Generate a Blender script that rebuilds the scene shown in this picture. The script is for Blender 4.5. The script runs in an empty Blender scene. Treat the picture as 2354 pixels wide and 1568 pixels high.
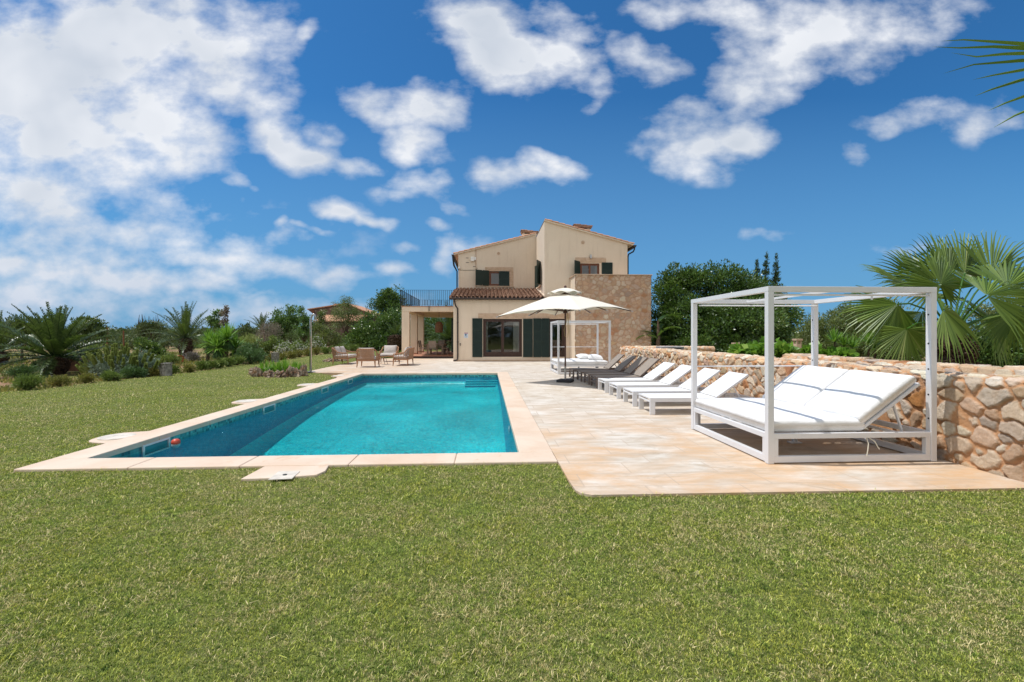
import bpy, math, random
import numpy as np
from mathutils import Vector, Matrix
SC = bpy.context.scene
COL = SC.collection
PI = math.pi
rad = math.radians
# ---------------------------------------------------------------- survey helpers
FOC, CU, HZ, CH = 1046.0, 1177.0, 771.0, 1.5
YAW = math.atan(57/1046.0)
cA, sA = math.cos(YAW), math.sin(YAW)
def W(L, D, z=0.0): return Vector((L*cA + D*sA, D*cA - L*sA, z))
def G(u, v, z=0.0):                     # sight line onto a level plane
    D = (CH - z)*FOC/(v - HZ)
    return W((u-CU)/FOC*D, D, z)
def PD(u, v, D): return W((u-CU)/FOC*D, D, CH + (HZ-v)/FOC*D)
def AY(u, v, Y):                        # sight line onto the plane y = Y
    k = (u-CU)/FOC
    D = Y/(cA - k*sA)
    p = PD(u, v, D); p.y = Y
    return p
def AX(u, v, X):
    k = (u-CU)/FOC
    D = X/(k*cA + sA)
    p = PD(u, v, D); p.x = X
    return p
# ---------------------------------------------------------------- object helpers
def tag(o, label=None, cat=None, group=None, kind=None):
    if label: o['label'] = label
    if cat: o['category'] = cat
    if group: o['group'] = group
    if kind: o['kind'] = kind
    return o
def empty(name, loc, label, cat, group=None, rz=0.0):
    o = bpy.data.objects.new(name, None); COL.objects.link(o)
    o.empty_display_size = 0.2
    o.location = loc; o.rotation_euler = (0, 0, rz)
    return tag(o, label, cat, group)
def copy_tree(o, parent=None):
    c = o.copy(); COL.objects.link(c)
    if parent: c.parent = parent
    for ch in list(o.children): copy_tree(ch, c)
    return c
class MB:
    def __init__(s): s.v = []; s.f = []; s.a = []; s.cur = 0.5
    def add(s, vs, fs):
        n = len(s.v); s.v += [tuple(p) for p in vs]; s.a += [s.cur]*len(vs)
        s.f += [tuple(n+i for i in f) for f in fs]
    def box(s, x0, x1, y0, y1, z0, z1):
        s.add([(x0,y0,z0),(x1,y0,z0),(x1,y1,z0),(x0,y1,z0),(x0,y0,z1),(x1,y0,z1),(x1,y1,z1),(x0,y1,z1)],
              [(0,3,2,1),(4,5,6,7),(0,1,5,4),(1,2,6,5),(2,3,7,6),(3,0,4,7)])
    def bar(s, p0, p1, w, h, up=(0,0,1)):
        p0 = Vector(p0); p1 = Vector(p1); d = (p1-p0).normalized(); up = Vector(up)
        sd = d.cross(up)
        if sd.length < 1e-4: sd = d.cross(Vector((0,1,0)))
        sd.normalize(); u2 = sd.cross(d)
        a, b = sd*w/2, u2*h/2
        s.add([p0-a-b,p0+a-b,p0+a+b,p0-a+b,p1-a-b,p1+a-b,p1+a+b,p1-a+b],
              [(0,1,2,3),(7,6,5,4),(0,4,5,1),(1,5,6,2),(2,6,7,3),(3,7,4,0)])
    def tube(s, pts, r, seg=8, cap=True):
        pts = [Vector(p) for p in pts]; n = len(pts)
        rs = r if isinstance(r, (list, tuple)) else [r]*n
        vs = []; prev = None
        for i, p in enumerate(pts):
            d = (pts[min(i+1,n-1)]-pts[max(i-1,0)])
            if d.length < 1e-9: d = Vector((0,0,1))
            d.normalize()
            if prev is None:
                a = d.orthogonal().normalized()
            else:
                a = prev - d*prev.dot(d)
                a = a.normalized() if a.length > 1e-5 else d.orthogonal().normalized()
            prev = a; b = d.cross(a)
            for k in range(seg):
                t = 2*PI*k/seg
                vs.append(p + (a*math.cos(t)+b*math.sin(t))*rs[i])
        fs = []
        for i in range(n-1):
            for k in range(seg):
                k2 = (k+1) % seg
                fs.append((i*seg+k, i*seg+k2, (i+1)*seg+k2, (i+1)*seg+k))
        if cap:
            fs.append(tuple(range(seg-1,-1,-1))); fs.append(tuple((n-1)*seg+k for k in range(seg)))
        s.add(vs, fs)
    def lathe(s, prof, c=(0,0,0), seg=20, sx=1.0, sy=1.0):
        vs = []; c = Vector(c)
        for r, z in prof:
            for k in range(seg):
                t = 2*PI*k/seg
                vs.append((c.x+r*sx*math.cos(t), c.y+r*sy*math.sin(t), c.z+z))
        fs = []; n = len(prof)
        for i in range(n-1):
            for k in range(seg):
                k2 = (k+1) % seg
                fs.append((i*seg+k, i*seg+k2, (i+1)*seg+k2, (i+1)*seg+k))
        fs.append(tuple(range(seg-1,-1,-1))); fs.append(tuple((n-1)*seg+k for k in range(seg)))
        s.add(vs, fs)
    def prism(s, poly, axis, a0, a1):       # poly: 2D points; axis 'y' -> (x,z), 'z' -> (x,y), 'x' -> (y,z)
        def P(p, t):
            return {'y':(p[0],t,p[1]),'z':(p[0],p[1],t),'x':(t,p[0],p[1])}[axis]
        n = len(poly)
        vs = [P(p,a0) for p in poly]+[P(p,a1) for p in poly]
        fs = [tuple(range(n)), tuple(range(2*n-1,n-1,-1))]
        for i in range(n):
            j = (i+1) % n; fs.append((i,i+n,j+n,j))
        s.add(vs, fs)
    def poly(s, pts): s.add(pts, [tuple(range(len(pts)))])
    def build(s, name, mat, parent=None, world=False, smooth=False, bevel=0.0, bseg=2, subd=0, solid=0.0, fix=True):
        me = bpy.data.meshes.new(name); vs = s.v
        if world and parent is not None:
            l = parent.location
            vs = [(p[0]-l[0],p[1]-l[1],p[2]-l[2]) for p in vs]
        me.from_pydata(vs, [], s.f)
        if any(a != 0.5 for a in s.a):
            at = me.attributes.new('var','FLOAT','POINT'); at.data.foreach_set('value', s.a)
        me.materials.append(mat)
        if fix: bm_fix(me)
        o = bpy.data.objects.new(name, me); COL.objects.link(o)
        if parent is not None: o.parent = parent
        if smooth:
            me.polygons.foreach_set('use_smooth', [True]*len(me.polygons))
        if bevel > 0:
            m = o.modifiers.new('bevel','BEVEL'); m.width = bevel; m.segments = bseg; m.limit_method = 'ANGLE'; m.angle_limit = rad(40)
        if subd:
            m = o.modifiers.new('sub','SUBSURF'); m.levels = subd; m.render_levels = subd
        if solid:
            m = o.modifiers.new('solid','SOLIDIFY'); m.thickness = solid
        return o
import bmesh
def bm_fix(me):
    bm = bmesh.new(); bm.from_mesh(me)
    bmesh.ops.recalc_face_normals(bm, faces=bm.faces)
    bm.to_mesh(me); bm.free()
class NB:                                   # fast numpy mesh: unshared strips
    def __init__(s): s.V = []; s.Q = []; s.T = []; s.A = []; s.n = 0
    def quads(s, q, var):                   # q (N,4,3)
        N = len(q)
        if N == 0: return
        s.V.append(q.reshape(-1,3)); s.Q.append((np.arange(N*4)+s.n).reshape(N,4)); s.n += N*4
        s.A.append(np.repeat(var, 4))
    def tris(s, t, var):
        N = len(t)
        if N == 0: return
        s.V.append(t.reshape(-1,3)); s.T.append((np.arange(N*3)+s.n).reshape(N,3)); s.n += N*3
        s.A.append(np.repeat(var, 3))
    def build(s, name, mat, parent=None, world=False, smooth=False):
        V = np.concatenate(s.V).astype(np.float32); A = np.concatenate(s.A).astype(np.float32)
        if world and parent is not None: V = V - np.array(parent.location, dtype=np.float32)
        Q = np.concatenate(s.Q) if s.Q else np.zeros((0,4),int)
        T = np.concatenate(s.T) if s.T else np.zeros((0,3),int)
        me = bpy.data.meshes.new(name)
        me.vertices.add(len(V)); me.vertices.foreach_set('co', V.ravel())
        L = np.concatenate([Q.ravel(), T.ravel()]).astype(np.int32)
        me.loops.add(len(L)); me.loops.foreach_set('vertex_index', L)
        st = np.concatenate([np.arange(len(Q))*4, len(Q)*4+np.arange(len(T))*3]).astype(np.int32)
        me.polygons.add(len(st)); me.polygons.foreach_set('loop_start', st)
        try: me.polygons.foreach_set('loop_total', np.concatenate([np.full(len(Q),4),np.full(len(T),3)]).astype(np.int32))
        except Exception: pass
        me.update(calc_edges=True)
        at = me.attributes.new('var','FLOAT','POINT'); at.data.foreach_set('value', A)
        me.materials.append(mat)
        o = bpy.data.objects.new(name, me); COL.objects.link(o)
        if parent is not None: o.parent = parent
        return o
# ---------------------------------------------------------------- numpy noise
def _h(ix, iy, s):
    n = (ix.astype(np.int64)*374761393 + iy.astype(np.int64)*668265263 + s*974711) & 0xffffffff
    n = ((n ^ (n >> 13))*1274126177) & 0xffffffff
    return ((n ^ (n >> 16)) & 0xffff)/65535.0
def vnoise(x, y, s=0):
    ix = np.floor(x); iy = np.floor(y); fx = x-ix; fy = y-iy
    fx = fx*fx*(3-2*fx); fy = fy*fy*(3-2*fy); ix = ix.astype(np.int64); iy = iy.astype(np.int64)
    a = _h(ix,iy,s); b = _h(ix+1,iy,s); c = _h(ix,iy+1,s); d = _h(ix+1,iy+1,s)
    return (a*(1-fx)+b*fx)*(1-fy)+(c*(1-fx)+d*fx)*fy
def fbm(x, y, s=0, o=4):
    r = 0; a = 0.5; t = 0
    for i in range(o):
        r = r+a*vnoise(x*2**i, y*2**i, s+i); t += a; a *= 0.5
    return r/t
# ---------------------------------------------------------------- materials
class NT:
    def __init__(s, tree): s.t = tree; s.n = tree.nodes; s.l = tree.links
    def node(s, typ, ins=None, **kw):
        n = s.n.new(typ)
        for k, v in kw.items(): setattr(n, k, v)
        if ins:
            for k, v in ins.items():
                if isinstance(v, bpy.types.NodeSocket): s.l.new(v, n.inputs[k])
                else: n.inputs[k].default_value = v
        return n
    def math(s, op, a, b=None, c=None, clamp=False):
        n = s.n.new('ShaderNodeMath'); n.operation = op; n.use_clamp = clamp
        for i, v in enumerate((a, b, c)):
            if v is None: continue
            if isinstance(v, bpy.types.NodeSocket): s.l.new(v, n.inputs[i])
            else: n.inputs[i].default_value = v
        return n.outputs[0]
    def mix(s, f, a, b, blend='MIX'):
        n = s.n.new('ShaderNodeMix'); n.data_type = 'RGBA'; n.blend_type = blend
        for k, v in ((0, f), (6, a), (7, b)):
            if isinstance(v, bpy.types.NodeSocket): s.l.new(v, n.inputs[k])
            elif k and len(v) == 3: n.inputs[k].default_value = (*v, 1)
            else: n.inputs[k].default_value = v
        return n.outputs[2]
    def mr(s, v, a, b, c=0.0, d=1.0, smooth=False):
        n = s.n.new('ShaderNodeMapRange'); n.interpolation_type = 'SMOOTHSTEP' if smooth else 'LINEAR'
        s.l.new(v, n.inputs[0])
        for i, x in enumerate((a, b, c, d)): n.inputs[i+1].default_value = x
        return n.outputs[0]
    def noise(s, vec, scale, detail=4, rough=0.55, dist=0.0):
        n = s.node('ShaderNodeTexNoise', {'Scale': scale, 'Detail': detail, 'Roughness': rough, 'Distortion': dist})
        if vec is not None: s.l.new(vec, n.inputs['Vector'])
        return n.outputs['Fac']
    def scale(s, vec, sc, rz=0.0):
        n = s.node('ShaderNodeMapping', {'Scale': sc, 'Rotation': (0,0,rz)}); s.l.new(vec, n.inputs['Vector'])
        return n.outputs[0]
def newmat(name):
    m = bpy.data.materials.new(name); m.use_nodes = True
    t = NT(m.node_tree); t.n.clear()
    out = t.n.new('ShaderNodeOutputMaterial')
    return m, t, out
def pbr(t, out, color, rough=0.7, spec=0.4, metal=0.0, bump=None, bstr=0.3, bdist=0.01, coat=0.0):
    b = t.n.new('ShaderNodeBsdfPrincipled')
    for k, v in (('Base Color', color), ('Roughness', rough), ('Specular IOR Level', spec), ('Metallic', metal), ('Coat Weight', coat)):
        if isinstance(v, bpy.types.NodeSocket): t.l.new(v, b.inputs[k])
        elif k == 'Base Color' and len(v) == 3: b.inputs[k].default_value = (*v, 1)
        else: b.inputs[k].default_value = v
    if bump is not None:
        bp = t.node('ShaderNodeBump', {'Strength': bstr, 'Distance': bdist, 'Height': bump})
        t.l.new(bp.outputs[0], b.inputs['Normal'])
    if out is not None: t.l.new(b.outputs[0], out.inputs['Surface'])
    return b
def geo(t): return t.n.new('ShaderNodeNewGeometry').outputs['Position']
def obj(t): return t.n.new('ShaderNodeTexCoord').outputs['Object']
def attr(t, nm='var'):
    n = t.n.new('ShaderNodeAttribute'); n.attribute_name = nm; return n
def simple(name, color, rough=0.6, spec=0.4, metal=0.0, var=0.08, sc=6.0, bump=0.0, bsc=60.0):
    m, t, out = newmat(name); p = obj(t)
    n = t.noise(p, sc, 5, 0.6)
    dk = tuple(c*(1-var*1.6) for c in color); lt = tuple(min(1,c*(1+var)) for c in color)
    col = t.mix(t.mr(n,0.3,0.7), dk, lt)
    bp = t.noise(p, bsc, 3) if bump else None
    pbr(t, out, col, rough, spec, metal, bp, bump, 0.004)
    return m
def foliage(name, c1, c2, c3=None, rough=0.45, trans=0.25, spec=0.5):
    m, t, out = newmat(name); a = attr(t).outputs['Fac']
    col = t.mix(t.mr(a,0.0,0.75), c1, c2)
    if c3: col = t.mix(t.mr(a,0.8,1.0), col, c3)
    b = pbr(t, None, col, rough, spec)
    tr = t.node('ShaderNodeBsdfTranslucent')
    tc = t.mix(0.35, col, (0.25,0.4,0.03)); t.l.new(tc, tr.inputs[0])
    mx = t.node('ShaderNodeMixShader', {0: trans}); t.l.new(b.outputs[0], mx.inputs[1]); t.l.new(tr.outputs[0], mx.inputs[2])
    t.l.new(mx.outputs[0], out.inputs['Surface'])
    return m
M = {}
def mats():
    # plaster
    m, t, out = newmat('plaster'); p = geo(t)
    n = t.noise(p, 0.6, 5, 0.6); n2 = t.noise(p, 14, 5, 0.7)
    col = t.mix(t.mr(n,0.3,0.7), (0.70,0.575,0.445), (0.77,0.65,0.515))
    col = t.mix(t.mr(n2,0.2,0.8,0,0.25), col, (0.58,0.45,0.34))
    st = t.noise(t.scale(p,(3.0,3.0,0.35)), 1.6, 5, 0.65)
    col = t.mix(t.mr(st,0.52,0.75,0,0.35), col, (0.50,0.39,0.29))
    pbr(t, out, col, 0.9, 0.2, bump=t.noise(p, 70, 4, 0.7), bstr=0.25, bdist=0.006); M['plaster'] = m
    # dressed stone
    m, t, out = newmat('sandstone'); p = geo(t)
    n = t.noise(t.scale(p,(1,1,2)), 3, 6, 0.6)
    col = t.mix(t.mr(n,0.3,0.7), (0.44,0.30,0.20), (0.60,0.45,0.33))
    pbr(t, out, col, 0.85, 0.2, bump=t.noise(p, 40, 4), bstr=0.2, bdist=0.004); M['sandstone'] = m
    # travertine paving
    m, t, out = newmat('travertine_paving'); p = geo(t)
    br = t.node('ShaderNodeTexBrick', {'Color1': (0,0,0,1), 'Color2': (1,1,1,1), 'Mortar': (0.5,0.5,0.5,1), 'Scale': 1.0, 'Mortar Size': 0.009, 'Mortar Smooth': 0.3, 'Bias': 0.0, 'Brick Width': 0.95, 'Row Height': 0.40})
    br.offset = 0.37; br.offset_frequency = 2; t.l.new(p, br.inputs['Vector'])
    slab = br.outputs['Color']
    vein = t.noise(t.scale(p,(0.9,2.6,1)), 1.9, 7, 0.62, 0.4)
    fine = t.noise(t.scale(p,(3,8,1)), 3.0, 5, 0.6)
    pit = t.noise(t.scale(p,(1,2.2,1)), 7.0, 6, 0.75)
    sep = t.node('ShaderNodeSeparateColor'); t.l.new(slab, sep.inputs[0]); sv = sep.outputs[0]
    pale = t.mix(sv, (0.62,0.565,0.485), (0.73,0.69,0.63))
    col = t.mix(t.mr(vein,0.38,0.62), pale, (0.50,0.42,0.33))
    # ochre staining, strongest on the near part of the terrace and by the shower
    ochre = t.noise(t.scale(p,(1,1.5,1)), 0.8, 6, 0.62, 0.7)
    sx = t.node('ShaderNodeSeparateXYZ'); t.l.new(p, sx.inputs[0])
    near = t.mr(sx.outputs['Y'], 10.5, 5.0, 0.0, 1.0, True)
    left = t.mr(sx.outputs['X'], -1.5, -5.5, 0.0, 0.85, True)
    side = t.math('MAXIMUM', near, left)
    om = t.math('MULTIPLY', t.mr(ochre,0.36,0.60), t.math('ADD', t.math('MULTIPLY', side, 0.9), 0.06), clamp=True)
    om = t.math('MAXIMUM', om, t.math('MULTIPLY', left, 0.5))
    om = t.math('MULTIPLY', om, t.mr(fine,0.2,0.75,0.6,1.0))
    col = t.mix(om, col, (0.60,0.37,0.19))
    st = t.noise(t.scale(p,(0.8,1.7,1)), 1.5, 8, 0.72, 0.8)
    col = t.mix(t.mr(st,0.55,0.67,0,0.75), col, (0.40,0.30,0.20))
    col = t.mix(t.mr(pit,0.56,0.72,0,0.40), col, (0.40,0.30,0.22))
    mort = br.outputs['Fac']
    col = t.mix(t.math('MULTIPLY', mort, 0.65), col, (0.46,0.36,0.27))
    hgt = t.math('SUBTRACT', fine, t.math('MULTIPLY', mort, 1.5))
    pbr(t, out, col, 0.62, 0.3, bump=hgt, bstr=0.25, bdist=0.004); M['paving'] = m
    # coping
    m, t, out = newmat('coping_stone'); p = geo(t)
    n = t.noise(p, 1.3, 6, 0.6, 0.5); n2 = t.noise(p, 18, 4, 0.6)
    col = t.mix(t.mr(n,0.3,0.7), (0.62,0.455,0.33), (0.70,0.585,0.47))
    sp = t.noise(p, 2.3, 6, 0.7, 0.3)
    col = t.mix(t.mr(sp,0.60,0.68,0,0.6), col, (0.56,0.35,0.19))
    col = t.mix(t.mr(n2,0.6,0.75,0,0.25), col, (0.45,0.33,0.24))
    pbr(t, out, col, 0.65, 0.3, bump=n2, bstr=0.15, bdist=0.003); M['coping'] = m
    M['joint'] = simple('joint_mortar', (0.45,0.33,0.24), 0.9)
    # lawn soil layer
    m, t, out = newmat('lawn_turf'); p = geo(t)
    n = t.noise(p, 0.5, 5, 0.6); n2 = t.noise(p, 9, 6, 0.7); n3 = t.noise(p, 70, 3, 0.7)
    col = t.mix(t.mr(n2,0.3,0.7), (0.035,0.06,0.010), (0.22,0.24,0.07))
    col = t.mix(t.mr(n,0.4,0.7,0,0.45), col, (0.24,0.23,0.09))
    col = t.mix(t.mr(n3,0.5,0.75,0,0.6), col, (0.04,0.065,0.012))
    pbr(t, out, col, 0.95, 0.1, bump=n3, bstr=0.8, bdist=0.02); M['lawn'] = m
    # grass blades
    m, t, out = newmat('grass_blades'); p = geo(t); a = attr(t).outputs['Fac']
    big = t.noise(p, 0.7, 5, 0.65); med = t.noise(p, 5.0, 4, 0.7); sml = t.noise(p, 34, 3, 0.7); hue = t.noise(p, 2.2, 3, 0.6)
    g = t.mix(t.mr(a,0.0,0.75), (0.14,0.25,0.03), (0.44,0.52,0.12))
    g = t.mix(t.mr(hue,0.35,0.65,0,0.5), g, t.mix(1.0, g, (1.35,1.02,0.75), 'MULTIPLY'))
    g = t.mix(t.mr(t.noise(p,19,4,0.75),0.36,0.52,1,0), g, t.mix(1.0, g, (0.22,0.36,0.25), 'MULTIPLY'))
    straw = t.mix(t.mr(a,0.2,1.0), (0.42,0.38,0.17), (0.66,0.58,0.35))
    def amp(n, k): return t.math('MULTIPLY', t.math('SUBTRACT', n, 0.5), k)
    k = t.math('ADD', t.math('MULTIPLY', a, 0.7), t.math('ADD', t.math('ADD', amp(big,1.9), amp(med,2.2)), amp(sml,2.4)))
    col = t.mix(t.mr(k,0.43,0.64,0,0.9), g, straw)
    dk = t.noise(p, 48, 3, 0.7)
    col = t.mix(t.mr(dk,0.38,0.54,1,0), t.mix(1.0, col, (1.45,1.35,1.25), 'MULTIPLY'), t.mix(1.0, col, (0.36,0.44,0.34), 'MULTIPLY'))
    b = pbr(t, None, col, 0.55, 0.35)
    tr = t.node('ShaderNodeBsdfTranslucent'); t.l.new(col, tr.inputs[0])
    mx = t.node('ShaderNodeMixShader', {0: 0.3}); t.l.new(b.outputs[0], mx.inputs[1]); t.l.new(tr.outputs[0], mx.inputs[2])
    t.l.new(mx.outputs[0], out.inputs['Surface']); M['grass'] = m
    # soil
    m, t, out = newmat('garden_soil'); p = geo(t)
    n = t.noise(p, 0.35, 6, 0.65, 0.4); n2 = t.noise(p, 5, 6, 0.7)
    col = t.mix(t.mr(n2,0.3,0.7), (0.20,0.105,0.06), (0.36,0.235,0.15))
    col = t.mix(t.mr(n,0.44,0.58), col, (0.16,0.17,0.05))
    pbr(t, out, col, 0.95, 0.1, bump=n2, bstr=0.6, bdist=0.05); M['soil'] = m
    m, t, out = newmat('far_fields'); p = geo(t)
    n = t.noise(p, 0.02, 6, 0.65, 0.4); n2 = t.noise(p, 0.4, 6, 0.7)
    col = t.mix(t.mr(n,0.4,0.6), (0.045,0.07,0.02), (0.12,0.12,0.05))
    col = t.mix(t.mr(n2,0.3,0.7,0,0.5), col, (0.03,0.045,0.015))
    pbr(t, out, col, 0.95, 0.1); M['fields'] = m
    # rubble stone masonry (colours come from each modelled stone)
    m, t, out = newmat('rubble_stone'); p = geo(t); a = attr(t, 'Col').outputs['Color']
    n = t.noise(p, 22, 7, 0.7); n2 = t.noise(p, 5, 5, 0.6)
    col = t.mix(t.mr(n,0.25,0.75), t.mix(1.0, a, (0.80,0.73,0.64), 'MULTIPLY'), a)
    col = t.mix(t.mr(n2,0.55,0.75,0,0.35), col, t.mix(1.0, a, (0.85,0.58,0.36), 'MULTIPLY'))
    pbr(t, out, col, 0.92, 0.15, bump=t.noise(p,30,8,0.75), bstr=1.0, bdist=0.03); M['rubble'] = m
    # terracotta barrel tile
    m, t, out = newmat('roof_tile'); p = geo(t); a = attr(t).outputs['Fac']
    n = t.noise(p, 9, 6, 0.7)
    col = t.mix(a, (0.24,0.12,0.075), (0.50,0.30,0.20))
    col = t.mix(t.mr(n,0.40,0.66,0,0.85), col, (0.09,0.065,0.05))
    pbr(t, out, col, 0.85, 0.2, bump=n, bstr=0.5, bdist=0.01); M['tile'] = m
    M['tile_pale'] = simple('pale_roof_tile', (0.55,0.30,0.19), 0.85, 0.2, var=0.2, sc=3)
    # louvre paint
    M['shutter'] = simple('dark_green_shutter_paint', (0.006,0.022,0.016), 0.45, 0.4, var=0.15)
    M['brownframe'] = simple('brown_window_wood', (0.05,0.022,0.014), 0.45, 0.4, var=0.25, sc=12)
    M['redframe'] = simple('red_brown_window_wood', (0.17,0.055,0.02), 0.4, 0.4, var=0.2, sc=12)
    M['gutter'] = simple('dark_zinc_gutter', (0.045,0.032,0.028), 0.5, 0.4, 0.3)
    M['iron'] = simple('black_iron', (0.012,0.013,0.016), 0.5, 0.4, 0.2)
    M['white_metal'] = simple('white_powder_coat', (0.71,0.71,0.725), 0.35, 0.5, var=0.03, sc=3)
    m, t, out = newmat('white_mattress_fabric'); p = obj(t)
    n = t.noise(p, 2.2, 6, 0.65, 0.6); n2 = t.noise(t.scale(p,(1,3,1),0.5), 7, 5, 0.7, 0.8)
    col = t.mix(t.mr(n,0.42,0.72), (0.78,0.78,0.785), (0.66,0.65,0.63)); col = t.mix(t.mr(n2,0.60,0.75,0,0.5), col, (0.55,0.52,0.47))
    pbr(t, out, col, 0.75, 0.25, bump=t.math('ADD', t.noise(p,9,3), n2), bstr=0.5, bdist=0.012); M['mattress'] = m
    M['piping'] = simple('grey_piping', (0.40,0.40,0.38), 0.8)
    M['mesh_white'] = simple('white_sling_mesh', (0.83,0.83,0.82), 0.6, 0.3, var=0.03)
    M['taupe'] = simple('taupe_frame', (0.17,0.13,0.11), 0.5, 0.4, var=0.08)
    M['mesh_taupe'] = simple('taupe_sling_mesh', (0.30,0.255,0.215), 0.75, 0.3, var=0.06)
    M['granite'] = simple('dark_granite', (0.035,0.036,0.04), 0.8, 0.3, var=0.4, sc=60, bump=0.4, bsc=40)
    M['steel'] = simple('brushed_steel', (0.42,0.41,0.40), 0.28, 0.5, 0.9, var=0.1)
    M['darkwood'] = simple('umbrella_wood', (0.085,0.03,0.014), 0.4, 0.5, var=0.3, sc=15)
    M['teak'] = simple('weathered_teak', (0.36,0.185,0.10), 0.65, 0.3, var=0.22, sc=18)
    M['rope'] = simple('teak_rope_weave', (0.38,0.22,0.135), 0.8, 0.2, var=0.15, sc=30)
    M['greyteak'] = simple('grey_teak', (0.30,0.235,0.18), 0.75, 0.2, var=0.22, sc=14)
    M['cushion'] = simple('oatmeal_cushion', (0.50,0.455,0.42), 0.85, 0.2, var=0.06, bump=0.2)
    M['terracotta_floor'] = simple('terracotta_floor', (0.42,0.20,0.12), 0.7, 0.3, var=0.15, sc=2)
    M['terracotta'] = simple('terracotta_pot', (0.50,0.15,0.07), 0.8, 0.2, var=0.15)
    M['pinkwall'] = simple('pink_terracotta_block', (0.36,0.17,0.12), 0.85, 0.2, var=0.2)
    M['concrete'] = simple('weathered_concrete', (0.30,0.28,0.25), 0.9, 0.2, var=0.4, sc=9, bump=0.4, bsc=30)
    M['greyblock'] = simple('grey_block', (0.30,0.31,0.33), 0.85, 0.2, var=0.15)
    M['curtain'] = simple('sheer_curtain', (0.80,0.78,0.74), 0.9, 0.1, var=0.05)
    M['ropey'] = simple('yellow_cord', (0.50,0.38,0.16), 0.8)
    M['strap'] = simple('cream_strap', (0.70,0.66,0.55), 0.8)
    M['white_plastic'] = simple('white_plastic', (0.75,0.76,0.76), 0.4, 0.5, var=0.05)
    M['pale_cover'] = simple('pale_cover_plate', (0.62,0.565,0.49), 0.7, 0.3, var=0.15, sc=9)
    M['skim'] = simple('skimmer_teal', (0.03,0.26,0.30), 0.5)  # teal fill of the skimmer mouths
    M['black'] = simple('black_rubber', (0.01,0.01,0.01), 0.6)
    M['red'] = simple('red_float', (0.60,0.08,0.04), 0.35, 0.5)
    M['signred'] = simple('sign_red', (0.45,0.10,0.12), 0.5)
    M['signblue'] = simple('sign_blue', (0.05,0.14,0.28), 0.5)
    M['signwhite'] = simple('sign_white', (0.62,0.68,0.74), 0.5)
    M['wicker'] = simple('wicker', (0.30,0.17,0.10), 0.85, 0.2, var=0.45, sc=40)
    M['bark'] = simple('bark', (0.12,0.085,0.06), 0.95, 0.1, var=0.4, sc=9, bump=0.6, bsc=25)
    M['palmbark'] = simple('palm_bark', (0.085,0.055,0.038), 0.95, 0.1, var=0.5, sc=14, bump=0.7, bsc=30)
    M['postwood'] = simple('fence_post_wood', (0.20,0.09,0.05), 0.9, 0.1)
    M['fennel'] = simple('terrace_floor_top', (0.5,0.42,0.33), 0.9, 0.1)
    # rock
    m, t, out = newmat('garden_rock'); p = geo(t)
    n = t.noise(p, 4, 7, 0.7, 0.4); n2 = t.noise(p, 9, 5, 0.6)
    col = t.mix(t.mr(n,0.35,0.65), (0.11,0.085,0.065), (0.42,0.34,0.26))
    col = t.mix(t.mr(n2,0.5,0.7,0,0.75), col, (0.46,0.20,0.09))
    pbr(t, out, col, 0.95, 0.1, bump=n, bstr=1.0, bdist=0.05); M['rock'] = m
    # canopy cloth
    m, t, out = newmat('cream_canopy_cloth')
    b = pbr(t, None, (0.84,0.80,0.71), 0.85, 0.15)
    tr = t.node('ShaderNodeBsdfTranslucent', {0: (0.80,0.66,0.38,1)})
    mx = t.node('ShaderNodeMixShader', {0: 0.18}); t.l.new(b.outputs[0], mx.inputs[1]); t.l.new(tr.outputs[0], mx.inputs[2])
    t.l.new(mx.outputs[0], out.inputs['Surface']); M['canopy'] = m
    # window glass
    m, t, out = newmat('window_glass')
    fr = t.node('ShaderNodeFresnel', {'IOR': 2.0})
    gl = t.node('ShaderNodeBsdfGlossy', {'Roughness': 0.01}); tp = t.node('ShaderNodeBsdfTransparent', {0: (0.75,0.78,0.76,1)})
    mx = t.node('ShaderNodeMixShader'); t.l.new(fr.outputs[0], mx.inputs[0]); t.l.new(tp.outputs[0], mx.inputs[1]); t.l.new(gl.outputs[0], mx.inputs[2])
    t.l.new(mx.outputs[0], out.inputs['Surface']); M['glass'] = m
    # water surface
    m, t, out = newmat('pool_water'); p = geo(t)
    w1 = t.noise(t.scale(p,(0.8,1.5,1), 0.35), 4.2, 2, 0.5, 1.2); w2 = t.noise(t.scale(p,(0.9,1.7,1), -0.25), 10.5, 2, 0.5, 1.0); w4 = t.noise(p, 24, 2, 0.5, 0.6)
    w3 = t.noise(p, 0.6, 3, 0.5)
    amp = t.mr(w3,0.3,0.7,0.6,1.3)
    cen = t.math('ADD', t.math('ADD', t.math('MULTIPLY', t.math('SUBTRACT', w1, 0.5), 0.55), t.math('SUBTRACT', w2, 0.5)), t.math('MULTIPLY', t.math('SUBTRACT', w4, 0.5), 0.7))
    h = t.math('MULTIPLY', cen, amp)
    bp = t.node('ShaderNodeBump', {'Strength': 1.0, 'Distance': 0.10, 'Height': h})
    fr = t.node('ShaderNodeFresnel', {'IOR': 1.28}); t.l.new(bp.outputs[0], fr.inputs['Normal'])
    gl = t.node('ShaderNodeBsdfGlossy', {'Roughness': 0.03}); t.l.new(bp.outputs[0], gl.inputs['Normal'])
    tint = t.mix(t.mr(h,-0.13,0.09), (0.60,0.88,0.94), (1.0,1.0,1.0))  # ripple light and dark put into the transparency colour by wave height
    tp = t.node('ShaderNodeBsdfTransparent'); t.l.new(tint, tp.inputs[0])
    mx = t.node('ShaderNodeMixShader'); t.l.new(fr.outputs[0], mx.inputs[0]); t.l.new(tp.outputs[0], mx.inputs[1]); t.l.new(gl.outputs[0], mx.inputs[2])
    t.l.new(mx.outputs[0], out.inputs['Surface']); M['water'] = m
    # pool mosaic
    m, t, out = newmat('pool_mosaic'); p = geo(t)
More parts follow.
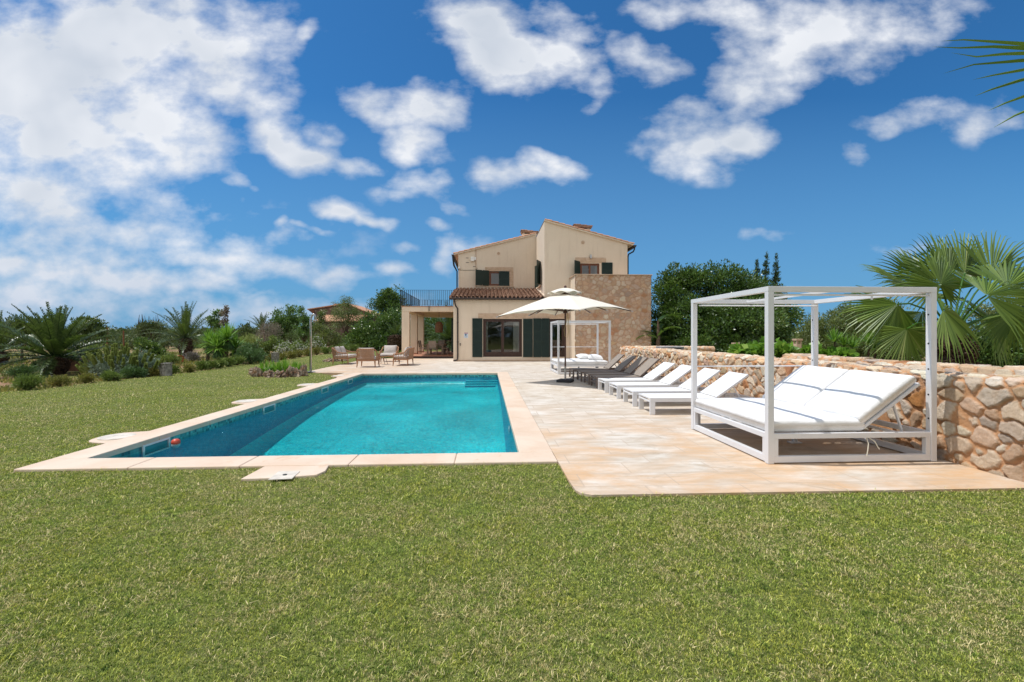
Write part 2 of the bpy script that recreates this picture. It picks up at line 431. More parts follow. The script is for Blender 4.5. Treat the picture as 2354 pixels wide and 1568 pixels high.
    vo = t.node('ShaderNodeTexBrick', {'Color1': (0,0,0,1), 'Color2': (1,1,1,1), 'Mortar': (0.5,0.5,0.5,1), 'Scale': 1.0, 'Mortar Size': 0.003, 'Bias': 0.0, 'Brick Width': 0.05, 'Row Height': 0.05})
    vo.offset = 0.0
    sx = t.node('ShaderNodeSeparateXYZ'); t.l.new(p, sx.inputs[0])
    cb = t.node('ShaderNodeCombineXYZ'); t.l.new(t.math('ADD', sx.outputs['X'], sx.outputs['Y']), cb.inputs[0]); t.l.new(t.math('ADD', sx.outputs['Z'], t.math('MULTIPLY', sx.outputs['Y'], 0.0)), cb.inputs[1])
    nz = t.node('ShaderNodeNewGeometry')
    sn = t.node('ShaderNodeSeparateXYZ'); t.l.new(nz.outputs['Normal'], sn.inputs[0])
    isfl = t.math('GREATER_THAN', t.math('ABSOLUTE', sn.outputs['Z']), 0.5)
    vm = t.node('ShaderNodeMix'); vm.data_type = 'VECTOR'; t.l.new(isfl, vm.inputs[0]); t.l.new(cb.outputs[0], vm.inputs[4]); t.l.new(p, vm.inputs[5])
    t.l.new(vm.outputs[1], vo.inputs['Vector'])
    sc = t.node('ShaderNodeSeparateColor'); t.l.new(vo.outputs['Color'], sc.inputs[0])
    c1 = t.mix(sc.outputs[0], (0.004,0.075,0.11), (0.09,0.46,0.46))
    under = t.mr(sx.outputs['Z'], -0.13, -0.16)
    c2 = t.mix(sc.outputs[0], (0.006,0.68,0.72), (0.02,0.82,0.84))
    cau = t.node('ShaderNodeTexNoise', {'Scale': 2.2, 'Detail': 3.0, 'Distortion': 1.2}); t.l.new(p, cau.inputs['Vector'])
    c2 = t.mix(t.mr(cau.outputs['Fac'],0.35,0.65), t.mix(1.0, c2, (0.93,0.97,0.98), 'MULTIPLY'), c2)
    c2 = t.mix(isfl, t.mix(sc.outputs[0], (0.006,0.24,0.40), (0.012,0.34,0.52)), c2)
    col = t.mix(under, c1, c2)
    pbr(t, out, col, 0.35, 0.5); M['mosaic'] = m
mats()
F = {
 'carob':  foliage('carob_leaves', (0.025,0.062,0.014), (0.090,0.172,0.030), (0.221,0.304,0.083), 0.36, 0.18, 0.6),
 'laurel': foliage('laurel_leaves', (0.028,0.069,0.017), (0.117,0.207,0.041), (0.331,0.414,0.124), 0.36, 0.2, 0.6),
 'olive':  foliage('olive_leaves', (0.07,0.10,0.03), (0.22,0.27,0.085), (0.36,0.38,0.17), 0.45, 0.25),
 'silver': foliage('silver_leaves', (0.11,0.16,0.12), (0.32,0.41,0.31), (0.50,0.58,0.46), 0.6, 0.15),
 'mulberry': foliage('mulberry_leaves', (0.048,0.110,0.028), (0.138,0.248,0.069), (0.276,0.400,0.166), 0.45, 0.3),
 'pine':   foliage('pine_needles', (0.041,0.076,0.021), (0.124,0.179,0.048), None, 0.6, 0.15),
 'cypress':foliage('cypress_sprays', (0.017,0.041,0.014), (0.048,0.097,0.030), None, 0.6, 0.1),
 'low':    foliage('low_shrub_leaves', (0.06,0.11,0.022), (0.20,0.27,0.06), (0.34,0.40,0.11), 0.55, 0.25),
 'low_y':  foliage('yellowing_shrub_leaves', (0.110,0.117,0.028), (0.304,0.276,0.069), (0.414,0.304,0.097), 0.6, 0.25),
 'juniper':foliage('juniper_sprays', (0.035,0.08,0.025), (0.10,0.19,0.06), None, 0.6, 0.15),
 'lime':   foliage('lime_green_leaves', (0.07,0.18,0.018), (0.22,0.42,0.05), (0.38,0.55,0.11), 0.42, 0.35),
 'date':   foliage('date_palm_leaflets', (0.03,0.065,0.016), (0.13,0.19,0.05), (0.36,0.40,0.20), 0.36, 0.2, 0.6),
 'fan':    foliage('fan_palm_leaf', (0.05,0.11,0.014), (0.20,0.30,0.05), (0.38,0.44,0.14), 0.42, 0.3, 0.5),
 'scrub':  foliage('scrub_leaves', (0.041,0.069,0.025), (0.117,0.152,0.055), (0.179,0.193,0.083), 0.7, 0.15),
 'grey':   foliage('grey_twigs', (0.179,0.138,0.117), (0.331,0.276,0.228), None, 0.8, 0.1),
 'lav':    foliage('lavender_heads', (0.138,0.138,0.097), (0.276,0.221,0.235), None, 0.8, 0.1),
 'flower': foliage('white_flowers', (0.55,0.55,0.50), (0.75,0.75,0.70), None, 0.8, 0.3),
 'spike':  foliage('green_flower_spikes', (0.17,0.22,0.05), (0.36,0.42,0.12), (0.50,0.54,0.22), 0.7, 0.2),
}
# ---------------------------------------------------------------- rubble masonry sheets
RNG = np.random.default_rng(7)
def stone_palette(n, rng, warm=0.5):
    base = np.array([[0.76,0.62,0.48],[0.66,0.49,0.35],[0.79,0.68,0.55],[0.58,0.49,0.41],[0.70,0.50,0.34],[0.56,0.27,0.12],[0.84,0.77,0.65]])
    w = np.array([0.26,0.16,0.22,0.12,0.12,0.035,0.10]); w = w/w.sum()
    c = base[rng.choice(len(base), n, p=w)]
    return np.clip(c*(1+rng.normal(0,0.10,(n,1)))+rng.normal(0,0.012,(n,3)), 0.03, 0.9)
def rubble(L, H, size, relief, res, seed, mortar=(0.68,0.39,0.215), gap=0.16, tone=1.0, blend=0.0):
    """returns grid (nu,nv) positions u,v,offset and colours"""
    rng = np.random.default_rng(seed)
    nu = int(L/res)+1; nv = max(2, int(H/res)+1)
    u = np.linspace(0,L,nu); v = np.linspace(0,H,nv); U, Vv = np.meshgrid(u, v, indexing='ij')
    wu = U+(fbm(U/size*1.3, Vv/size*1.3, seed, 3)-0.5)*size*0.40
    wv = Vv+(fbm(U/size*1.3+31, Vv/size*1.3+7, seed+9, 3)-0.5)*size*0.40
    sy = size*0.78; cx = int(L/size)+4; cy = int(H/sy)+4
    jx = rng.uniform(-0.5,0.5,(cx,cy)); jy = rng.uniform(-0.5,0.5,(cx,cy)); wgt = rng.uniform(0.65,1.45,(cx,cy))
    ca = stone_palette(cx*cy, rng)*tone
    hh = rng.uniform(0.5,1.25,(cx*cy)); tlt = rng.normal(0,0.35,(cx*cy,2))
    gi = np.floor(wu/size).astype(int)+1; gj = np.floor(wv/sy).astype(int)+1
    F1 = np.full(U.shape, 1e9); F2 = np.full(U.shape, 1e9); ID = np.zeros(U.shape, int); DX = np.zeros(U.shape); DY = np.zeros(U.shape)
    for a in (-1,0,1,2,-2):
        for b in (-1,0,1,2,-2):
            i = np.clip(gi+a,0,cx-1); j = np.clip(gj+b,0,cy-1)
            px = (i-1+0.5+((j%2)*0.5-0.25)+jx[i,j])*size; py = (j-1+0.5+jy[i,j])*sy
            dx = (wu-px)/size; dy = (wv-py)/sy
            d = np.sqrt(dx*dx+dy*dy)/wgt[i,j]
            idn = i*cy+j
            new = (d < F1) & (idn != ID) ; same = idn == ID
            better = d < F1
            F2 = np.where(better, np.where(idn == ID, F2, F1), np.where(idn == ID, F2, np.minimum(F2, d)))
            DX = np.where(better, dx, DX); DY = np.where(better, dy, DY)
            ID = np.where(better, idn, ID); F1 = np.where(better, d, F1)
    e = F2-F1
    wob_ = (fbm(U*24,Vv*24,seed+7,3)-0.5)*0.16
    k = np.clip((e+wob_-gap*0.30)/(gap*0.42),0,1); k = k*k*(3-2*k)
    rough = np.abs(fbm(U*11, Vv*11, seed+3, 4)-0.5)*-2.2+fbm(U*30,Vv*30,seed+4,3)*0.7
    h = k*(0.35+0.65*hh[ID]+1.1*(DX*tlt[ID,0]+DY*tlt[ID,1]))*relief + rough*relief*(0.10+0.38*k)
    mc = np.array(mortar)*tone
    ca = ca*(1-blend)+mc*1.04*blend
    c = ca[ID]; kk = np.clip((e+wob_-gap*0.30)/(gap*0.30),0,1)[...,None]
    c = mc*(1-kk)+c*kk
    c = c*(0.88+0.24*fbm(U*6,Vv*6,seed+5,3))[...,None]
    return U, Vv, h, c
def grid_mesh(name, P, C, mat, parent=None, world=True, extra=None):
    """P (nu,nv,3) -> smooth-ish grid mesh with colour attribute"""
    nu, nv = P.shape[:2]
    V = P.reshape(-1,3).astype(np.float32)
    if world and parent is not None: V = V-np.array(parent.location, dtype=np.float32)
    idx = np.arange(nu*nv).reshape(nu,nv)
    Q = np.stack([idx[:-1,:-1],idx[1:,:-1],idx[1:,1:],idx[:-1,1:]],-1).reshape(-1,4)
    me = bpy.data.meshes.new(name)
    me.vertices.add(len(V)); me.vertices.foreach_set('co', V.ravel())
    me.loops.add(Q.size); me.loops.foreach_set('vertex_index', Q.ravel().astype(np.int32))
    me.polygons.add(len(Q)); me.polygons.foreach_set('loop_start', (np.arange(len(Q))*4).astype(np.int32))
    me.update(calc_edges=True)
    me.polygons.foreach_set('use_smooth', np.ones(len(Q), bool))
    at = me.attributes.new('Col','FLOAT_COLOR','POINT')
    c4 = np.concatenate([C.reshape(-1,3), np.ones((nu*nv,1))],1).astype(np.float32)
    at.data.foreach_set('color', c4.ravel())
    me.materials.append(mat)
    o = bpy.data.objects.new(name, me); COL.objects.link(o)
    if parent is not None: o.parent = parent
    return o
def wall_ring(name, x0, x1, y0, y1, z1, size, relief, res, seed, gap=0.16, tone=1.0, wob=0.012):
    """free-standing rubble wall running along y: left face, top, right face, wrapped as one sheet, and both ends"""
    T = x1-x0; L = y1-y0; prof = z1*2+T
    U, Vv, h, c = rubble(L, prof, size, relief, res, seed, gap=gap, tone=tone)
    bulge = (fbm(U*0.7, Vv*0.7, seed+20, 2)-0.5)*0.035
    topw = (fbm(U*2.2, U*0+3, seed+30, 3)-0.5)*wob*2
    r = 0.07                                 # rounded arris
    X = np.zeros_like(U); Z = np.zeros_like(U); NX = np.zeros_like(U); NZ = np.zeros_like(U)
    a = Vv < z1; b = (Vv >= z1) & (Vv <= z1+T); d = Vv > z1+T
    X[a] = x0; Z[a] = Vv[a]; NX[a] = -1
    X[b] = x0+(Vv[b]-z1); Z[b] = z1; NZ[b] = 1
    X[d] = x1; Z[d] = z1-(Vv[d]-z1-T); NX[d] = 1
    s1 = np.clip((Vv-(z1-r))/(2*r),0,1); s2 = np.clip((Vv-(z1+T-r))/(2*r),0,1)
    ang = np.where(Vv < z1+T/2, (1-s1)*PI, 0)+0
    nx = np.where(Vv < z1+T/2, -np.cos(s1*PI/2), np.sin(s2*PI/2)); nz = np.where(Vv < z1+T/2, np.sin(s1*PI/2), np.cos(s2*PI/2))
    cut1 = np.sin(s1*PI)*r*0.45; cut2 = np.sin(s2*PI)*r*0.45
    off = h+bulge-cut1-cut2
    X = X+nx*off; Z = np.maximum(Z+nz*off, -0.05)+np.where(b, topw, topw*np.clip(Z/z1,0,1)**6)
    P = np.stack([X, y0+U, Z], -1)
    return P, c
# ================================================================ SETTING
PX0, PX1, PY0, PY1 = -4.79, 0.40, 5.72, 17.85       # inner edge of the pool
WZ = -0.12
def struct(name, mb, mat, **k):
    o = mb.build(name, mat, **k); o['kind'] = 'structure'; return o
def frame_quads(mb, X0, X1, Y0, Y1, x0, x1, y0, y1, z):
    for a, b, c, d in ((X0,X1,Y0,y0),(X0,X1,y1,Y1),(X0,x0,y0,y1),(x1,X1,y0,y1)):
        mb.add([(a,c,z),(b,c,z),(b,d,z),(a,d,z)], [(0,1,2,3)])
mb = MB(); frame_quads(mb, -3000, 3000, -400, 5000, -60, 60, -30, 90, -0.10); struct('ground', mb, M['fields'])
mb = MB(); frame_quads(mb, -60, 60, -30, 90, -4.95, 0.55, 5.6, 18.0, -0.06); struct('garden_soil', mb, M['soil'])
# lawn outline (world metres)
LB = [(-60,-1)] + [tuple(G(u,v)[:2]) for u, v in ((0,902),(125,891.6),(229,877),(354,865.5),(490,849),(538,839),(616,832.5),(720,817),(788,810.5),(850,806),(930,803))] + [(-2.5,44.0),(-2.5,36.5)]
LAWN_L = LB + [(-5.7,36.5),(-7.55,29.2),(-7.5,26.5),(-7.35,19.3),(-7.15,18.75),(-6.6,18.35),(-5.6,17.2),(-5.19,15.8),(-5.19,5.28),(0.83,5.28),(0.83,4.6),(0.842,4.31),(0.88,4.22),(0.97,4.17),(30,4.10),(30,-25),(-60,-25)]
mb = MB(); mb.poly([(x,y,-0.004) for x, y in LAWN_L]); o = struct('lawn', mb, M['lawn'])
def in_poly(x, y, P):
    r = np.zeros(x.shape, bool); n = len(P); j = n-1
    for i in range(n):
        xi, yi = P[i]; xj, yj = P[j]
        if yi != yj: r ^= ((yi > y) != (yj > y)) & (x < (xj-xi)*(y-yi)/(yj-yi)+xi)
        j = i
    return r
BUMP = [tuple(G(u,v)[:2]) for u, v in ((553,1106),(640,1103),(728,1096),(748,1087),(756,1074))] + [tuple(G(612,1074)[:2])]
BUMP[-1] = (BUMP[-1][0], 5.285); BUMP[-2] = (BUMP[-2][0], 5.285)
COVERS = [(-5.42, AX(281,1006,-5.42).y, 0.22), (-5.42, AX(566,927,-5.42).y, 0.22), (-5.42, AX(706,888.5,-5.42).y, 0.22), (-5.45, 17.0, 0.2)]
COVERS[0] = (-5.40, 6.95, 0.22)
# paving: terrace right of the pool, deck beyond, strip on the left
mb = MB(); T0 = 0.0
def pave(pts): mb.prism(pts, 'z', -0.09, 0.022)
pave([(0.83,4.6),(0.842,4.31),(0.88,4.22),(0.97,4.17),(5.40,4.13),(5.40,18.25),(0.83,18.25)])
struct('terrace_paving', mb, M['paving'])
mb = MB()
pave([(-7.35,19.3),(-7.15,18.75),(-6.6,18.35),(-5.6,18.252),(9.5,18.252),(9.5,29.49),(-7.6,29.49),(-7.5,26.5)])
pave([(-5.6,18.25),(-5.6,17.2),(-5.24,16.2),(-5.202,15.8),(-5.202,18.25)])
struct('far_terrace_paving', mb, M['paving'])
# coping: mitred slabs with open joints
mb = MB(); z0, z1 = -0.05, 0.03
def slabs_x(xa, xb, ya, yb, n):
    w = (xb-xa)/n
    for i in range(n): mb.box(xa+i*w+0.003, xa+(i+1)*w-0.003, ya, yb, z0, z1)
def slabs_y(xa, xb, ya, yb, n):
    w = (yb-ya)/n
    for i in range(n): mb.box(xa, xb, ya+i*w+0.003, ya+(i+1)*w-0.003, z0, z1)
slabs_x(-5.20, 0.828, 5.285, PY0, 5); slabs_x(-5.20, 0.828, PY1, 18.245, 5)
slabs_y(-5.20, PX0, PY0+0.002, PY1-0.002, 10); slabs_y(PX1, 0.828, PY0+0.002, PY1-0.002, 10)
struct('pool_coping', mb, M['coping'], bevel=0.012)
mb = MB(); frame_quads(mb, -5.19, 0.82, 5.29, 18.24, PX0-0.02, PX1+0.02, PY0-0.02, PY1+0.02, 0.018); struct('coping_joints', mb, M['joint'])
# coping extension in the lawn with its square lid, and round lids
mb = MB(); mb.prism(BUMP, 'z', -0.05, 0.024); struct('coping_extension', mb, M['coping'], bevel=0.008)
lid = [G(u,v,0.026) for u, v in ((616,1103.5),(671,1101),(690,1084),(641,1084))]
c = sum(lid, Vector())/4
e = empty('access_cover', (c.x,c.y,0.025), 'square white skimmer lid let into the paving in front of the pool', 'pool lid')
mb = MB(); mb.prism([(p.x,p.y) for p in lid], 'z', 0.022, 0.031); mb.build('lid_plate', M['pale_cover'], e, world=True, bevel=0.003)
mb = MB(); mb.lathe([(0.022,0.031),(0.022,0.036),(0.014,0.036)], (c.x,c.y,0), 12); mb.build('finger_hole', M['black'], e, world=True)
lab = ['round pale lid in the lawn by the near left corner of the pool', 'second round lid along the left edge of the pool', 'third round lid along the left edge of the pool', 'small farthest round lid by the left edge of the pool']
for i, (x, y, r) in enumerate(COVERS):
    e = empty('access_cover', (x,y,0.0), lab[i], 'pool lid', 'round lids beside the pool')
    mb = MB(); pts = [(x+0.22, y-r*1.9), (x+0.22, y+r*1.9)]+[(x-0.02-math.sin(t)*r*1.1, y+math.cos(t)*r*1.55) for t in np.linspace(0.25,PI-0.25,12)]
    mb.prism(pts, 'z', -0.04, 0.016); mb.build('stone_apron', M['coping'], e, world=True)
    mb = MB(); mb.lathe([(r,0.0),(r,0.026),(r-0.012,0.03),(0.05,0.032),(0.045,0.028),(0.0,0.028)], (x,y,0), 28); mb.build('cover_disc', M['pale_cover'], e, world=True)
# pool shell
mb = MB(); zb = -1.45
a, b, c_, d = PX0-0.015, PX1+0.015, PY0-0.015, PY1+0.015
ys_ = [c_,7.0,8.5,10.2,12.0,15.0,d]; zs_ = [-1.42,-1.2,-0.95,-0.76,-0.60,-0.46,-0.40]; n_ = len(ys_); V_ = []
for y, zf in zip(ys_,zs_):               # section: walls run into the floor with a rounded cove
    r_ = min(0.55, -zf*0.45); arc = [(r_*(1-math.cos(t)), r_*(1-math.sin(t))) for t in np.linspace(0,PI/2,7)]
    sec = [(a,0.0),(a,WZ)]+[(a+dx,zf+dz) for dx,dz in arc]+[(b-dx,zf+dz) for dx,dz in reversed(arc)]+[(b,WZ),(b,0.0)]
    V_ += [(x,y,z) for x, z in sec]
m_ = len(V_)//n_; F_ = []
for i in range(n_-1):
    for q in range(m_-1): F_.append((m_*i+q,m_*i+q+1,m_*i+q+m_+1,m_*i+q+m_))
F_ += [tuple(range(m_)),tuple(m_*n_-1-k for k in range(m_))]
mb.add(V_, F_)
struct('pool_basin', mb, M['mosaic'], smooth=True)
mb = MB()
for i in range(3):
    mb.box(-0.82, b-0.002, d-0.34*(i+1), d-0.002-0.34*i, -0.6, -0.26-0.05*i)
struct('pool_steps', mb, M['mosaic'])
mb = MB(); mb.add([(a+.001,c_+.001,WZ),(b-.001,c_+.001,WZ),(b-.001,d-.001,WZ),(a+.001,d-.001,WZ)], [(0,1,2,3)])
struct('pool_water', mb, M['water'], fix=False)
# skimmer mouths on the left wall
sk = [((AX(331,1030,PX0).y),(AX(388,1010,PX0).y)), (AX(606,945,PX0).y, AX(632,934,PX0).y), (AX(740,893,PX0).y, AX(754,889,PX0).y), (16.0,16.5)]
lab = ['white skimmer frame in the pool wall nearest the camera', 'second white skimmer frame along the left pool wall', 'third white skimmer frame along the left pool wall', 'farthest white skimmer frame on the left pool wall']
for i, (ya, yb) in enumerate(sk):
    m_ = (ya+yb)/2; ya, yb = m_-0.27, m_+0.27
    e = empty('skimmer', (PX0,m_,-0.12), lab[i], 'skimmer', 'skimmers on the left pool wall')
    mb = MB(); x0, x1 = PX0-0.012, PX0+0.008; zt, zb_ = -0.035, -0.20
    mb.box(x0,x1,ya,yb,zt-0.025,zt); mb.box(x0,x1,ya,yb,zb_,zb_+0.02); mb.box(x0,x1,ya,ya+0.03,zb_+0.02,zt-0.025); mb.box(x0,x1,yb-0.03,yb,zb_+0.02,zt-0.025)
    mb.build('skimmer_frame', M['white_plastic'], e, world=True)
    mb = MB(); mb.box(x0-0.001,x0+0.003,ya+0.03,yb-0.03,zb_+0.02,zt-0.025); mb.build('skimmer_mouth', M['skim'], e, world=True)
# return inlets on the right wall
for i, (u, v) in enumerate(((1172,972),(1186,1040))):
    p = AX(u, v, PX1); y = min(p.y, 17)
    mb = MB(); mb.lathe([(0.07,0),(0.07,0.015),(0.02,0.02)], (0,0,0), 16)
    o = mb.build('water_inlet', M['white_plastic']); o.location = (PX1-0.0, 6.3 if i else 8.2, -0.2); o.rotation_euler = (0,-PI/2,0)
    tag(o, ['round white inlet on the right pool wall, the farther of two','round white inlet on the right pool wall, the nearer one'][i], 'pool inlet', 'pool inlets')
# float
p = G(404,1020,WZ)
e = empty('pool_float', (p.x,p.y,WZ), 'small red and white ball floating near the left pool wall', 'pool float')
mb = MB(); mb.lathe([(0.0,0.075),(0.03,0.07),(0.055,0.05),(0.062,0.02),(0.06,0.0)], (p.x,p.y,WZ), 16); mb.build('red_cap', M['red'], e, world=True, smooth=True)
mb = MB(); mb.lathe([(0.06,-0.001),(0.055,-0.03),(0.03,-0.06),(0.0,-0.065)], (p.x,p.y,WZ), 16); mb.build('white_underside', M['white_plastic'], e, world=True, smooth=True)
# ---------------------------------------------------------------- grass blades
def grass(seed=3):
    rng = np.random.default_rng(seed)
    xs = []; ys = []; ss = []
    # rings of depth; blade size grows with distance so density matches what the eye resolves
    for (d0, d1, dens, s) in ((1.5,2.7,30000,0.85),(2.7,4.0,18000,1.1),(4.0,5.6,8500,1.45),(5.6,8.5,2800,2.0),(8.5,13,1100,2.8),(13,20,420,3.9),(20,34,140,6)):
        wmax = d1*1.13*1.25+1.0
        A = (d1-d0)*2*wmax; n = int(A*dens)
        D = rng.uniform(d0,d1,n); L = rng.uniform(-wmax,wmax,n)
        k = np.abs(L) < D*1.13*1.22+0.9
        D = D[k]; L = L[k]
        x = L*cA+D*sA; y = D*cA-L*sA
        k = in_poly(x, y, LAWN_L) & ~in_poly(x, y, [(p[0],p[1]) for p in BUMP])
        for (cx, cy, r) in COVERS: k &= ((x-cx)**2+((y-cy)/1.4)**2) > (r*1.02)**2
        xs.append(x[k]); ys.append(y[k]); ss.append(np.full(k.sum(), s))
    x = np.concatenate(xs); y = np.concatenate(ys); s = np.concatenate(ss)
    n = len(x)
    cl = fbm(x*3.5, y*3.5, 11, 3); tuft = vnoise(x*26, y*26, 15)*0.6+vnoise(x*11, y*11, 16)*0.4
    hgt = (0.004+0.005*rng.random(n)+0.009*tuft*cl*1.6)*np.minimum(s,2.2)**0.55
    w = 0.0019*s*rng.uniform(0.7,1.5,n)
    az = rng.uniform(0,2*PI,n); lean = rng.uniform(0.1,1.1,n)
    flat = rng.random(n) < 0.02
    lean = np.where(flat, rng.uniform(1.3,1.5,n), lean); ln = hgt/np.maximum(np.cos(lean),0.35)*np.where(flat,1.15,1)
    dx = np.cos(az); dy = np.sin(az)
    b = np.stack([x,y,np.where(flat,0.012,-0.004)],1)
    side = np.stack([-dy,dx,np.zeros(n)],1)
    m = b+np.stack([dx*np.sin(lean*0.6),dy*np.sin(lean*0.6),np.cos(lean*0.6)],1)*(ln*0.55)[:,None]
    tp = m+np.stack([dx*np.sin(lean),dy*np.sin(lean),np.cos(lean)],1)*(ln*0.5)[:,None]
    W_ = side*w[:,None]
    var = np.clip(rng.beta(2.0,2.2,n),0,1)
    var = np.where(flat, np.clip(var+0.35,0,1), var)
    nb = NB()
    nb.quads(np.stack([b-W_*0.8,b+W_*0.8,m+W_*0.75,m-W_*0.75],1), var)
    nb.tris(np.stack([m-W_*0.75,m+W_*0.75,tp],1), np.clip(var+0.05,0,1))
    o = nb.build('grass', M['grass']); tag(o, 'short mown lawn grass, green mixed with straw', 'grass', kind='stuff')
    # scattered dry clippings
    n = 260; D = rng.uniform(1.8,7,n); L = rng.uniform(-1,1,n)*D*1.15
    x = L*cA+D*sA; y = D*cA-L*sA; k = in_poly(x,y,LAWN_L); x = x[k]; y = y[k]; n = len(x)
    az = rng.uniform(0,2*PI,n); l = rng.uniform(0.015,0.055,n)*np.where(rng.random(n)<0.06,2.5,1); w = rng.uniform(0.0015,0.004,n)
    d = np.stack([np.cos(az)*l,np.sin(az)*l,rng.uniform(-0.006,0.006,n)],1); s_ = np.stack([-np.sin(az)*w,np.cos(az)*w,np.zeros(n)],1)
    b = np.stack([x,y,rng.uniform(0.015,0.026,n)],1)
    nb = NB(); nb.quads(np.stack([b-d/2-s_,b-d/2+s_,b+d/2+s_*0.4,b+d/2-s_*0.4],1), rng.uniform(0.85,1,n))
    o = nb.build('dry_clippings', M['grass']); tag(o, 'dry straw clippings lying on the lawn', 'clippings', kind='stuff')
grass()
# ---------------------------------------------------------------- low rubble walls on the right
def rubble_wall(name, x0, x1, y0, y1, z1, size, relief, res, seed, label, zones=None, rz=0.0, loc=None, gap=0.30):
    P, c = wall_ring(name, 0, x1-x0, 0, y1-y0, z1, size, relief, res, seed, gap=gap)
    e = empty(name, (x0,y0,0), label, 'stone wall', rz=rz)
    o = grid_mesh('masonry', P, c, M['rubble'], e, world=False)
    for yy, sg in ((0.0,-1),(y1-y0,1)):
        U, Vv, h, cc = rubble(x1-x0, z1, size*0.85, relief, res, seed+40)
        edge = np.minimum(np.minimum(U, (x1-x0)-U), z1-Vv); inset = np.clip(1-edge/0.07,0,1)**2*0.05
        Pe = np.stack([U, yy+sg*(h-inset+0.01), Vv], -1)
        grid_mesh('wall_end', Pe, cc, M['rubble'], e, world=False)
    return e
# the pool-side wall, modelled finer near the camera
WALLH = 1.04
rubble_wall('stone_wall', 5.42, 5.92, 2.6, 18.3, WALLH, 0.21, 0.026, 0.013, 5, 'long low rubble stone wall beside the loungers and large daybed')
rubble_wall('stone_wall', 6.62, 7.05, 2.4, 9.9, 1.06, 0.27, 0.028, 0.018, 15, 'second rubble stone wall standing behind the first, in front of the fan palm')
e = rubble_wall('stone_wall', 18.3, 18.75, 0, 3.2, WALLH, 0.23, 0.025, 0.03, 25, 'short low stone wall running right from the far end of the long wall', rz=0)
e.location = (5.93, 18.3, 0); e.rotation_euler = (0,0,-PI/2)
e.location = (5.95, 18.75-0.45+0.0, 0)
# planted bed between and behind the walls
mb = MB(); mb.add([(5.93,2.0,0.2),(60,2.0,0.2),(60,17.9,0.2),(5.93,17.9,0.2)], [(0,1,2,3)]); struct('raised_bed_soil', mb, M['soil'])
# ---------------------------------------------------------------- distant low hills
def hills():
    rng = np.random.default_rng(4)
    n = 160; xs = np.linspace(-1500,1500,n); rows = 14
    V = []; 
    for j in range(rows):
        y = 420+j*60
        for i, x in enumerate(xs):
            k = math.sin(PI*min(1,j/7)) if j < 4 else 1
            h = (5+6*float(fbm(np.array(x/170+5),np.array(j*0.35),3,4))+ (6 if x < -200 else 0)*float(fbm(np.array(x/300),np.array(2.0),8,3)))*min(1,j/5)
            V.append((x, y, h-0.5+float(vnoise(np.array(x/6.0),np.array(j*1.0),2))*1.2))
    Fs = [(j*n+i,j*n+i+1,(j+1)*n+i+1,(j+1)*n+i) for j in range(rows-1) for i in range(n-1)]
    mb = MB(); mb.add(V,Fs); o = struct('hills', mb, M['fields'], smooth=True)
hills()
# ================================================================ VILLA
def ZP(x, y): return 907.3+0.2604*x, 490.4+0.2604*y
YF, YB = 26.0, 30.4
XL, XM, XR = AY(1042.2,800,YF).x, AY(1251.6,800,YF).x, AY(1442.4,800,YF).x
def zz(x, y, Y=YF):
    p = AY(*ZP(x,y), Y); return p.x, p.z
def rect(x0, y0, x1, y1, Y=YF):
    a = zz(x0,y1,Y); b = zz(x1,y0,Y); return a[0], b[0], a[1], b[1]     # x0,x1,z0,z1
villa = empty('villa', (XL,YF,0), 'two-storey cream rendered villa with green shutters and tiled roof beyond the pool', 'house')
H_RIDGE = AY(1251.6,504.7,YF).z; H_RE = AY(1455.5,560.7,YF).z
XRE = AY(1455.5,560.7,YF).x
sl = (H_RIDGE-H_RE)/(XRE-XM)
LR = AY(1233.3,536.8,YB).z; LE = AY(1044,583.6,YB)
sl2 = (LR-LE.z)/(XM-LE.x)
EZ = AY(*ZP(700,762),YF).z-0.03            # under the gutter
def front(mb, Y, xa, xb, z0, ztop, holes, depth=0.14):
    xs = sorted({xa, xb, *[h[0] for h in holes], *[h[1] for h in holes]}); zs = sorted({z0, *[h[2] for h in holes], *[h[3] for h in holes]})
    for i in range(len(xs)-1):
        a, b = xs[i], xs[i+1]; m_ = (a+b)/2
        for j in range(len(zs)):
            lo = zs[j]
            if j+1 < len(zs):
                hi = zs[j+1]
                if any(h[0] <= m_ <= h[1] and h[2] <= (lo+hi)/2 <= h[3] for h in holes): continue
                mb.add([(a,Y,lo),(b,Y,lo),(b,Y,hi),(a,Y,hi)],[(0,1,2,3)])
            else:
                mb.add([(a,Y,lo),(b,Y,lo),(b,Y,ztop(b)),(a,Y,ztop(a))],[(0,1,2,3)])
    for x0, x1, a, b in holes:
        D = Y+depth
        mb.add([(x0,Y,a),(x1,Y,a),(x1,D,a),(x0,D,a)],[(0,1,2,3)]); mb.add([(x0,Y,b),(x1,Y,b),(x1,D,b),(x0,D,b)],[(3,2,1,0)])
        mb.add([(x0,Y,a),(x0,D,a),(x0,D,b),(x0,Y,b)],[(0,1,2,3)]); mb.add([(x1,Y,a),(x1,D,a),(x1,D,b),(x1,Y,b)],[(3,2,1,0)])
door1 = rect(780,932,1125,1268); door2 = rect(1226,932,1502,1268)
w2 = rect(1638,443,1808,560); w1 = rect(834,512,960,640,YB)
YE = 38.5
mb = MB(); k_ = door2[0]-0.05
front(mb, YF, XL, k_, 0.0, lambda x: EZ+0.05, [door1])
front(mb, YF, k_, XM, 0.0, lambda x: EZ+0.05, [(door2[0],XM,door2[2],door2[3])])
front(mb, YF, XM, XR, 0.0, lambda x: H_RIDGE-0.03-(x-XM)*sl, [w2, (XM,door2[1],door2[2],door2[3])])
mb.build('front_wall', M['plaster'], villa, world=True)
mb = MB()                                                    # upper left wall, set back
front(mb, YB, XL, XM, 3.2, lambda x: LR-0.03-(XM-x)*sl2, [w1])
mb.build('set_back_wall', M['plaster'], villa, world=True)
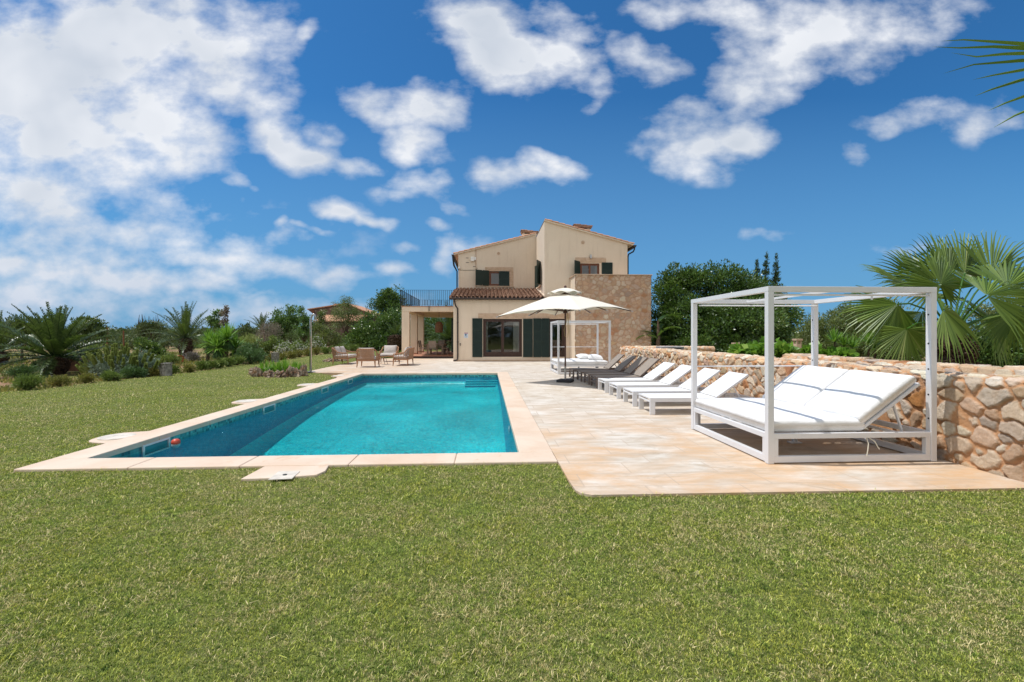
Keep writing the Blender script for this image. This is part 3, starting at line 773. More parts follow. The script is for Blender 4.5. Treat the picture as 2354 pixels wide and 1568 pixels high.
mb = MB()                                                    # sides, back, inner floors
mb.add([(XL,YF,0),(XL,YE,0),(XL,YE,LR-(XM-XL)*sl2),(XL,YB,LR-(XM-XL)*sl2),(XL,YB,EZ+0.9),(XL,YF,EZ)],[(0,1,2,3,4,5)])
hs = (27.3,28.9)  # side window of the tall block
sw = (AX(1247,450,XM).y, AX(1235,450,XM).y)
mb.add([(XM,YF,EZ),(XM,YE,EZ),(XM,YE,H_RIDGE-0.03),(XM,YF,H_RIDGE-0.03)],[(0,1,2,3)])
mb.add([(XR,YF,0),(XR,YE,0),(XR,YE,H_RIDGE-(XR-XM)*sl-0.03),(XR,YF,H_RIDGE-(XR-XM)*sl-0.03)],[(0,1,2,3)])
mb.add([(XL,YE,0),(XR,YE,0),(XR,YE,H_RIDGE-(XR-XM)*sl),(XM,YE,H_RIDGE),(XL,YE,LR-(XM-XL)*sl2)],[(0,1,2,3,4)])
mb.build('side_and_back_walls', M['plaster'], villa, world=True)
mb = MB(); mb.add([(XL+.01,YF+.15,0.16),(XR-.01,YF+.15,0.16),(XR-.01,YE-.01,0.16),(XL+.01,YE-.01,0.16)],[(0,1,2,3)])
mb.build('room_floor', M['terracotta_floor'], villa, world=True)
mb = MB(); mb.add([(XL+.01,YB-.1,3.3),(XR-.01,YB-.1,3.3),(XR-.01,YE-.01,3.3),(XL+.01,YE-.01,3.3)],[(0,1,2,3)]); mb.add([(XM+.01,YF+.15,3.35),(XR-.01,YF+.15,3.35),(XR-.01,YB-.1,3.35),(XM+.01,YB-.1,3.35)],[(0,1,2,3)])
mb.build('room_ceiling', M['plaster'], villa, world=True)
mb = MB(); mb.box(XL-0.012, door1[0]-0.05, YF-0.012, YF-0.001, 0.022, 0.10); mb.box(door1[0]-0.05, AY(1311,800,YF).x, YF-0.012, YF-0.001, 0.022, 0.10)
mb.build('plinth', M['sandstone'], villa, world=True)
# stone lintels and sills
mb = MB()
def slabrow(x0, x1, z0, z1, n, Y=YF, t=0.02):
    w = (x1-x0)/n
    for i in range(n): mb.box(x0+i*w+0.004, x0+(i+1)*w-0.004, Y-t, Y-0.001, z0, z1)
a = zz(737,883); b = zz(1545,931)
slabrow(a[0], b[0], b[1]+0.012, a[1], 5)
mb.build('stone_lintel', M['sandstone'], villa, world=True, bevel=0.004); mb = MB()
a = zz(1592,390); b = zz(1866,437); slabrow(a[0], b[0], b[1], a[1], 3)
mb.build('stone_lintel', M['sandstone'], villa, world=True, bevel=0.004); mb = MB()
a = zz(798,475,YB); b = zz(1048,511,YB); slabrow(a[0], b[0], b[1], a[1], 2, YB)
a = zz(1012,511,YB); b = zz(1048,640,YB); mb.box(a[0],b[0],YB-0.02,YB-0.001,b[1],a[1]-0.004)
a = zz(798,642,YB); b = zz(1052,652,YB); mb.box(a[0],b[0],YB-0.07,YB-0.001,b[1],a[1])
mb.build('stone_surround', M['sandstone'], villa, world=True, bevel=0.004)
# windows
def window(r, Y, mat, leaves, frame=0.07, name='window', curtain=None, rail=0.0):
    x0, x1, z0, z1 = r; mb = MB(); ya, yb = Y+0.08, Y+0.135
    f = frame
    mb.box(x0+.002,x0+f,ya,yb,z0+.002,z1-.002); mb.box(x1-f,x1-.002,ya,yb,z0+.002,z1-.002)
    mb.box(x0+f,x1-f,ya,yb,z1-f,z1-.002); mb.box(x0+f,x1-f,ya,yb,z0+.002,z0+f)
    w = (x1-x0-2*f)/leaves; g = frame*0.85
    for i in range(leaves):
        a = x0+f+i*w; b = a+w; y1, y2 = ya-0.025, yb-0.02
        mb.box(a,a+g,y1,y2,z0+f,z1-f); mb.box(b-g,b,y1,y2,z0+f,z1-f); mb.box(a+g,b-g,y1,y2,z1-f-g,z1-f); mb.box(a+g,b-g,y1,y2,z0+f,z0+f+g+rail)
    o = mb.build(name, mat, villa, world=True, bevel=0.006)
    # the frame's own parts hang under it; o sits at the villa origin
    pane = MB(); yp = ya+0.01
    for i in range(leaves):
        a = x0+f+i*w+g; b = x0+f+(i+1)*w-g
        pane.add([(p[0]-villa.location.x,p[1]-villa.location.y,p[2]) for p in [(a,yp,z0+f+g+rail),(b,yp,z0+f+g+rail),(b,yp,z1-f-g),(a,yp,z1-f-g)]],[(0,1,2,3)])
    pane.build('pane', M['glass'], o, fix=False)
    if curtain:
        for (ca, cb) in curtain:
            n = 40; cm = MB(); P = []
            for k in range(n+1):
                xx = ca+(cb-ca)*k/n; yy = yb+0.10+0.035*math.sin(k*1.1)+0.012*math.sin(k*2.9)
                P += [(xx-villa.location.x, yy-villa.location.y, z0+0.05), (xx-villa.location.x, yy-villa.location.y, z1-0.02)]
            cm.add(P, [(2*k,2*k+2,2*k+3,2*k+1) for k in range(n)])
            cm.build('curtain', M['curtain'], o, smooth=True)
    return o
c1 = rect(795,940,823,1225); c2 = rect(1048,940,1108,1225)
d1 = window(door1, YF, M['brownframe'], 2, 0.09, 'patio_door', [(door1[0]+0.12,c1[1]), (c2[0],door1[1]-0.12)], 0.12)
d2 = window(door2, YF, M['brownframe'], 2, 0.09, 'patio_door', None, 0.12)
window((w2[0],w2[1],w2[2],w2[3]), YF, M['redframe'], 2, 0.06, 'window', [(w2[1]-0.22,w2[1]-0.07)])
window(w1, YB, M['redframe'], 1, 0.07, 'window')
# door handles
mb = MB(); vx, vy = villa.location.x, villa.location.y
for x, z in ((door2[1]-0.19,1.15),): 
    mb.tube([(x-vx,YF+0.05-vy,z),(x-vx,YF+0.0-vy,z),(x-0.12-vx,YF+0.0-vy,z)], 0.012, 6)
mb.build('handle', M['iron'], d2)
# shutters: framed louvre leaves
def shutter_leaf(hinge, width, h, ang, z0, panels, name='shutter', sub=None):
    """leaf hinged at (x,y), extends along +x rotated by ang"""
    mb = MB(); t = 0.035; s = 0.055
    cols = 2 if width > 0.75 else 1
    mb.box(0,s,-t,0,0,h); mb.box(width-s,width,-t,0,0,h)
    if cols == 2: mb.box(width/2-s*0.5,width/2+s*0.5,-t,0,s,h-s)
    zs = [0]+[h*p for p in panels]+[h]
    for z in zs:
        a = max(0, z-s/2) if z > 0 else 0; b = a+s if z < h else h; a = b-s
        mb.box(s,width-s,-t,0,a,b) if cols == 1 else (mb.box(s,width/2-s/2,-t,0,a,b), mb.box(width/2+s/2,width-s,-t,0,a,b))
    segs = [(s,width-s)] if cols == 1 else [(s,width/2-s/2),(width/2+s/2,width-s)]
    for i in range(len(zs)-1):
        a = zs[i]+s*0.9; b = zs[i+1]-s*0.9; n = max(3,int((b-a)/0.062))
        for k in range(n):
            z = a+(b-a)*(k+0.5)/n
            for xa, xb in segs:
                mb.add([(xa,-t+0.004,z-0.03),(xb,-t+0.004,z-0.03),(xb,-0.006,z+0.022),(xa,-0.006,z+0.022),(xa,-t+0.004,z-0.022),(xb,-t+0.004,z-0.022),(xb,-0.006,z+0.03),(xa,-0.006,z+0.03)],
                       [(0,1,2,3),(7,6,5,4),(0,4,5,1),(3,2,6,7)])
    mb.box(s*0.9,width-s*0.9,-0.0045,-0.001,s*0.9,h-s*0.9)
    o = mb.build(name, M['shutter'], villa); o.location = (hinge[0]-vx, hinge[1]-vy, z0); o.rotation_euler = (0,0,ang)
    return o
def leaf_flat(x0, x1, z0, z1, Y, panels, ang=0.0, left=True):
    w = x1-x0
    return shutter_leaf((x0,Y), w, z1-z0, ang, z0, panels)
r = rect(686,928,775,1270); leaf_flat(r[0],r[1],r[2],r[3],YF-0.012,(0.40,0.68))
r = rect(1133,932,1218,1270); leaf_flat(r[0],r[1],r[2],r[3],YF-0.012,(0.40,0.66))
r = rect(1223,928,1365,1270); leaf_flat(r[0],r[1],r[2],r[3],YF-0.05,(0.40,0.66))
r = rect(1827,436,1922,543); leaf_flat(r[0],r[1],r[2]-0.25,r[3],YF-0.012,(0.5,))
r = rect(1602,418,1638,541); w_ = r[1]-r[0]
shutter_leaf((w2[0],YF-0.01), 0.62, w2[3]-w2[2]+0.1, PI+0.87, w2[2], (0.5,))
r = rect(920,513,1012,641,YB); leaf_flat(r[0],r[1],r[2],r[3],YB-0.02,(0.5,))
shutter_leaf((w1[0],YB-0.01), 0.98, w1[3]-w1[2]+0.04, PI+0.45, w1[2], (0.5,))
# window in the flank of the tall block
za = AX(1240,604,XM).z
e_ = MB(); e_.box(XM-0.012,XM-0.001,27.75,28.85,4.62,6.0); e_.build('flank_window', M['brownframe'], villa, world=True)
shutter_leaf((XM-0.01,28.9), 0.72, 1.42, PI/2+0.25, 4.6, (0.5,))
shutter_leaf((XM-0.01,27.7), 0.72, 1.42, -PI/2-0.42, 4.6, (0.5,))
e_ = MB(); e_.box(XM-0.09,XM-0.001,27.6,29.0,4.50,4.58); e_.build('flank_sill', M['sandstone'], villa, world=True)
# ---------------------------------------------------------------- tiles
def tile_run(mb, p0, p1, r, n, rng, seg=6, up=Vector((0,0,1))):
    """a line of overlapping half-round cover tiles from p0 (low) to p1 (high)"""
    p0 = Vector(p0); p1 = Vector(p1); d = (p1-p0).normalized(); sd = d.cross(up).normalized(); u2 = sd.cross(d)
    step = (p1-p0)/n
    for i in range(n):
        a = p0+step*i+u2*0.018*0; b = p0+step*(i+1)+d*0.05
        j = rng.uniform(-0.008,0.008); mb.cur = float(np.clip(rng.normal(0.5,0.28),0,1))
        ra, rb = r*1.0, r*0.82; la, lb = 0.022, 0.0
        vs = []
        for (c, rr, lift) in ((a,ra,la),(b,rb,lb)):
            for q in (1.0, 0.82):
                for k in range(seg+1):
                    t = PI*k/seg
                    vs.append(c+sd*(math.cos(t)*rr*q+j)+u2*(math.sin(t)*rr*q+lift))
        m_ = seg+1; fs = []
        for k in range(seg):
            fs.append((k,k+1,2*m_+k+1,2*m_+k)); fs.append((k,m_+k,m_+k+1,k+1)); fs.append((m_+k+1,m_+k,3*m_+k,3*m_+k+1))
        mb.add(vs, fs)
    mb.cur = 0.5
rng = np.random.default_rng(21)
EY = YF-0.22; ez = AY(*ZP(700,745),EY).z; tz = AY(*ZP(700,662),YB).z-0.04
mb = MB(); nt = 23; span = (XM-0.02)-(XL-0.16)
for i in range(nt):
    x = XL-0.16+span*(i+0.5)/nt
    y0 = EY-rng.uniform(0,0.03)
    tile_run(mb, (x,y0,ez+0.0), (x,YB-0.01,tz), 0.098, 12, rng)
mb.build('lean_to_roof', M['tile'], villa, world=True)
mb = MB()
for i in range(nt+1):
    x = XL-0.16+span*i/nt; mb.cur = rng.uniform(0.1,0.6)
    a = Vector((x,EY-0.015,ez-0.005)); b = Vector((x,YB-0.01,tz-0.005)); r_ = 0.085
    vs = []
    for c in (a,b):
        for k in range(7):
            t = PI*k/6; vs.append(c+Vector((math.cos(t)*r_,0,-math.sin(t)*r_*0.55+0.015)))
    mb.add(vs, [(k,k+1,8+k,7+k) for k in range(6)])
mb.build('roof_channels', M['tile'], villa, world=True)
mb = MB(); mb.prism([(EY+0.08,ez-0.09),(YB-0.002,tz-0.09),(YB-0.002,tz-0.05),(EY+0.08,ez-0.05)],'x',XL-0.15,XM-0.004); mb.build('lean_to_boards', M['brownframe'], villa, world=True)
# flashing where the lean-to meets the walls
mb = MB(); mb.prism([(EY+0.05,ez+0.06),(YB-0.01,tz+0.06),(YB-0.01,tz+0.14),(EY+0.05,ez+0.14)],'x',XM-0.05,XM-0.003); mb.build('roof_flashing', M['plaster'], villa, world=True)
# main roofs: slab, verge tiles along the gables, covering tiles
mb = MB(); YV = YF-0.10
mb.prism([(XM-0.0,H_RIDGE-0.02),(XRE,H_RIDGE-(XRE-XM)*sl-0.02),(XRE,H_RIDGE-(XRE-XM)*sl-0.10),(XM,H_RIDGE-0.10)],'y',YV,YE+0.3)
mb.build('roof_slab', M['plaster'], villa, world=True); mb = MB()
mb.prism([(XM-0.002,LR-0.0),(LE.x-0.02,LR-(XM-LE.x+0.02)*sl2),(LE.x-0.02,LR-(XM-LE.x+0.02)*sl2-0.08),(XM-0.002,LR-0.08)],'y',YB-0.10,YE+0.3)
mb.build('roof_slab', M['plaster'], villa, world=True)
mb = MB()
for k, y in enumerate(np.linspace(YV+0.05, YV+0.05+0.22*10, 11)):
    tile_run(mb, (XRE+0.03,y,H_RIDGE-(XRE+0.03-XM)*sl-0.03), (XM+0.05,y,H_RIDGE-0.04), 0.085, 14, rng)
mb.build('main_roof', M['tile_pale'], villa, world=True); mb = MB()
for k, y in enumerate(np.linspace(YB-0.05, YB-0.05+0.22*8, 9)):
    tile_run(mb, (LE.x-0.05,y,LR-(XM-LE.x+0.05)*sl2-0.01), (XM-0.05,y,LR-0.02), 0.085, 15, rng)
mb.build('main_roof', M['tile_pale'], villa, world=True)
# chimneys with tiled caps
def chimney(x, y, z, w, d, h):
    mb = MB(); mb.box(x-w/2,x+w/2,y-d/2,y+d/2,z-0.5,z+h); mb.box(x-w/2-.05,x+w/2+.05,y-d/2-.05,y+d/2+.05,z+h,z+h+0.05)
    for sx in (-1,1):
        mb.box(x+sx*w*0.42-0.05,x+sx*w*0.42+0.05,y-d/2,y+d/2,z+h+0.05,z+h+0.16)
    o = mb.build('chimney', M['plaster'], villa, world=True)
    c = MB(); X0, Y0 = x-vx, y-vy
    c.add([(X0-w/2-.12,Y0-d/2-.1,z+h+.16),(X0+w/2+.12,Y0-d/2-.1,z+h+.10),(X0+w/2+.12,Y0+d/2+.1,z+h+.10),(X0-w/2-.12,Y0+d/2+.1,z+h+.16),
           (X0-w/2-.10,Y0-d/2-.1,z+h+.30),(X0+w/2+.14,Y0-d/2-.1,z+h+.19),(X0+w/2+.14,Y0+d/2+.1,z+h+.19),(X0-w/2-.10,Y0+d/2+.1,z+h+.30)],
          [(0,3,2,1),(4,5,6,7),(0,1,5,4),(1,2,6,5),(2,3,7,6),(3,0,4,7)])
    for k in range(5): tile_run(c, (X0+w/2+.18,Y0-d/2+k*d/4,z+h+.18), (X0-w/2-.1,Y0-d/2+k*d/4,z+h+.30), 0.09, 3, rng)
    c.build('chimney_cap', M['tile'], o)
p = PD(*ZP(1655,150), 28.6); chimney(p.x, 28.4, p.z-0.22, 0.85, 0.6, 0.20)
p = PD(*ZP(1184,195), 33.5); chimney(p.x, 33.2, p.z-0.22, 0.95, 0.6, 0.16)
# gutters and downpipes
mb = MB()
g = [(EY-0.085,ez+0.0),(EY-0.10,ez-0.04),(EY-0.07,ez-0.10),(EY+0.0,ez-0.12),(EY+0.05,ez-0.08),(EY+0.055,ez-0.02)]
mb.prism(g,'x',XL-0.22,AY(1311,800,YF).x-0.25); mb.build('gutter', M['gutter'], villa, world=True, bevel=0.005)
mb = MB(); gx = XRE+0.06; gz = H_RIDGE-(gx-XM)*sl-0.08
mb.prism([(gx-0.06,gz),(gx-0.07,gz-0.08),(gx-0.02,gz-0.13),(gx+0.06,gz-0.12),(gx+0.10,gz-0.02),(gx+0.10,gz)],'y',YF-0.14,YE)
mb.build('eaves_gutter', M['gutter'], villa, world=True); mb = MB()
gx2 = LE.x-0.06; gz2 = LR-(XM-gx2)*sl2-0.06
mb.prism([(gx2+0.06,gz2),(gx2+0.06,gz2-0.10),(gx2,gz2-0.13),(gx2-0.08,gz2-0.10),(gx2-0.11,gz2),(gx2-0.10,gz2+0.01)],'y',YB-0.14,YE)
mb.build('eaves_gutter', M['gutter'], villa, world=True)
mb = MB()
px = zz(557,900)[0]; qx = zz(530,790)[0]
mb.tube([(qx,YF-0.20,ez-0.10),(qx,YF-0.20,ez-0.2),(qx+0.05,YF-0.16,ez-0.42),(px,YF-0.07,ez-0.62),(px,YF-0.06,ez-0.9),(px,YF-0.06,0.2),(px-0.03,YF-0.10,0.10),(px-0.22,YF-0.16,0.07)], 0.042, 10)
for z in (2.2,1.1): mb.tube([(px,YF-0.06,z),(px,YF-0.06,z+0.05)], 0.052, 10)
mb.build('downpipe', M['gutter'], villa, world=True, smooth=True)
mb = MB(); rx = zz(2060,500)[0]+0.02
mb.tube([(gx,YF-0.05,gz-0.12),(gx,YF-0.05,gz-0.22),(gx-0.06,YF-0.02,gz-0.36),(rx+0.03,YF+0.05,gz-0.50),(rx,YF+0.08,gz-0.66),(rx,YF+0.08,4.2)], 0.042, 10)
mb.build('downpipe', M['iron'], villa, world=True, smooth=True)
mb = MB(); lx = AY(*ZP(551,500),YB).x
mb.tube([(gx2,YB-0.05,gz2-0.12),(gx2,YB-0.05,gz2-0.3),(gx2+0.05,YB-0.05,gz2-0.7),(lx,YB-0.05,gz2-1.1),(lx,YB-0.05,3.5)], [0.08,0.06,0.06,0.042,0.042], 10)
mb.build('downpipe', M['iron'], villa, world=True, smooth=True)
# small fittings on the walls
def fit(name, mb, mat): return mb.build(name, mat, villa, world=True)
mb = MB(); a = zz(717,297,YB); b = zz(717,655,YB); mb.tube([(a[0],YB-0.035,a[1]),(b[0],YB-0.035,b[1])],0.022,6); fit('conduit', mb, M['sandstone'])
mb = MB(); a = zz(672,387,YB); b = zz(703,425,YB); mb.box(a[0],b[0],YB-0.16,YB-0.005,b[1],a[1]); a = zz(703,390,YB); b = zz(719,415,YB); mb.box(a[0],b[0],YB-0.12,YB-0.06,b[1],a[1])
mb.build('junction_box', M['curtain'], villa, world=True, bevel=0.012)
for (x0,x1,y) in ((628,652,394),(628,655,435),(692,717,470)):
    mb = MB(); a = zz(x0,y,YB); b = zz(x1,y,YB); mb.box(a[0],b[0],YB-0.01,YB-0.001,a[1]-0.018,a[1]+0.012); fit('wall_slot', mb, M['gutter'])
mb = MB(); q = [zz(x,y,YB) for x,y in ((560,500),(620,503),(700,502),(722,498),(730,482))]; mb.tube([(p[0],YB-0.015,p[1]) for p in q],0.011,5); fit('cable', mb, M['gutter'])
mb = MB(); a = zz(569,485,YB); mb.lathe([(0.02,0.09),(0.07,0.08),(0.08,0.0),(0.06,-0.05),(0.0,-0.08)],(a[0],YB-0.09,a[1]),12); mb.build('camera_dome', M['white_plastic'], villa, world=True, smooth=True)
for x, y, Y in ((917,355,YB),(1662,257,YF)):
    a = zz(x,y,Y); mb = MB()
    n = 16; vs = [(a[0]+math.cos(2*PI*k/n)*r, Y-d, a[1]+math.sin(2*PI*k/n)*r) for r, d in ((0.10,0.001),(0.10,0.02),(0.065,0.02),(0.055,0.004)) for k in range(n)]
    mb.add(vs, [(i*n+k,i*n+(k+1)%n,(i+1)*n+(k+1)%n,(i+1)*n+k) for i in range(3) for k in range(n)]+[tuple(3*n+k for k in range(n))])
    fit('round_vent', mb, M['sandstone'])
mb = MB(); a = zz(1729,384); mb.tube([(a[0],YF-0.08,a[1]-0.11),(a[0],YF-0.08,a[1]+0.10)],0.055,12); mb.box(a[0]-0.02,a[0]+0.02,YF-0.04,YF-0.001,a[1]-0.03,a[1]+0.03); mb.build('wall_lamp', M['steel'], villa, world=True)
mb = MB(); a = zz(580,1152); mb.tube([(a[0],YF-0.0,a[1]),(a[0],YF-0.12,a[1])],0.035,8); mb.tube([(a[0],YF-0.10,a[1]),(a[0],YF-0.12,a[1]-0.12)],0.018,8); fit('garden_tap', mb, M['gutter'])
# ---------------------------------------------------------------- stone-faced block
YS = 24.25; sx0 = AY(1323.4,700,YS).x; sx1 = AY(1496.3,700,YS).x; sz = AY(1400,632.6,YS).z
U, Vv, h, c = rubble(sx1-sx0, sz, 0.27, 0.022, 0.028, 61, mortar=(0.62,0.41,0.285), gap=0.34, tone=0.80, blend=0.40)
P = np.stack([sx0+U, YS-h*1.0, Vv], -1); grid_mesh('stone_facing', P, c, M['rubble'], villa)
U, Vv, h, c = rubble(0.16, sz-0.03, 0.22, 0.03, 0.025, 63, mortar=(0.58,0.42,0.29), gap=0.1)
P = np.stack([sx0-h*0.8+0.004, YS+0.16-U, Vv], -1); grid_mesh('stone_quoins', P, c, M['rubble'], villa)
mb = MB(); mb.box(sx0+0.004,sx1-0.01,YS+0.162,YF-0.002,0,sz-0.005); mb.box(sx0+0.06,sx1-0.01,YS+0.02,YS+0.16,0,sz-0.005); mb.box(XR+0.002,sx1-0.01,YF,31,0,sz-0.005)
mb.build('terrace_block', M['plaster'], villa, world=True)
U, Vv, h, c = rubble(31-YS, sz, 0.27, 0.03, 0.05, 65); P = np.stack([sx1+h, YS+U, Vv], -1); grid_mesh('stone_facing', P, c, M['rubble'], villa)
mb = MB(); mb.box(sx0-0.05,sx1+0.07,YS-0.07,YF-0.004,sz,sz+0.045); mb.box(XR+0.005,sx1+0.07,YF-0.004,31,sz,sz+0.045); mb.build('coping_slab', M['sandstone'], villa, world=True, bevel=0.006)
# ---------------------------------------------------------------- porch
PY = 29.5; pxl = AY(923.4,760,PY+0.02).x; FZ = 0.16
PE = 37.6
mb = MB(); mb.box(pxl-0.25,XL-0.003,PY,PE+0.6,-0.05,FZ); mb.build('porch_floor', M['terracotta_floor'], villa, world=True)
mb = MB(); mb.box(pxl-0.25,XL-0.003,PY-0.03,PY-0.002,-0.05,FZ-0.012); mb.build('porch_step', M['gutter'], villa, world=True)
zs0 = AY(980,716.5,PY).z; zs1 = AY(980,705,PY).z
cw = 0.47
for i, yc in enumerate((PY+0.02, 32.85, 36.1)):
    mb = MB(); mb.box(pxl,pxl+cw,yc,yc+0.42,FZ+0.001,zs0-0.002); o = mb.build('column', M['plaster'], villa, world=True, bevel=0.01)
    mb = MB(); mb.box(pxl-0.012-vx,pxl+cw+0.012-vx,yc-0.012-vy,yc+0.432-vy,FZ+0.002,FZ+0.09); mb.build('skirting', M['terracotta_floor'], o)
mb = MB(); mb.box(pxl,XL-0.003,PY,PY+0.42,zs0,zs1); mb.box(pxl,pxl+cw,PY+0.42,PE,zs0,zs1); mb.box(pxl+cw,XL-0.003,36.1,PE,zs0-0.06,zs1); mb.box(pxl+cw,XL-0.003,PY+0.42,36.1,zs1-0.12,zs1-0.004)
mb.build('porch_roof', M['plaster'], villa, world=True, bevel=0.008)
mb = MB(); mb.box(pxl-0.04,XL-0.003,PY-0.04,PE+0.04,zs1+0.001,zs1+0.035); mb.build('terrace_edge_tiles', M['terracotta_floor'], villa, world=True)
# railing
mb = MB(); rt = AY(980,667,PY-0.05).z; rb = zs1+0.10; xa = pxl-0.06; ya = PY-0.06; yb = PE
def rail_run(p, q, n, bw=0.028):
    p = Vector(p); q = Vector(q)
    mb.bar(p+Vector((0,0,rt)), q+Vector((0,0,rt)), 0.04, 0.012); mb.bar(p+Vector((0,0,rb)), q+Vector((0,0,rb)), 0.035, 0.012)
    for i in range(n+1):
        c = p+(q-p)*i/n; mb.bar(c+Vector((0,0,rb)), c+Vector((0,0,rt)), bw, bw, (0,1,0))
rail_run((xa,ya,0),(XL-0.0,ya,0),28); rail_run((xa,ya,0),(xa,yb,0),44,0.015); rail_run((xa,yb,0),(XL,yb,0),28)
for p in ((xa,ya),(xa,yb),((xa+XL)/2+0.0,ya),(xa,(ya+yb)/2)):
    low = zs0+0.02 if p[1] == ya and p[0] != xa else zs1-0.25
    mb.bar((p[0],p[1],low),(p[0],p[1],rt),0.04,0.03,(0,1,0))
mb.build('railing', M['iron'], villa, world=True)
shutter_leaf((XL-0.02,31.2), 0.5, 2.3, PI+0.12, 0.35, (0.5,))
# wall sign
a = zz(612,1053); b = zz(648,1100)
e = empty('wall_sign', ((a[0]+b[0])/2,YF,b[1]), 'small white notice with red header and blue symbol on the villa wall', 'sign')
x0, x1, z0, z1 = a[0], b[0], b[1], a[1]; H_ = z1-z0; Wd = x1-x0
mb = MB(); mb.box(x0,x1,YF-0.006,YF-0.001,z0,z1); mb.build('sign_plate', M['signwhite'], e, world=True)
mb = MB(); mb.box(x0+Wd*.04,x1-Wd*.04,YF-0.009,YF-0.0065,z1-H_*.19,z1-H_*.02); mb.build('red_header', M['signred'], e, world=True)
mb = MB()
for k in range(7): mb.box(x0+Wd*(.12+k*.11),x0+Wd*(.18+k*.11),YF-0.011,YF-0.0095,z1-H_*.14,z1-H_*.07)
mb.build('header_marks', M['signwhite'], e, world=True)
mb = MB(); cx, cz = (x0+x1)/2-Wd*.02, z1-H_*.42
pts = [(cx+math.cos(t)*Wd*.24,YF-0.009,cz+math.sin(t)*Wd*.24) for t in np.linspace(-0.4,PI+0.7,14)]
mb.tube(pts,0.009,5); mb.lathe([(0.0,-0.045),(0.035,-0.03),(0.04,0.02),(0.0,0.045)],(cx-Wd*.06,YF-0.009,cz-0.01),8,sy=0.1); mb.build('blue_symbol', M['signblue'], e, world=True)
mb = MB()
for k, (a_, b_) in enumerate(((.2,.8),(.1,.88),(.2,.8),(.3,.7))):
    n = 5
    for q in range(n):
        w0 = x0+Wd*(a_+(b_-a_)*q/n); mb.box(w0, w0+Wd*(b_-a_)/n*0.7, YF-0.0085,YF-0.0065, z0+H_*(.33-k*.075), z0+H_*(.355-k*.075))
mb.build('small_print', M['signblue'], e, world=True)
# ================================================================ FURNITURE
def cushion_mesh(x0, x1, y0, y1, z0, z1, seed=0, nx=26, ny=26, puff=0.02, r=0.035):
    """soft slab: rounded rims, slightly domed top with wrinkles; returns verts, faces"""
    rng = np.random.default_rng(seed)
    def fr(n): 
        t = np.linspace(0,1,n); return t
    V = []; F_ = []
    xs = np.concatenate([[0,0.006,0.02],np.linspace(0.05,0.95,nx),[0.98,0.994,1]]); ys = np.concatenate([[0,0.006,0.02],np.linspace(0.05,0.95,ny),[0.98,0.994,1]])
    X, Y = np.meshgrid(xs, ys, indexing='ij')
    wx, wy = (x1-x0), (y1-y0)
    ed = np.minimum(np.minimum(X,1-X)*wx, np.minimum(Y,1-Y)*wy)
    rd = np.clip(ed/r,0,1); top = np.sqrt(np.clip(1-(1-rd)**2,0,1))
    wr = (fbm(X*wx*4+seed*7, Y*wy*4, seed, 4)-0.5)*0.022
    H = (z1-z0)
    Zt = z0+H*0.5+ (H*0.5)*top + (np.sin(X*PI)*np.sin(Y*PI))**0.5*puff + wr*rd
    Zb = z0+H*0.5-(H*0.5)*top
    PXx = x0+X*wx; PYy = y0+Y*wy
    n1, n2 = X.shape
    idx = np.arange(n1*n2).reshape(n1,n2)
    V = list(map(tuple, np.stack([PXx,PYy,Zt],-1).reshape(-1,3)))+list(map(tuple, np.stack([PXx,PYy,Zb],-1).reshape(-1,3)))
    for i in range(n1-1):
        for j in range(n2-1):
            a, b, c, d = idx[i,j], idx[i+1,j], idx[i+1,j+1], idx[i,j+1]
            F_.append((a,b,c,d)); F_.append((d+n1*n2,c+n1*n2,b+n1*n2,a+n1*n2))
    k = n1*n2
    for i in range(n1-1):
        for j, o in ((0,0),(n2-1,1)):
            a, b = idx[i,j], idx[i+1,j]; F_.append((a,a+k,b+k,b) if not o else (b,b+k,a+k,a))
    for j in range(n2-1):
        for i, o in ((0,1),(n1-1,0)):
            a, b = idx[i,j], idx[i,j+1]; F_.append((a,a+k,b+k,b) if not o else (b,b+k,a+k,a))
    return V, F_
def pillow_mesh(w, d, h, seed=0):
    n = 14; V = []; F_ = []
    for s in (1,-1):
        for i in range(n+1):
            for j in range(n+1):
                x = i/n*2-1; y = j/n*2-1
                pin = 1-0.10*(abs(x*y))**0.5*0; q = max(0,(1-x*x)*(1-y*y))**0.45
                cx = x*(1-0.07*(1-abs(y)**2)*0.0-0.06*(1-y*y)*abs(x)); cy = y*(1-0.06*(1-x*x)*abs(y))
                V.append((cx*w/2, cy*d/2, s*q*h/2+0.004*math.sin(x*9+seed)*math.sin(y*7)*q))
    k = (n+1)**2
    for i in range(n):
        for j in range(n):
            a = i*(n+1)+j; b = a+n+1
            F_.append((a,b,b+1,a+1)); F_.append((k+a,k+a+1,k+b+1,k+b))
    return V, F_
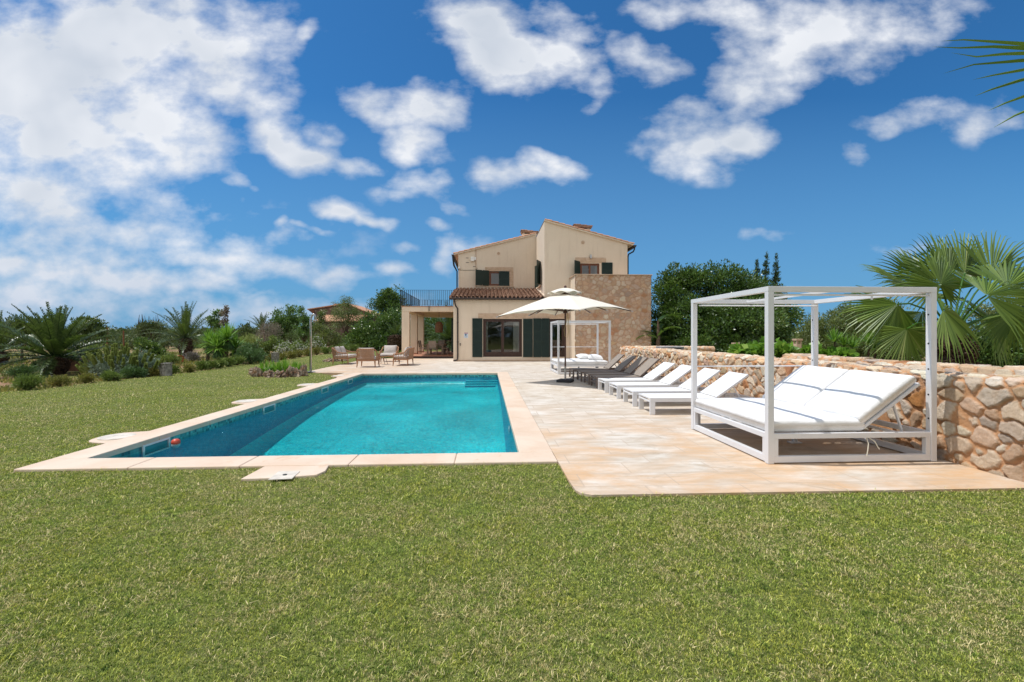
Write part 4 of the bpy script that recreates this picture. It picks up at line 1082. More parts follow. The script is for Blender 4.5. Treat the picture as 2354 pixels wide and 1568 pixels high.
# ---------------------------------------------------------------- daybeds
def daybed(loc, label, raised, seed):
    e = empty('daybed', loc, label, 'daybed', 'white canopy-frame daybeds')
    w, d, h, p = 2.04, 1.98, 2.04, 0.07
    def post(x, y, holes=False):
        mb = MB(); mb.box(x,x+p,y,y+p,0.001,h-0.062); o = mb.build('post', M['white_metal'], e, bevel=0.003)
        if holes:
            for z in (1.72,1.38,1.08,0.78,0.5):
                hb = MB(); n = 10; hb.add([(x-0.002, y+p/2+math.cos(2*PI*k/n)*0.011, z+math.sin(2*PI*k/n)*0.011) for k in range(n)], [tuple(range(n-1,-1,-1))])
                hb.build('bolt_hole', M['black'], o)
    post(0,0); post(w-p,0,True); post(0,d-p); post(w-p,d-p,True)
    mb = MB(); b = 0.062
    mb.box(-0.001,w+0.001,-0.001,p+0.001,h-b,h); mb.box(-0.001,w+0.001,d-p-0.001,d+0.001,h-b,h)
    mb.box(0.0,p,p+0.001,d-p-0.001,h-b+0.001,h-0.001); mb.box(w-p,w,p+0.001,d-p-0.001,h-b+0.001,h-0.001)
    mb.build('roof_frame', M['white_metal'], e, bevel=0.003)
    mb = MB()
    mb.tube([(p,0.035,h-0.095),(w-p,0.035,h-0.095)],0.011,8); mb.tube([(p,d-0.13,h-0.10),(w-p,d-0.13,h-0.10)],0.011,8)
    mb.box(0.86,0.89,p+0.001,d-p-0.001,h-0.05,h-0.022); mb.tube([(p,d-0.04,0.99),(w-p,d-0.04,0.99)],0.010,8)
    mb.box(w*0.62,w*0.62+0.015,0.028,0.042,h-0.15,h-0.105)
    mb.build('curtain_rods', M['white_metal'], e)
    mb = MB(); z0, z1, z2, z3 = 0.012, 0.085, 0.285, 0.345
    for (a0,a1) in ((z0,z1),(z2,z3)):
        mb.box(p+0.001,w-p-0.001,0.006,p-0.006,a0,a1); mb.box(p+0.001,w-p-0.001,d-p+0.006,d-0.006,a0,a1)
        mb.box(0.006,p-0.006,p+0.001,d-p-0.001,a0,a1); mb.box(w-p+0.006,w-0.006,p+0.001,d-p-0.001,a0,a1)
    s = 0.055
    for x, y in ((p+0.001,0.008),(w-p-s-0.001,0.008),(p+0.001,d-s-0.008),(w-p-s-0.001,d-s-0.008)): mb.box(x,x+s,y,y+s-0.004,z1,z2)
    for x, y in ((0.008,p+0.001),(0.008,d-p-s-0.001),(w-s-0.008,p+0.001),(w-s-0.008,d-p-s-0.001)): mb.box(x,x+s-0.004,y,y+s,z1,z2)
    for k in range(8):
        y = 0.2+k*0.22; mb.box(p+0.001,(1.19 if raised else w-p-0.001),y,y+0.07,z3-0.022,z3-0.004)
    mb.box(1.17,1.21,p,d-p,z3-0.05,z3-0.023)
    mb.build('base_frame', M['white_metal'], e, bevel=0.003)
    mb = MB(); mb.box(0.98,1.03,d/2-0.025,d/2+0.025,0.001,z3-0.06); mb.box(0.93,1.08,d/2-0.05,d/2+0.05,0.0,0.014)
    mb.build('centre_leg', M['white_metal'], e)
    if raised:
        V, Fc = cushion_mesh(0.03,1.205,0.045,d-0.045,z3+0.002,z3+0.148,seed,26,30,0.012,0.045)
        mb = MB(); mb.add(V,Fc); mt = mb.build('mattress', M['mattress'], e, smooth=True)
        ang = rad(36.5); L_ = 0.87; hx, hz = 1.185, z3+0.03
        R = Matrix.Translation((hx,0,hz)) @ Matrix.Rotation(-ang,4,'Y')
        for i, (ya, yb) in enumerate(((0.045,d/2-0.012),(d/2+0.012,d-0.045))):
            V, Fc = cushion_mesh(0.02,L_,ya,yb,0.035,0.165,seed+3+i,20,20,0.012,0.045)
            mb = MB(); mb.add([R @ Vector(v) for v in V],Fc); mb.build('backrest_cushion', M['mattress'], e, smooth=True)
        mb = MB(); 
        def rb(x0,x1,y0,y1,za,zb_):
            q = MB(); q.box(x0,x1,y0,y1,za,zb_); mb.add([R @ Vector(v) for v in q.v], q.f)
        rb(0,L_,0.05,0.09,0,0.03); rb(0,L_,d-0.09,d-0.05,0,0.03); rb(L_-0.04,L_,0.09,d-0.09,0.0,0.03); rb(0.0,0.04,0.09,d-0.09,0,0.03)
        for k in range(5): rb(0.15+k*0.14,0.21+k*0.14,0.09,d-0.09,0.012,0.028)
        for y in (0.12,d-0.12):
            q = R @ Vector((0.52,y,0.0)); mb.bar(q,(1.72,y,z3-0.01),0.025,0.02)
        mb.bar((1.62,0.1,z3-0.02),(1.62,d-0.1,z3-0.02),0.03,0.03)
        mb.build('backrest_frame', M['white_metal'], e)
        mb = MB()
        mb.tube([(1.19,0.02,0.29),(1.20,0.0,0.22),(1.185,-0.01,0.15),(1.17,-0.012,0.08)],0.006,6); mb.tube([(1.22,0.03,0.29),(1.28,0.0,0.24),(1.31,-0.005,0.18),(1.325,-0.01,0.155)],0.006,6)
        mb.build('tie_cords', M['strap'], e)
    else:
        V, Fc = cushion_mesh(0.03,w-0.09,0.045,d-0.045,z3+0.002,z3+0.158,seed,30,26,0.02,0.05)
        mb = MB(); mb.add(V,Fc); mb.build('mattress', M['mattress'], e, smooth=True)
    return e
daybed((3.215,5.045,0.024), 'large white daybed with raised two-part backrest, nearest the camera by the stone wall', True, 3)
ld = daybed((2.66,17.08,0.024), 'white daybed with flat mattress and two pillows, in front of the villa', False, 8)
for i, (dx, dy, rz, tx) in enumerate(((1.25,1.05,0.2,0.16),(1.58,0.62,-0.12,0.12))):
    V, Fc = pillow_mesh(0.62,0.45,0.26,i)
    mb = MB(); mb.add(V,Fc); o = mb.build('pillow', M['mattress'], smooth=True)
    o.location = (2.66+dx,17.08+dy,0.024+0.345+0.158+0.10); o.rotation_euler = (tx,0.10,rz)
    tag(o, ['white pillow lying farther back on the villa-side daybed','white pillow at the front right of the villa-side daybed'][i], 'pillow', 'pillows on the daybed')
# ---------------------------------------------------------------- sun loungers
def lounger(white):
    L_, Wd, zt = 1.98, 0.70, 0.315
    fm = M['white_metal'] if white else M['taupe']; sm = M['mesh_white'] if white else M['mesh_taupe']
    e = empty('sun_lounger', (0,0,0.023), '-', 'sun lounger')
    hx = 1.27; ang = rad(35 if white else 42); bl = 0.72
    mb = MB(); r = 0.075 if white else 0.05
    mb.box(0,L_,0,0.045,zt-r,zt); mb.box(0,L_,Wd-0.045,Wd,zt-r,zt); mb.box(0.0,0.03,0.046,Wd-0.046,zt-0.028,zt-0.001); mb.box(0.0,0.03,0.046,Wd-0.046,zt-0.085,zt-0.055)
    mb.box(L_-0.04,L_,0.046,Wd-0.046,zt-r,zt-0.002); mb.box(hx-0.03,hx,0.046,Wd-0.046,zt-r,zt-0.03)
    mb.build('frame', fm, e, bevel=0.004)
    lw = 0.095 if white else 0.055
    for x in (0.0,L_-lw-0.14):
        for y in (0.0,Wd-0.045):
            mb = MB(); mb.box(x,x+lw,y,y+0.045,0.0,zt-r-0.001); mb.build('leg', fm, e, bevel=0.003)
    if not white:
        mb = MB(); mb.box(0.005,0.03,0.046,Wd-0.046,0.13,0.17); mb.build('stretcher', fm, e)
    mb = MB(); mb.box(0.035,hx-0.002,0.05,Wd-0.05,zt-0.012,zt-0.003); mb.build('seat', sm, e)
    R = Matrix.Translation((hx,0,zt-0.012)) @ Matrix.Rotation(-ang,4,'Y')
    q = MB(); q.box(0.01,bl,0.02,Wd-0.02,0.012,0.032); mb = MB(); mb.add([R @ Vector(v) for v in q.v],q.f); bk = mb.build('backrest', sm, e, bevel=0.004)
    q = MB(); q.box(0.0,bl+0.012,0.0,0.034,0.0,0.034); q.box(0.0,bl+0.012,Wd-0.034,Wd,0.0,0.034); q.box(bl-0.02,bl+0.012,0.034,Wd-0.034,0.0,0.03)
    mb = MB(); mb.add([R @ Vector(v) for v in q.v],q.f)
    p = R @ Vector((0.40,0.08,0.0)); p2 = R @ Vector((0.40,Wd-0.08,0.0))
    mb.bar(p,(1.74,0.08,zt-0.03),0.02,0.02); mb.bar(p2,(1.74,Wd-0.08,zt-0.03),0.02,0.02); mb.bar((1.74,0.05,zt-0.03),(1.74,Wd-0.05,zt-0.03),0.025,0.025)
    mb.bar((1.5,0.05,zt-0.04),(1.5,Wd-0.05,zt-0.04),0.02,0.02)
    mb.build('backrest_frame', fm, e)
    return e
wl = lounger(True); tl = lounger(False)
spots = [(wl,3.02,8.29,'white sun lounger nearest the large daybed, first of the four white ones'),(wl,3.02,9.29,'second white sun lounger from the large daybed'),
         (wl,3.02,10.44,'third white sun lounger from the large daybed'),(wl,3.03,11.57,'white sun lounger standing next to the taupe ones, partly in parasol shade'),
         (tl,3.05,12.56,'taupe sun lounger next to the white ones, backrest sunlit'),(tl,3.02,13.45,'taupe sun lounger with backrest in the parasol shade'),
         (tl,2.98,14.38,'taupe sun lounger beside the parasol pole, backrest half shaded'),(tl,2.92,15.42,'taupe sun lounger farthest from the camera, in front of the flat daybed')]
used = set()
for t, x, y, lb in spots:
    o = t if t not in used else copy_tree(t)
    used.add(t); o.location = (x,y,0.023); o['label'] = lb; o['group'] = 'sun loungers in a row by the wall'
    o.rotation_euler = (0,0,0.022*math.sin(y*5+1))
# ---------------------------------------------------------------- parasol
def parasol():
    c = Vector((2.47,14.3,0.0))
    e = empty('parasol', (c.x,c.y,0.023), 'square cream parasol on a wooden pole with scalloped vent cap', 'parasol')
    rm = MB()                                  # base
    V = []; 
    mb = MB(); s_ = 0.33
    sq = [(s_*math.cos(t)*1.0,s_*math.sin(t)) for t in (0.35,0.35+PI/2,0.35+PI,0.35+1.5*PI)]
    mb.prism(sq,'z',0.005,0.085); mb.build('base', M['granite'], e, bevel=0.02, bseg=3)
    mb = MB(); mb.tube([(0.16,-0.05,0.08),(0.19,-0.04,0.16),(0.23,-0.02,0.19),(0.25,0.0,0.14),(0.25,0.02,0.08)],0.008,6); mb.build('base_handle', M['black'], e)
    mb = MB(); mb.tube([(0,0,0.085),(0,0,0.49)],0.031,14); mb.build('steel_sleeve', M['steel'], e, smooth=False)
    mb = MB(); mb.tube([(0,0,0.49),(0,0,2.88)],0.026,14); mb.build('pole', M['darkwood'], e)
    # canopy: corners left / front / right / back, leaning a little to the left
    cz = [(-2.16,-0.05,2.07),(0.02,-2.16,2.16),(2.16,0.05,2.27),(0.0,2.16,2.22)]
    cor = [Vector(p) for p in cz]
    apex_r, apex_z = 0.40, 2.74
    n = 96; ring = 14
    # canopy outline: straight hems drawn in slightly between rib ends
    def outline(t):
        k = t*4; i = int(k) % 4; f = k-int(k)
        a, b = cor[i], cor[(i+1)%4]; p = a.lerp(b,f)
        half = 1-abs(((f*2)%1)*2-1)
        m_ = (a+b)/2; s = 4*f*(1-f)
        p = p*(1-0.035*s); p.z = a.z*(1-f)+b.z*f + 0.10*math.sin(PI*f) + 0.02*half - 0.0
        return p
    P = []
    for j in range(ring+1):
        f = j/ring
        for k in range(n):
            o = outline(k/n); a = math.atan2(o.y,o.x)
            i = Vector((apex_r*math.cos(a),apex_r*math.sin(a),apex_z-0.0))
            p = i.lerp(o,f)
            sec = (k/n*8) % 1
            sag = math.sin(PI*sec)*0.035*math.sin(PI*f)
            p.z += 0.012*math.sin(PI*f)-sag
            P.append(p)
    Fc = [(j*n+k,j*n+(k+1)%n,(j+1)*n+(k+1)%n,(j+1)*n+k) for j in range(ring) for k in range(n)]
    mb = MB(); mb.add(P,Fc); o = mb.build('canopy', M['canopy'], e, smooth=True, solid=0.003)
    # vent cap, scalloped rim
    P = []; n = 96; R_ = 8
    for j in range(R_+1):
        f = j/R_
        for k in range(n):
            a = 2*PI*k/n; s = abs(math.sin(4*a+PI/4*0))
            r = 0.015+f*0.52
            z = 2.975-0.17*f**1.8
            if j == R_: z -= 0.0; z += 0.07*(s**1.3)-0.035
            elif j == R_-1: z += 0.012*(s**1.3)
            P.append((r*math.cos(a)-0.02*f,r*math.sin(a),z))
    Fc = [(j*n+k,j*n+(k+1)%n,(j+1)*n+(k+1)%n,(j+1)*n+k) for j in range(R_) for k in range(n)]
    mb = MB(); mb.add(P,Fc); mb.build('vent_cap', M['canopy'], e, smooth=True, solid=0.003)
    mb = MB(); mb.lathe([(0.0,0.0),(0.02,0.0),(0.045,0.03),(0.048,0.055),(0.03,0.085),(0.0,0.095)],(0,0,2.965),14); mb.build('finial', M['darkwood'], e, smooth=True)
    mb = MB(); mb.lathe([(0.03,0),(0.07,0.01),(0.07,0.09),(0.03,0.12)],(0,0,2.17),14); mb.lathe([(0.03,0),(0.07,0.01),(0.07,0.06),(0.03,0.08)],(0,0,2.76),14); mb.build('hub', M['darkwood'], e)
    for k in range(8):
        i = k//2; a, b = cor[i], cor[(i+1)%4]
        q = a if k % 2 == 0 else (a+b)/2*0.965+Vector((0,0,0.10))
        tip = Vector((q.x,q.y,q.z-0.018)); hub = Vector((0,0,2.80))+Vector((q.x,q.y,0)).normalized()*0.06
        mid = hub.lerp(tip,0.5)-Vector((0,0,0.055))
        mb = MB(); mb.bar(hub,mid,0.022,0.028); mb.bar(mid,tip,0.022,0.028); rb = mb.build('rib', M['darkwood'], e)
        m2 = MB(); s0 = Vector((0,0,2.24))+Vector((q.x,q.y,0)).normalized()*0.06; m2.bar(s0,mid-Vector((0,0,0.015)),0.018,0.024); m2.build('strut', M['darkwood'], rb)
        m3 = MB(); d = (tip-mid).normalized(); m3.tube([tip-d*0.03,tip+d*0.035],0.016,8); m3.build('rib_tip', M['steel'], rb)
    mb = MB()
    mb.tube([(0.05,-0.05,2.2),(0.03,-0.06,1.9),(-0.05,-0.06,1.65),(-0.02,-0.06,1.45),(0.06,-0.06,1.40),(0.08,-0.06,1.6),(0.04,-0.06,1.95),(0.06,-0.05,2.2)],0.006,6)
    mb.tube([(0.07,-0.04,2.2),(0.10,-0.05,1.9),(0.13,-0.05,1.6),(0.11,-0.05,1.42),(0.09,-0.05,1.6),(0.08,-0.04,2.15)],0.005,6)
    mb.build('cord', M['ropey'], e, smooth=True)
parasol()
# ---------------------------------------------------------------- lounge seats with spindle backs
def lounge_seat(w, loc, rz, label, pillows=1, d=0.80):
    """faces -y (seat front at -y); x from 0 to w"""
    e = empty('lounge_seat', loc, label, 'lounge seat', 'teak lounge seats on the terrace', rz)
    zf = 0.30; hb = 0.74
    mb = MB()
    mb.box(0.02,w-0.02,0.02,d-0.02,zf-0.05,zf); mb.build('seat_frame', M['teak'], e, bevel=0.01)
    for x, y in ((0.05,0.05),(w-0.05,0.05),(0.05,d-0.05),(w-0.05,d-0.05)):
        mb = MB(); ox = 0.02 if x < w/2 else -0.02; oy = 0.02 if y < d/2 else -0.02
        mb.tube([(x,y,zf-0.05),(x-ox,y-oy,0.0)],[0.034,0.018],8); mb.build('leg', M['teak'], e, smooth=True)
    # top rail sweeps from the arms up round the back
    pts = [(0.0,0.06,0.52),(0.0,0.30,0.525),(0.0,0.52,0.56),(0.02,d-0.08,0.70),(0.08,d+0.02,0.745),(0.2,d+0.05,0.75)]
    pts = pts+[(w-p[0],p[1],p[2]) for p in reversed(pts)]
    mb = MB(); mb.tube(pts,0.024,8); mb.tube([(0.0,0.06,0.52),(0.02,0.06,zf-0.02)],0.022,8); mb.tube([(w,0.06,0.52),(w-0.02,0.06,zf-0.02)],0.022,8); mb.build('top_rail', M['teak'], e, smooth=True)
    mb = MB()
    n = int(w/0.055)
    for i in range(n+1):
        x = 0.09+(w-0.18)*i/n
        mb.bar((x,d+0.05,0.745),(x,d-0.03,zf-0.02),0.026,0.012)
    for s in (0,1):
        X = 0 if s == 0 else w
        for i in range(8):
            y = 0.13+i*0.078; f = max(0,(y-0.4)/0.4); z = 0.525+0.16*f**1.6
            mb.bar((X,y,z),(X+(0.02 if s == 0 else -0.02),y,zf-0.02),0.012,0.024,(0,1,0))
    mb.build('spindles', M['rope'], e)
    V, Fc = cushion_mesh(0.04,w-0.04,0.02,d-0.10,zf+0.005,zf+0.125,int(w*10),10,10,0.015,0.04)
    mb = MB(); mb.add(V,Fc); mb.build('seat_cushion', M['cushion'], e, smooth=True)
    for i in range(pillows):
        V, Fc = pillow_mesh(min(0.68,w*0.8) if pillows == 1 else 0.56,0.44,0.18,i)
        R = Matrix.Translation((w*(i+0.5)/pillows,d-0.17,zf+0.31)) @ Matrix.Rotation(rad(68),4,'X')
        mb = MB(); mb.add([R @ Vector(v) for v in V],Fc); mb.build('back_cushion', M['cushion'], e, smooth=True)
    e.scale = (1.07,1.05,1.12)
    return e
zg = 0.023
pA = G(871,843); lounge_seat(0.84, (pA.x+0.05, pA.y+0.02, zg), PI, 'teak armchair with its spindle back to the camera, front middle of the group')
pC = G(902,842.3); e = lounge_seat(1.5, (pC.x-0.0, pC.y+1.56, zg), -PI/2, 'long teak seat turned side-on at the right of the group, nearest the villa', 2, 0.74)
pB = G(793,839.5); e = lounge_seat(1.5, (AY(772,800,pB.y+0.7).x+0.84, pB.y+0.05, zg), PI/2, 'teak two-seater at the left of the group, facing right, with two loose cushions', 2, 0.78)
pD = G(876,836.0); lounge_seat(0.86, (AY(873,800,pD.y+1.3).x, pD.y+1.2, zg), 0.0, 'teak armchair at the back of the group, facing the camera with a large grey cushion')
p = G(880,838.5)
e = empty('side_table', (p.x,p.y,zg), 'small round grey side table between the teak seats', 'side table')
mb = MB(); mb.lathe([(0.0,0.43),(0.24,0.43),(0.25,0.445),(0.25,0.46),(0.24,0.47),(0.0,0.47)],(0,0,0),24); mb.build('table_top', M['taupe'], e)
for k in range(4):
    a = k*PI/2+0.6; mb = MB(); mb.tube([(0.12*math.cos(a),0.12*math.sin(a),0.43),(0.26*math.cos(a),0.26*math.sin(a),0.0)],0.014,6); mb.build('leg', M['taupe'], e)
# ---------------------------------------------------------------- dining set in the porch
def chair_dining():
    e = empty('dining_chair', (0,0,FZ+0.001), '-', 'chair', 'dining chairs in the porch')
    for x in (0,0.50):
        mb = MB(); mb.bar((x,0,0),(x,0,0.64),0.03,0.03,(0,1,0)); mb.build('leg', M['greyteak'], e)
        mb = MB(); mb.bar((x,0.5,0),(x,0.46,0.45),0.03,0.03,(0,1,0)); mb.bar((x,0.46,0.45),(x,0.56,0.96),0.03,0.03,(0,1,0)); mb.build('leg', M['greyteak'], e)
        mb = MB(); mb.box(x-0.02,x+0.02,-0.03,0.50,0.641,0.665); mb.build('armrest', M['greyteak'], e)
    mb = MB(); mb.box(0.016,0.484,-0.01,0.46,0.42,0.45); mb.build('seat', M['mesh_taupe'], e)
    mb = MB(); mb.add([(0.02,0.475,0.50),(0.48,0.475,0.50),(0.48,0.56,0.93),(0.02,0.56,0.93),(0.02,0.485,0.50),(0.48,0.485,0.50),(0.48,0.57,0.93),(0.02,0.57,0.93)],[(0,1,2,3),(7,6,5,4),(0,4,5,1),(3,2,6,7),(0,3,7,4),(1,5,6,2)]); mb.box(0.0,0.5,0.545,0.585,0.93,0.97); mb.build('backrest', M['mesh_taupe'], e)
    return e
def PR(x, y, z=FZ):      # survey in the porch close-up
    return G((1500+x*0.17857)*0.6130, (1080+y*0.17857)*0.6130, z)
ta = PR(560,1400); tb = PR(905,1400)
e = empty('dining_table', (ta.x,ta.y,FZ+0.001), 'grey teak dining table standing in the villa porch', 'table')
tw = tb.x-ta.x+0.0; td = 2.0
for x, y in ((0,0),(tw-0.12,0),(0,td-0.12),(tw-0.12,td-0.12)):
    mb = MB(); mb.box(x,x+0.12,y,y+0.12,0,0.70); mb.build('leg', M['greyteak'], e)
mb = MB(); mb.box(-0.04,tw+0.04,-0.06,td+0.06,0.701,0.75); mb.build('tabletop', M['greyteak'], e, bevel=0.006)
c0 = chair_dining(); q = PR(622,1408)
ch = [((q.x+0.5,q.y-0.05),PI,'dining chair with its back to the camera, at the near end of the porch table'),((ta.x-0.10,ta.y+0.35),PI/2,'dining chair at the left side of the porch table, nearer one'),
      ((ta.x-0.10,ta.y+1.15),PI/2,'dining chair at the left side of the porch table, farther one'),((ta.x+tw/2-0.1,ta.y+2.3),0.0,'dining chair at the far end of the porch table')]
for i, (p, r, lb) in enumerate(ch):
    o = c0 if i == 0 else copy_tree(c0)
    o.location = (p[0],p[1]+(0.5 if i==0 else 0),FZ+0.001); o.rotation_euler = (0,0,r); o['label'] = lb
    if i == 0: o.location = (p[0],p[1],FZ+0.001)
b0 = PR(880,1400); b1 = PR(1005,1400)
e = empty('bench', (b0.x+0.0,b0.y,FZ+0.001), 'low grey teak bench along the right side of the porch table', 'bench')
bw = b1.x-b0.x
for x, y in ((0.02,0),(bw-0.1,0),(0.02,1.5),(bw-0.1,1.5)):
    mb = MB(); mb.box(x,x+0.09,y,y+0.09,0,0.40); mb.build('leg', M['greyteak'], e)
mb = MB(); mb.box(0,bw,-0.03,1.62,0.401,0.44); mb.build('seat', M['greyteak'], e, bevel=0.005)
# hanging basket lamp
p = PD((1500+820*0.17857)*0.613,(1080+830*0.17857)*0.613, 32.6)
e = empty('pendant_lamp', (p.x,p.y,zs0), 'round wicker lamp hanging under the porch ceiling', 'lamp')
h_ = 0.42
mb = MB()
prof = [(0.10,h_),(0.30,h_*0.86),(0.42,h_*0.5),(0.45,0.0),(0.43,-h_*0.5),(0.40,-h_*0.86),(0.395,-h_*0.9),(0.44,-h_*0.2),(0.40,h_*0.5),(0.10,h_*0.9)]
P = [(r*1.0,z) for r, z in prof]
mb.lathe([(r*0.64,z) for r,z in prof[:6]], (p.x,p.y,p.z), 28)
for k in range(14):
    z = -h_*0.85+k*h_*0.125; r = np.interp(z,[-h_*0.9,-h_*0.5,0,h_*0.5,h_*0.86,h_],[0.40,0.43,0.45,0.42,0.30,0.10])*0.64+0.004
    mb.tube([(p.x+r*math.cos(a),p.y+r*math.sin(a),p.z+z) for a in np.linspace(0,2*PI,25)],0.012,5,False)
mb.build('lamp_shade', M['wicker'], e, world=True)
mb = MB(); mb.tube([(p.x,p.y,p.z+h_*0.9),(p.x,p.y,zs1-0.12)],0.012,6); mb.build('cord', M['iron'], e, world=True)
# ---------------------------------------------------------------- garden shower
p = G(714,856.4)
e = empty('garden_shower', (p.x,p.y,0.02), 'brushed steel outdoor shower column at the corner of the terrace', 'shower')
mb = MB(); mb.lathe([(0.0,0),(0.19,0),(0.19,0.012),(0.04,0.018),(0.0,0.018)],(0,0,0),24); mb.build('foot_plate', M['steel'], e)
mb = MB(); ht = 2.36
mb.tube([(0,0,0.018),(0,0,2.0),(0.01,0,2.15),(0.05,0,2.27),(0.11,0,2.33),(0.16,0,2.32),(0.19,0,2.25),(0.20,0,2.12)],[0.045]*2+[0.043,0.04,0.038,0.036,0.034,0.034],12); mb.build('column', M['steel'], e, smooth=True)
mb = MB(); mb.lathe([(0.034,0),(0.05,-0.04),(0.05,-0.06),(0.0,-0.06)],(0.20,0,2.12),14); mb.tube([(0.02,0,2.02),(0.16,0,2.02),(0.19,0,2.03)],0.012,6); mb.build('shower_head', M['steel'], e)
mb = MB(); mb.tube([(0.0,-0.045,0.98),(0.05,-0.09,0.98)],0.018,8); mb.tube([(0.0,-0.045,0.9),(0.0,-0.10,0.9)],0.016,8); mb.build('tap', M['steel'], e)
# ---------------------------------------------------------------- service boxes, pots, posts
def service_box(p, w, d, h, rz, label):
    e = empty('service_box', (p.x,p.y,0), label, 'utility box', 'concrete utility boxes along the lawn edge', rz)
    mb = MB(); mb.box(-w/2,w/2,-d/2,d/2,-0.05,h); mb.build('body', M['concrete'], e, bevel=0.015)
    mb = MB(); mb.box(-w/2-0.02,w/2+0.02,-d/2-0.02,d/2+0.02,h+0.001,h+0.03); mb.build('lid', M['concrete'], e, bevel=0.006)
    mb = MB(); mb.box(0.03,w/2-0.03,-d/2-0.012,-d/2-0.001,0.05,h-0.06); mb.box(0.05,w/2-0.05,-d/2-0.02,-d/2-0.013,h*0.72,h*0.78); mb.build('door', M['concrete'], e)
service_box(G(374,864.4)+Vector((0,0.15,0)), 0.34, 0.26, 0.44, -0.35, 'weathered concrete box at the lawn edge, nearest of the boxes')
service_box(G(630,832.7)+Vector((0,0.15,0)), 0.32, 0.26, 0.50, -0.2, 'grey concrete box at the lawn edge beside the low hedge')
service_box(G(810.6,804.5)+Vector((0,0.15,0)), 0.62, 0.4, 0.62, 0.0, 'small far concrete box behind the left teak seat')
p = G(408,833)
e = empty('fallen_pot', (p.x,p.y,0.0), 'large terracotta pot lying under the second date palm', 'flower pot')
mb = MB(); R = Matrix.Translation((0,0,0.32)) @ Matrix.Rotation(rad(90),4,'Y') @ Matrix.Rotation(0.3,4,'X')
q = MB(); q.lathe([(0.22,0.0),(0.34,0.55),(0.37,0.56),(0.37,0.64),(0.33,0.64),(0.21,0.05),(0.0,0.05)],(0,0,-0.3),22); mb.add([R @ Vector(v) for v in q.v],q.f); mb.build('pot', M['terracotta'], e, smooth=False); e.scale = (0.62,0.62,0.58)
p = G(159,853)
e = empty('planter_box', (p.x,p.y+0.3,0), 'pinkish terracotta box behind the nearest date palm', 'planter')
mb = MB(); mb.box(-0.27,0.35,-0.2,0.25,-0.02,0.47); mb.build('box_body', M['pinkwall'], e, bevel=0.012)
mb = MB(); mb.box(-0.30,0.38,-0.23,0.28,0.471,0.50); mb.build('rim', M['pinkwall'], e, bevel=0.006)
# lantern pillars on the right
for i, (u, v0, v1, D) in enumerate(((1833,779,822,15.0),(1691,788,822,17.5))):
    b = PD(u,v1,D); t = PD(u,v0,D)
    e = empty('pillar_lantern', (b.x,b.y,0.2), ['square pink stone lantern pillar beside the fig shoots','second stone lantern pillar half hidden under the broad tree'][i], 'pillar lamp', 'stone lantern pillars')
    mb = MB(); h = t.z-0.2; w = 0.085; mb.box(-w,w,-w,w,0,h*0.86); mb.build('shaft', M['pinkwall'] if False else M['sandstone'], e, bevel=0.008)
    mb = MB(); 
    for sx in (-1,1):
        for sy in (-1,1): mb.box(sx*w*0.8-0.018,sx*w*0.8+0.018,sy*w*0.8-0.018,sy*w*0.8+0.018,h*0.86,h*0.95)
    mb.box(-w*1.3,w*1.3,-w*1.3,w*1.3,h*0.95,h); mb.build('lantern_head', M['sandstone'], e, bevel=0.005)
# grey block bench behind the wall
p = PD(1539.5,806,15.2)
e = empty('block_bench', (p.x,p.y,0.2), 'grey block surround with two dark openings behind the low wall', 'block bench')
w = 0.37; zt = PD(1539,796.5,15.2).z-0.2
mb = MB()
for x0, x1 in ((-w,-w+0.07),(-0.04,0.04),(w-0.07,w)): mb.box(x0,x1,-0.25,0.25,0,zt-0.051)
mb.box(-w+0.001,w-0.001,0.20,0.249,0.0,zt-0.052); mb.build('blocks', M['greyblock'], e, bevel=0.006)
mb = MB(); mb.box(-w-0.01,w+0.01,-0.27,0.27,zt-0.05,zt); mb.build('bench_top', M['greyblock'], e, bevel=0.006)
# fence posts beyond the garden
for i, (u, v, vt, D) in enumerate(((246.5,786,753,42),(284,790,760,44),(606,802,760,40))):
    p = G(u,v+(0)); p = PD(u,v,D); t = PD(u,vt,D)
    mb = MB(); mb.tube([(0,0,-0.3),(0,0,t.z)],[0.075,0.06],7); o = mb.build('fence_post', M['postwood']); o.location = (p.x,p.y,0)
    tag(o, ['brown wooden post left of the green flower-spike bush, by the wire fence','shorter wooden post in the fence line right of the first','wooden post standing among the shrubs by the grey twiggy bush'][i], 'post', 'wooden posts in the garden')
# distant stone house
def VP(x, y, D): return PD((1100+x*0.16993)*0.613, (1080+y*0.16993)*0.613, D)
Dh = 62.0
a = VP(430,460,Dh); r_ = VP(1010,345,Dh); b = VP(1600,545,Dh); g0 = 0.0
hx0, hx1 = a.x, b.x; Yh = a.y+0.5
e = empty('stone_house', (hx0,Yh,0), 'neighbouring stone house with terracotta roofs far behind the garden trees', 'house')
mb = MB(); mb.prism([(hx0,0),(hx1,0),(hx1,b.z),(r_.x+0.8,r_.z-0.12),(hx0,a.z)],'y',Yh,Yh+8)
m2, t2, out2 = newmat('far_rubble'); pp = geo(t2); vo = t2.node('ShaderNodeTexVoronoi', {'Scale': 2.6}); t2.l.new(pp, vo.inputs['Vector'])
col2 = t2.mix(t2.mr(vo.outputs['Distance'],0.1,0.6), (0.25,0.185,0.15), (0.15,0.105,0.085)); col2 = t2.mix(t2.mr(t2.noise(pp,3,4),0.55,0.7), col2, (0.09,0.06,0.05)); pbr(t2, out2, col2, 0.95, 0.1)
mb.build('wall', m2, e, world=True)
mb = MB()
for (p0, p1) in (((hx0-0.85,a.z-0.12),(r_.x+0.8,r_.z+0.0)),((r_.x+0.8,r_.z),(hx1+0.7,b.z-0.25))):
    mb.prism([p0,p1,(p1[0],p1[1]+0.13),(p0[0],p0[1]+0.13)],'y',Yh-0.25,Yh+8.3)
mb.build('roof', M['tile_pale'], e, world=True)
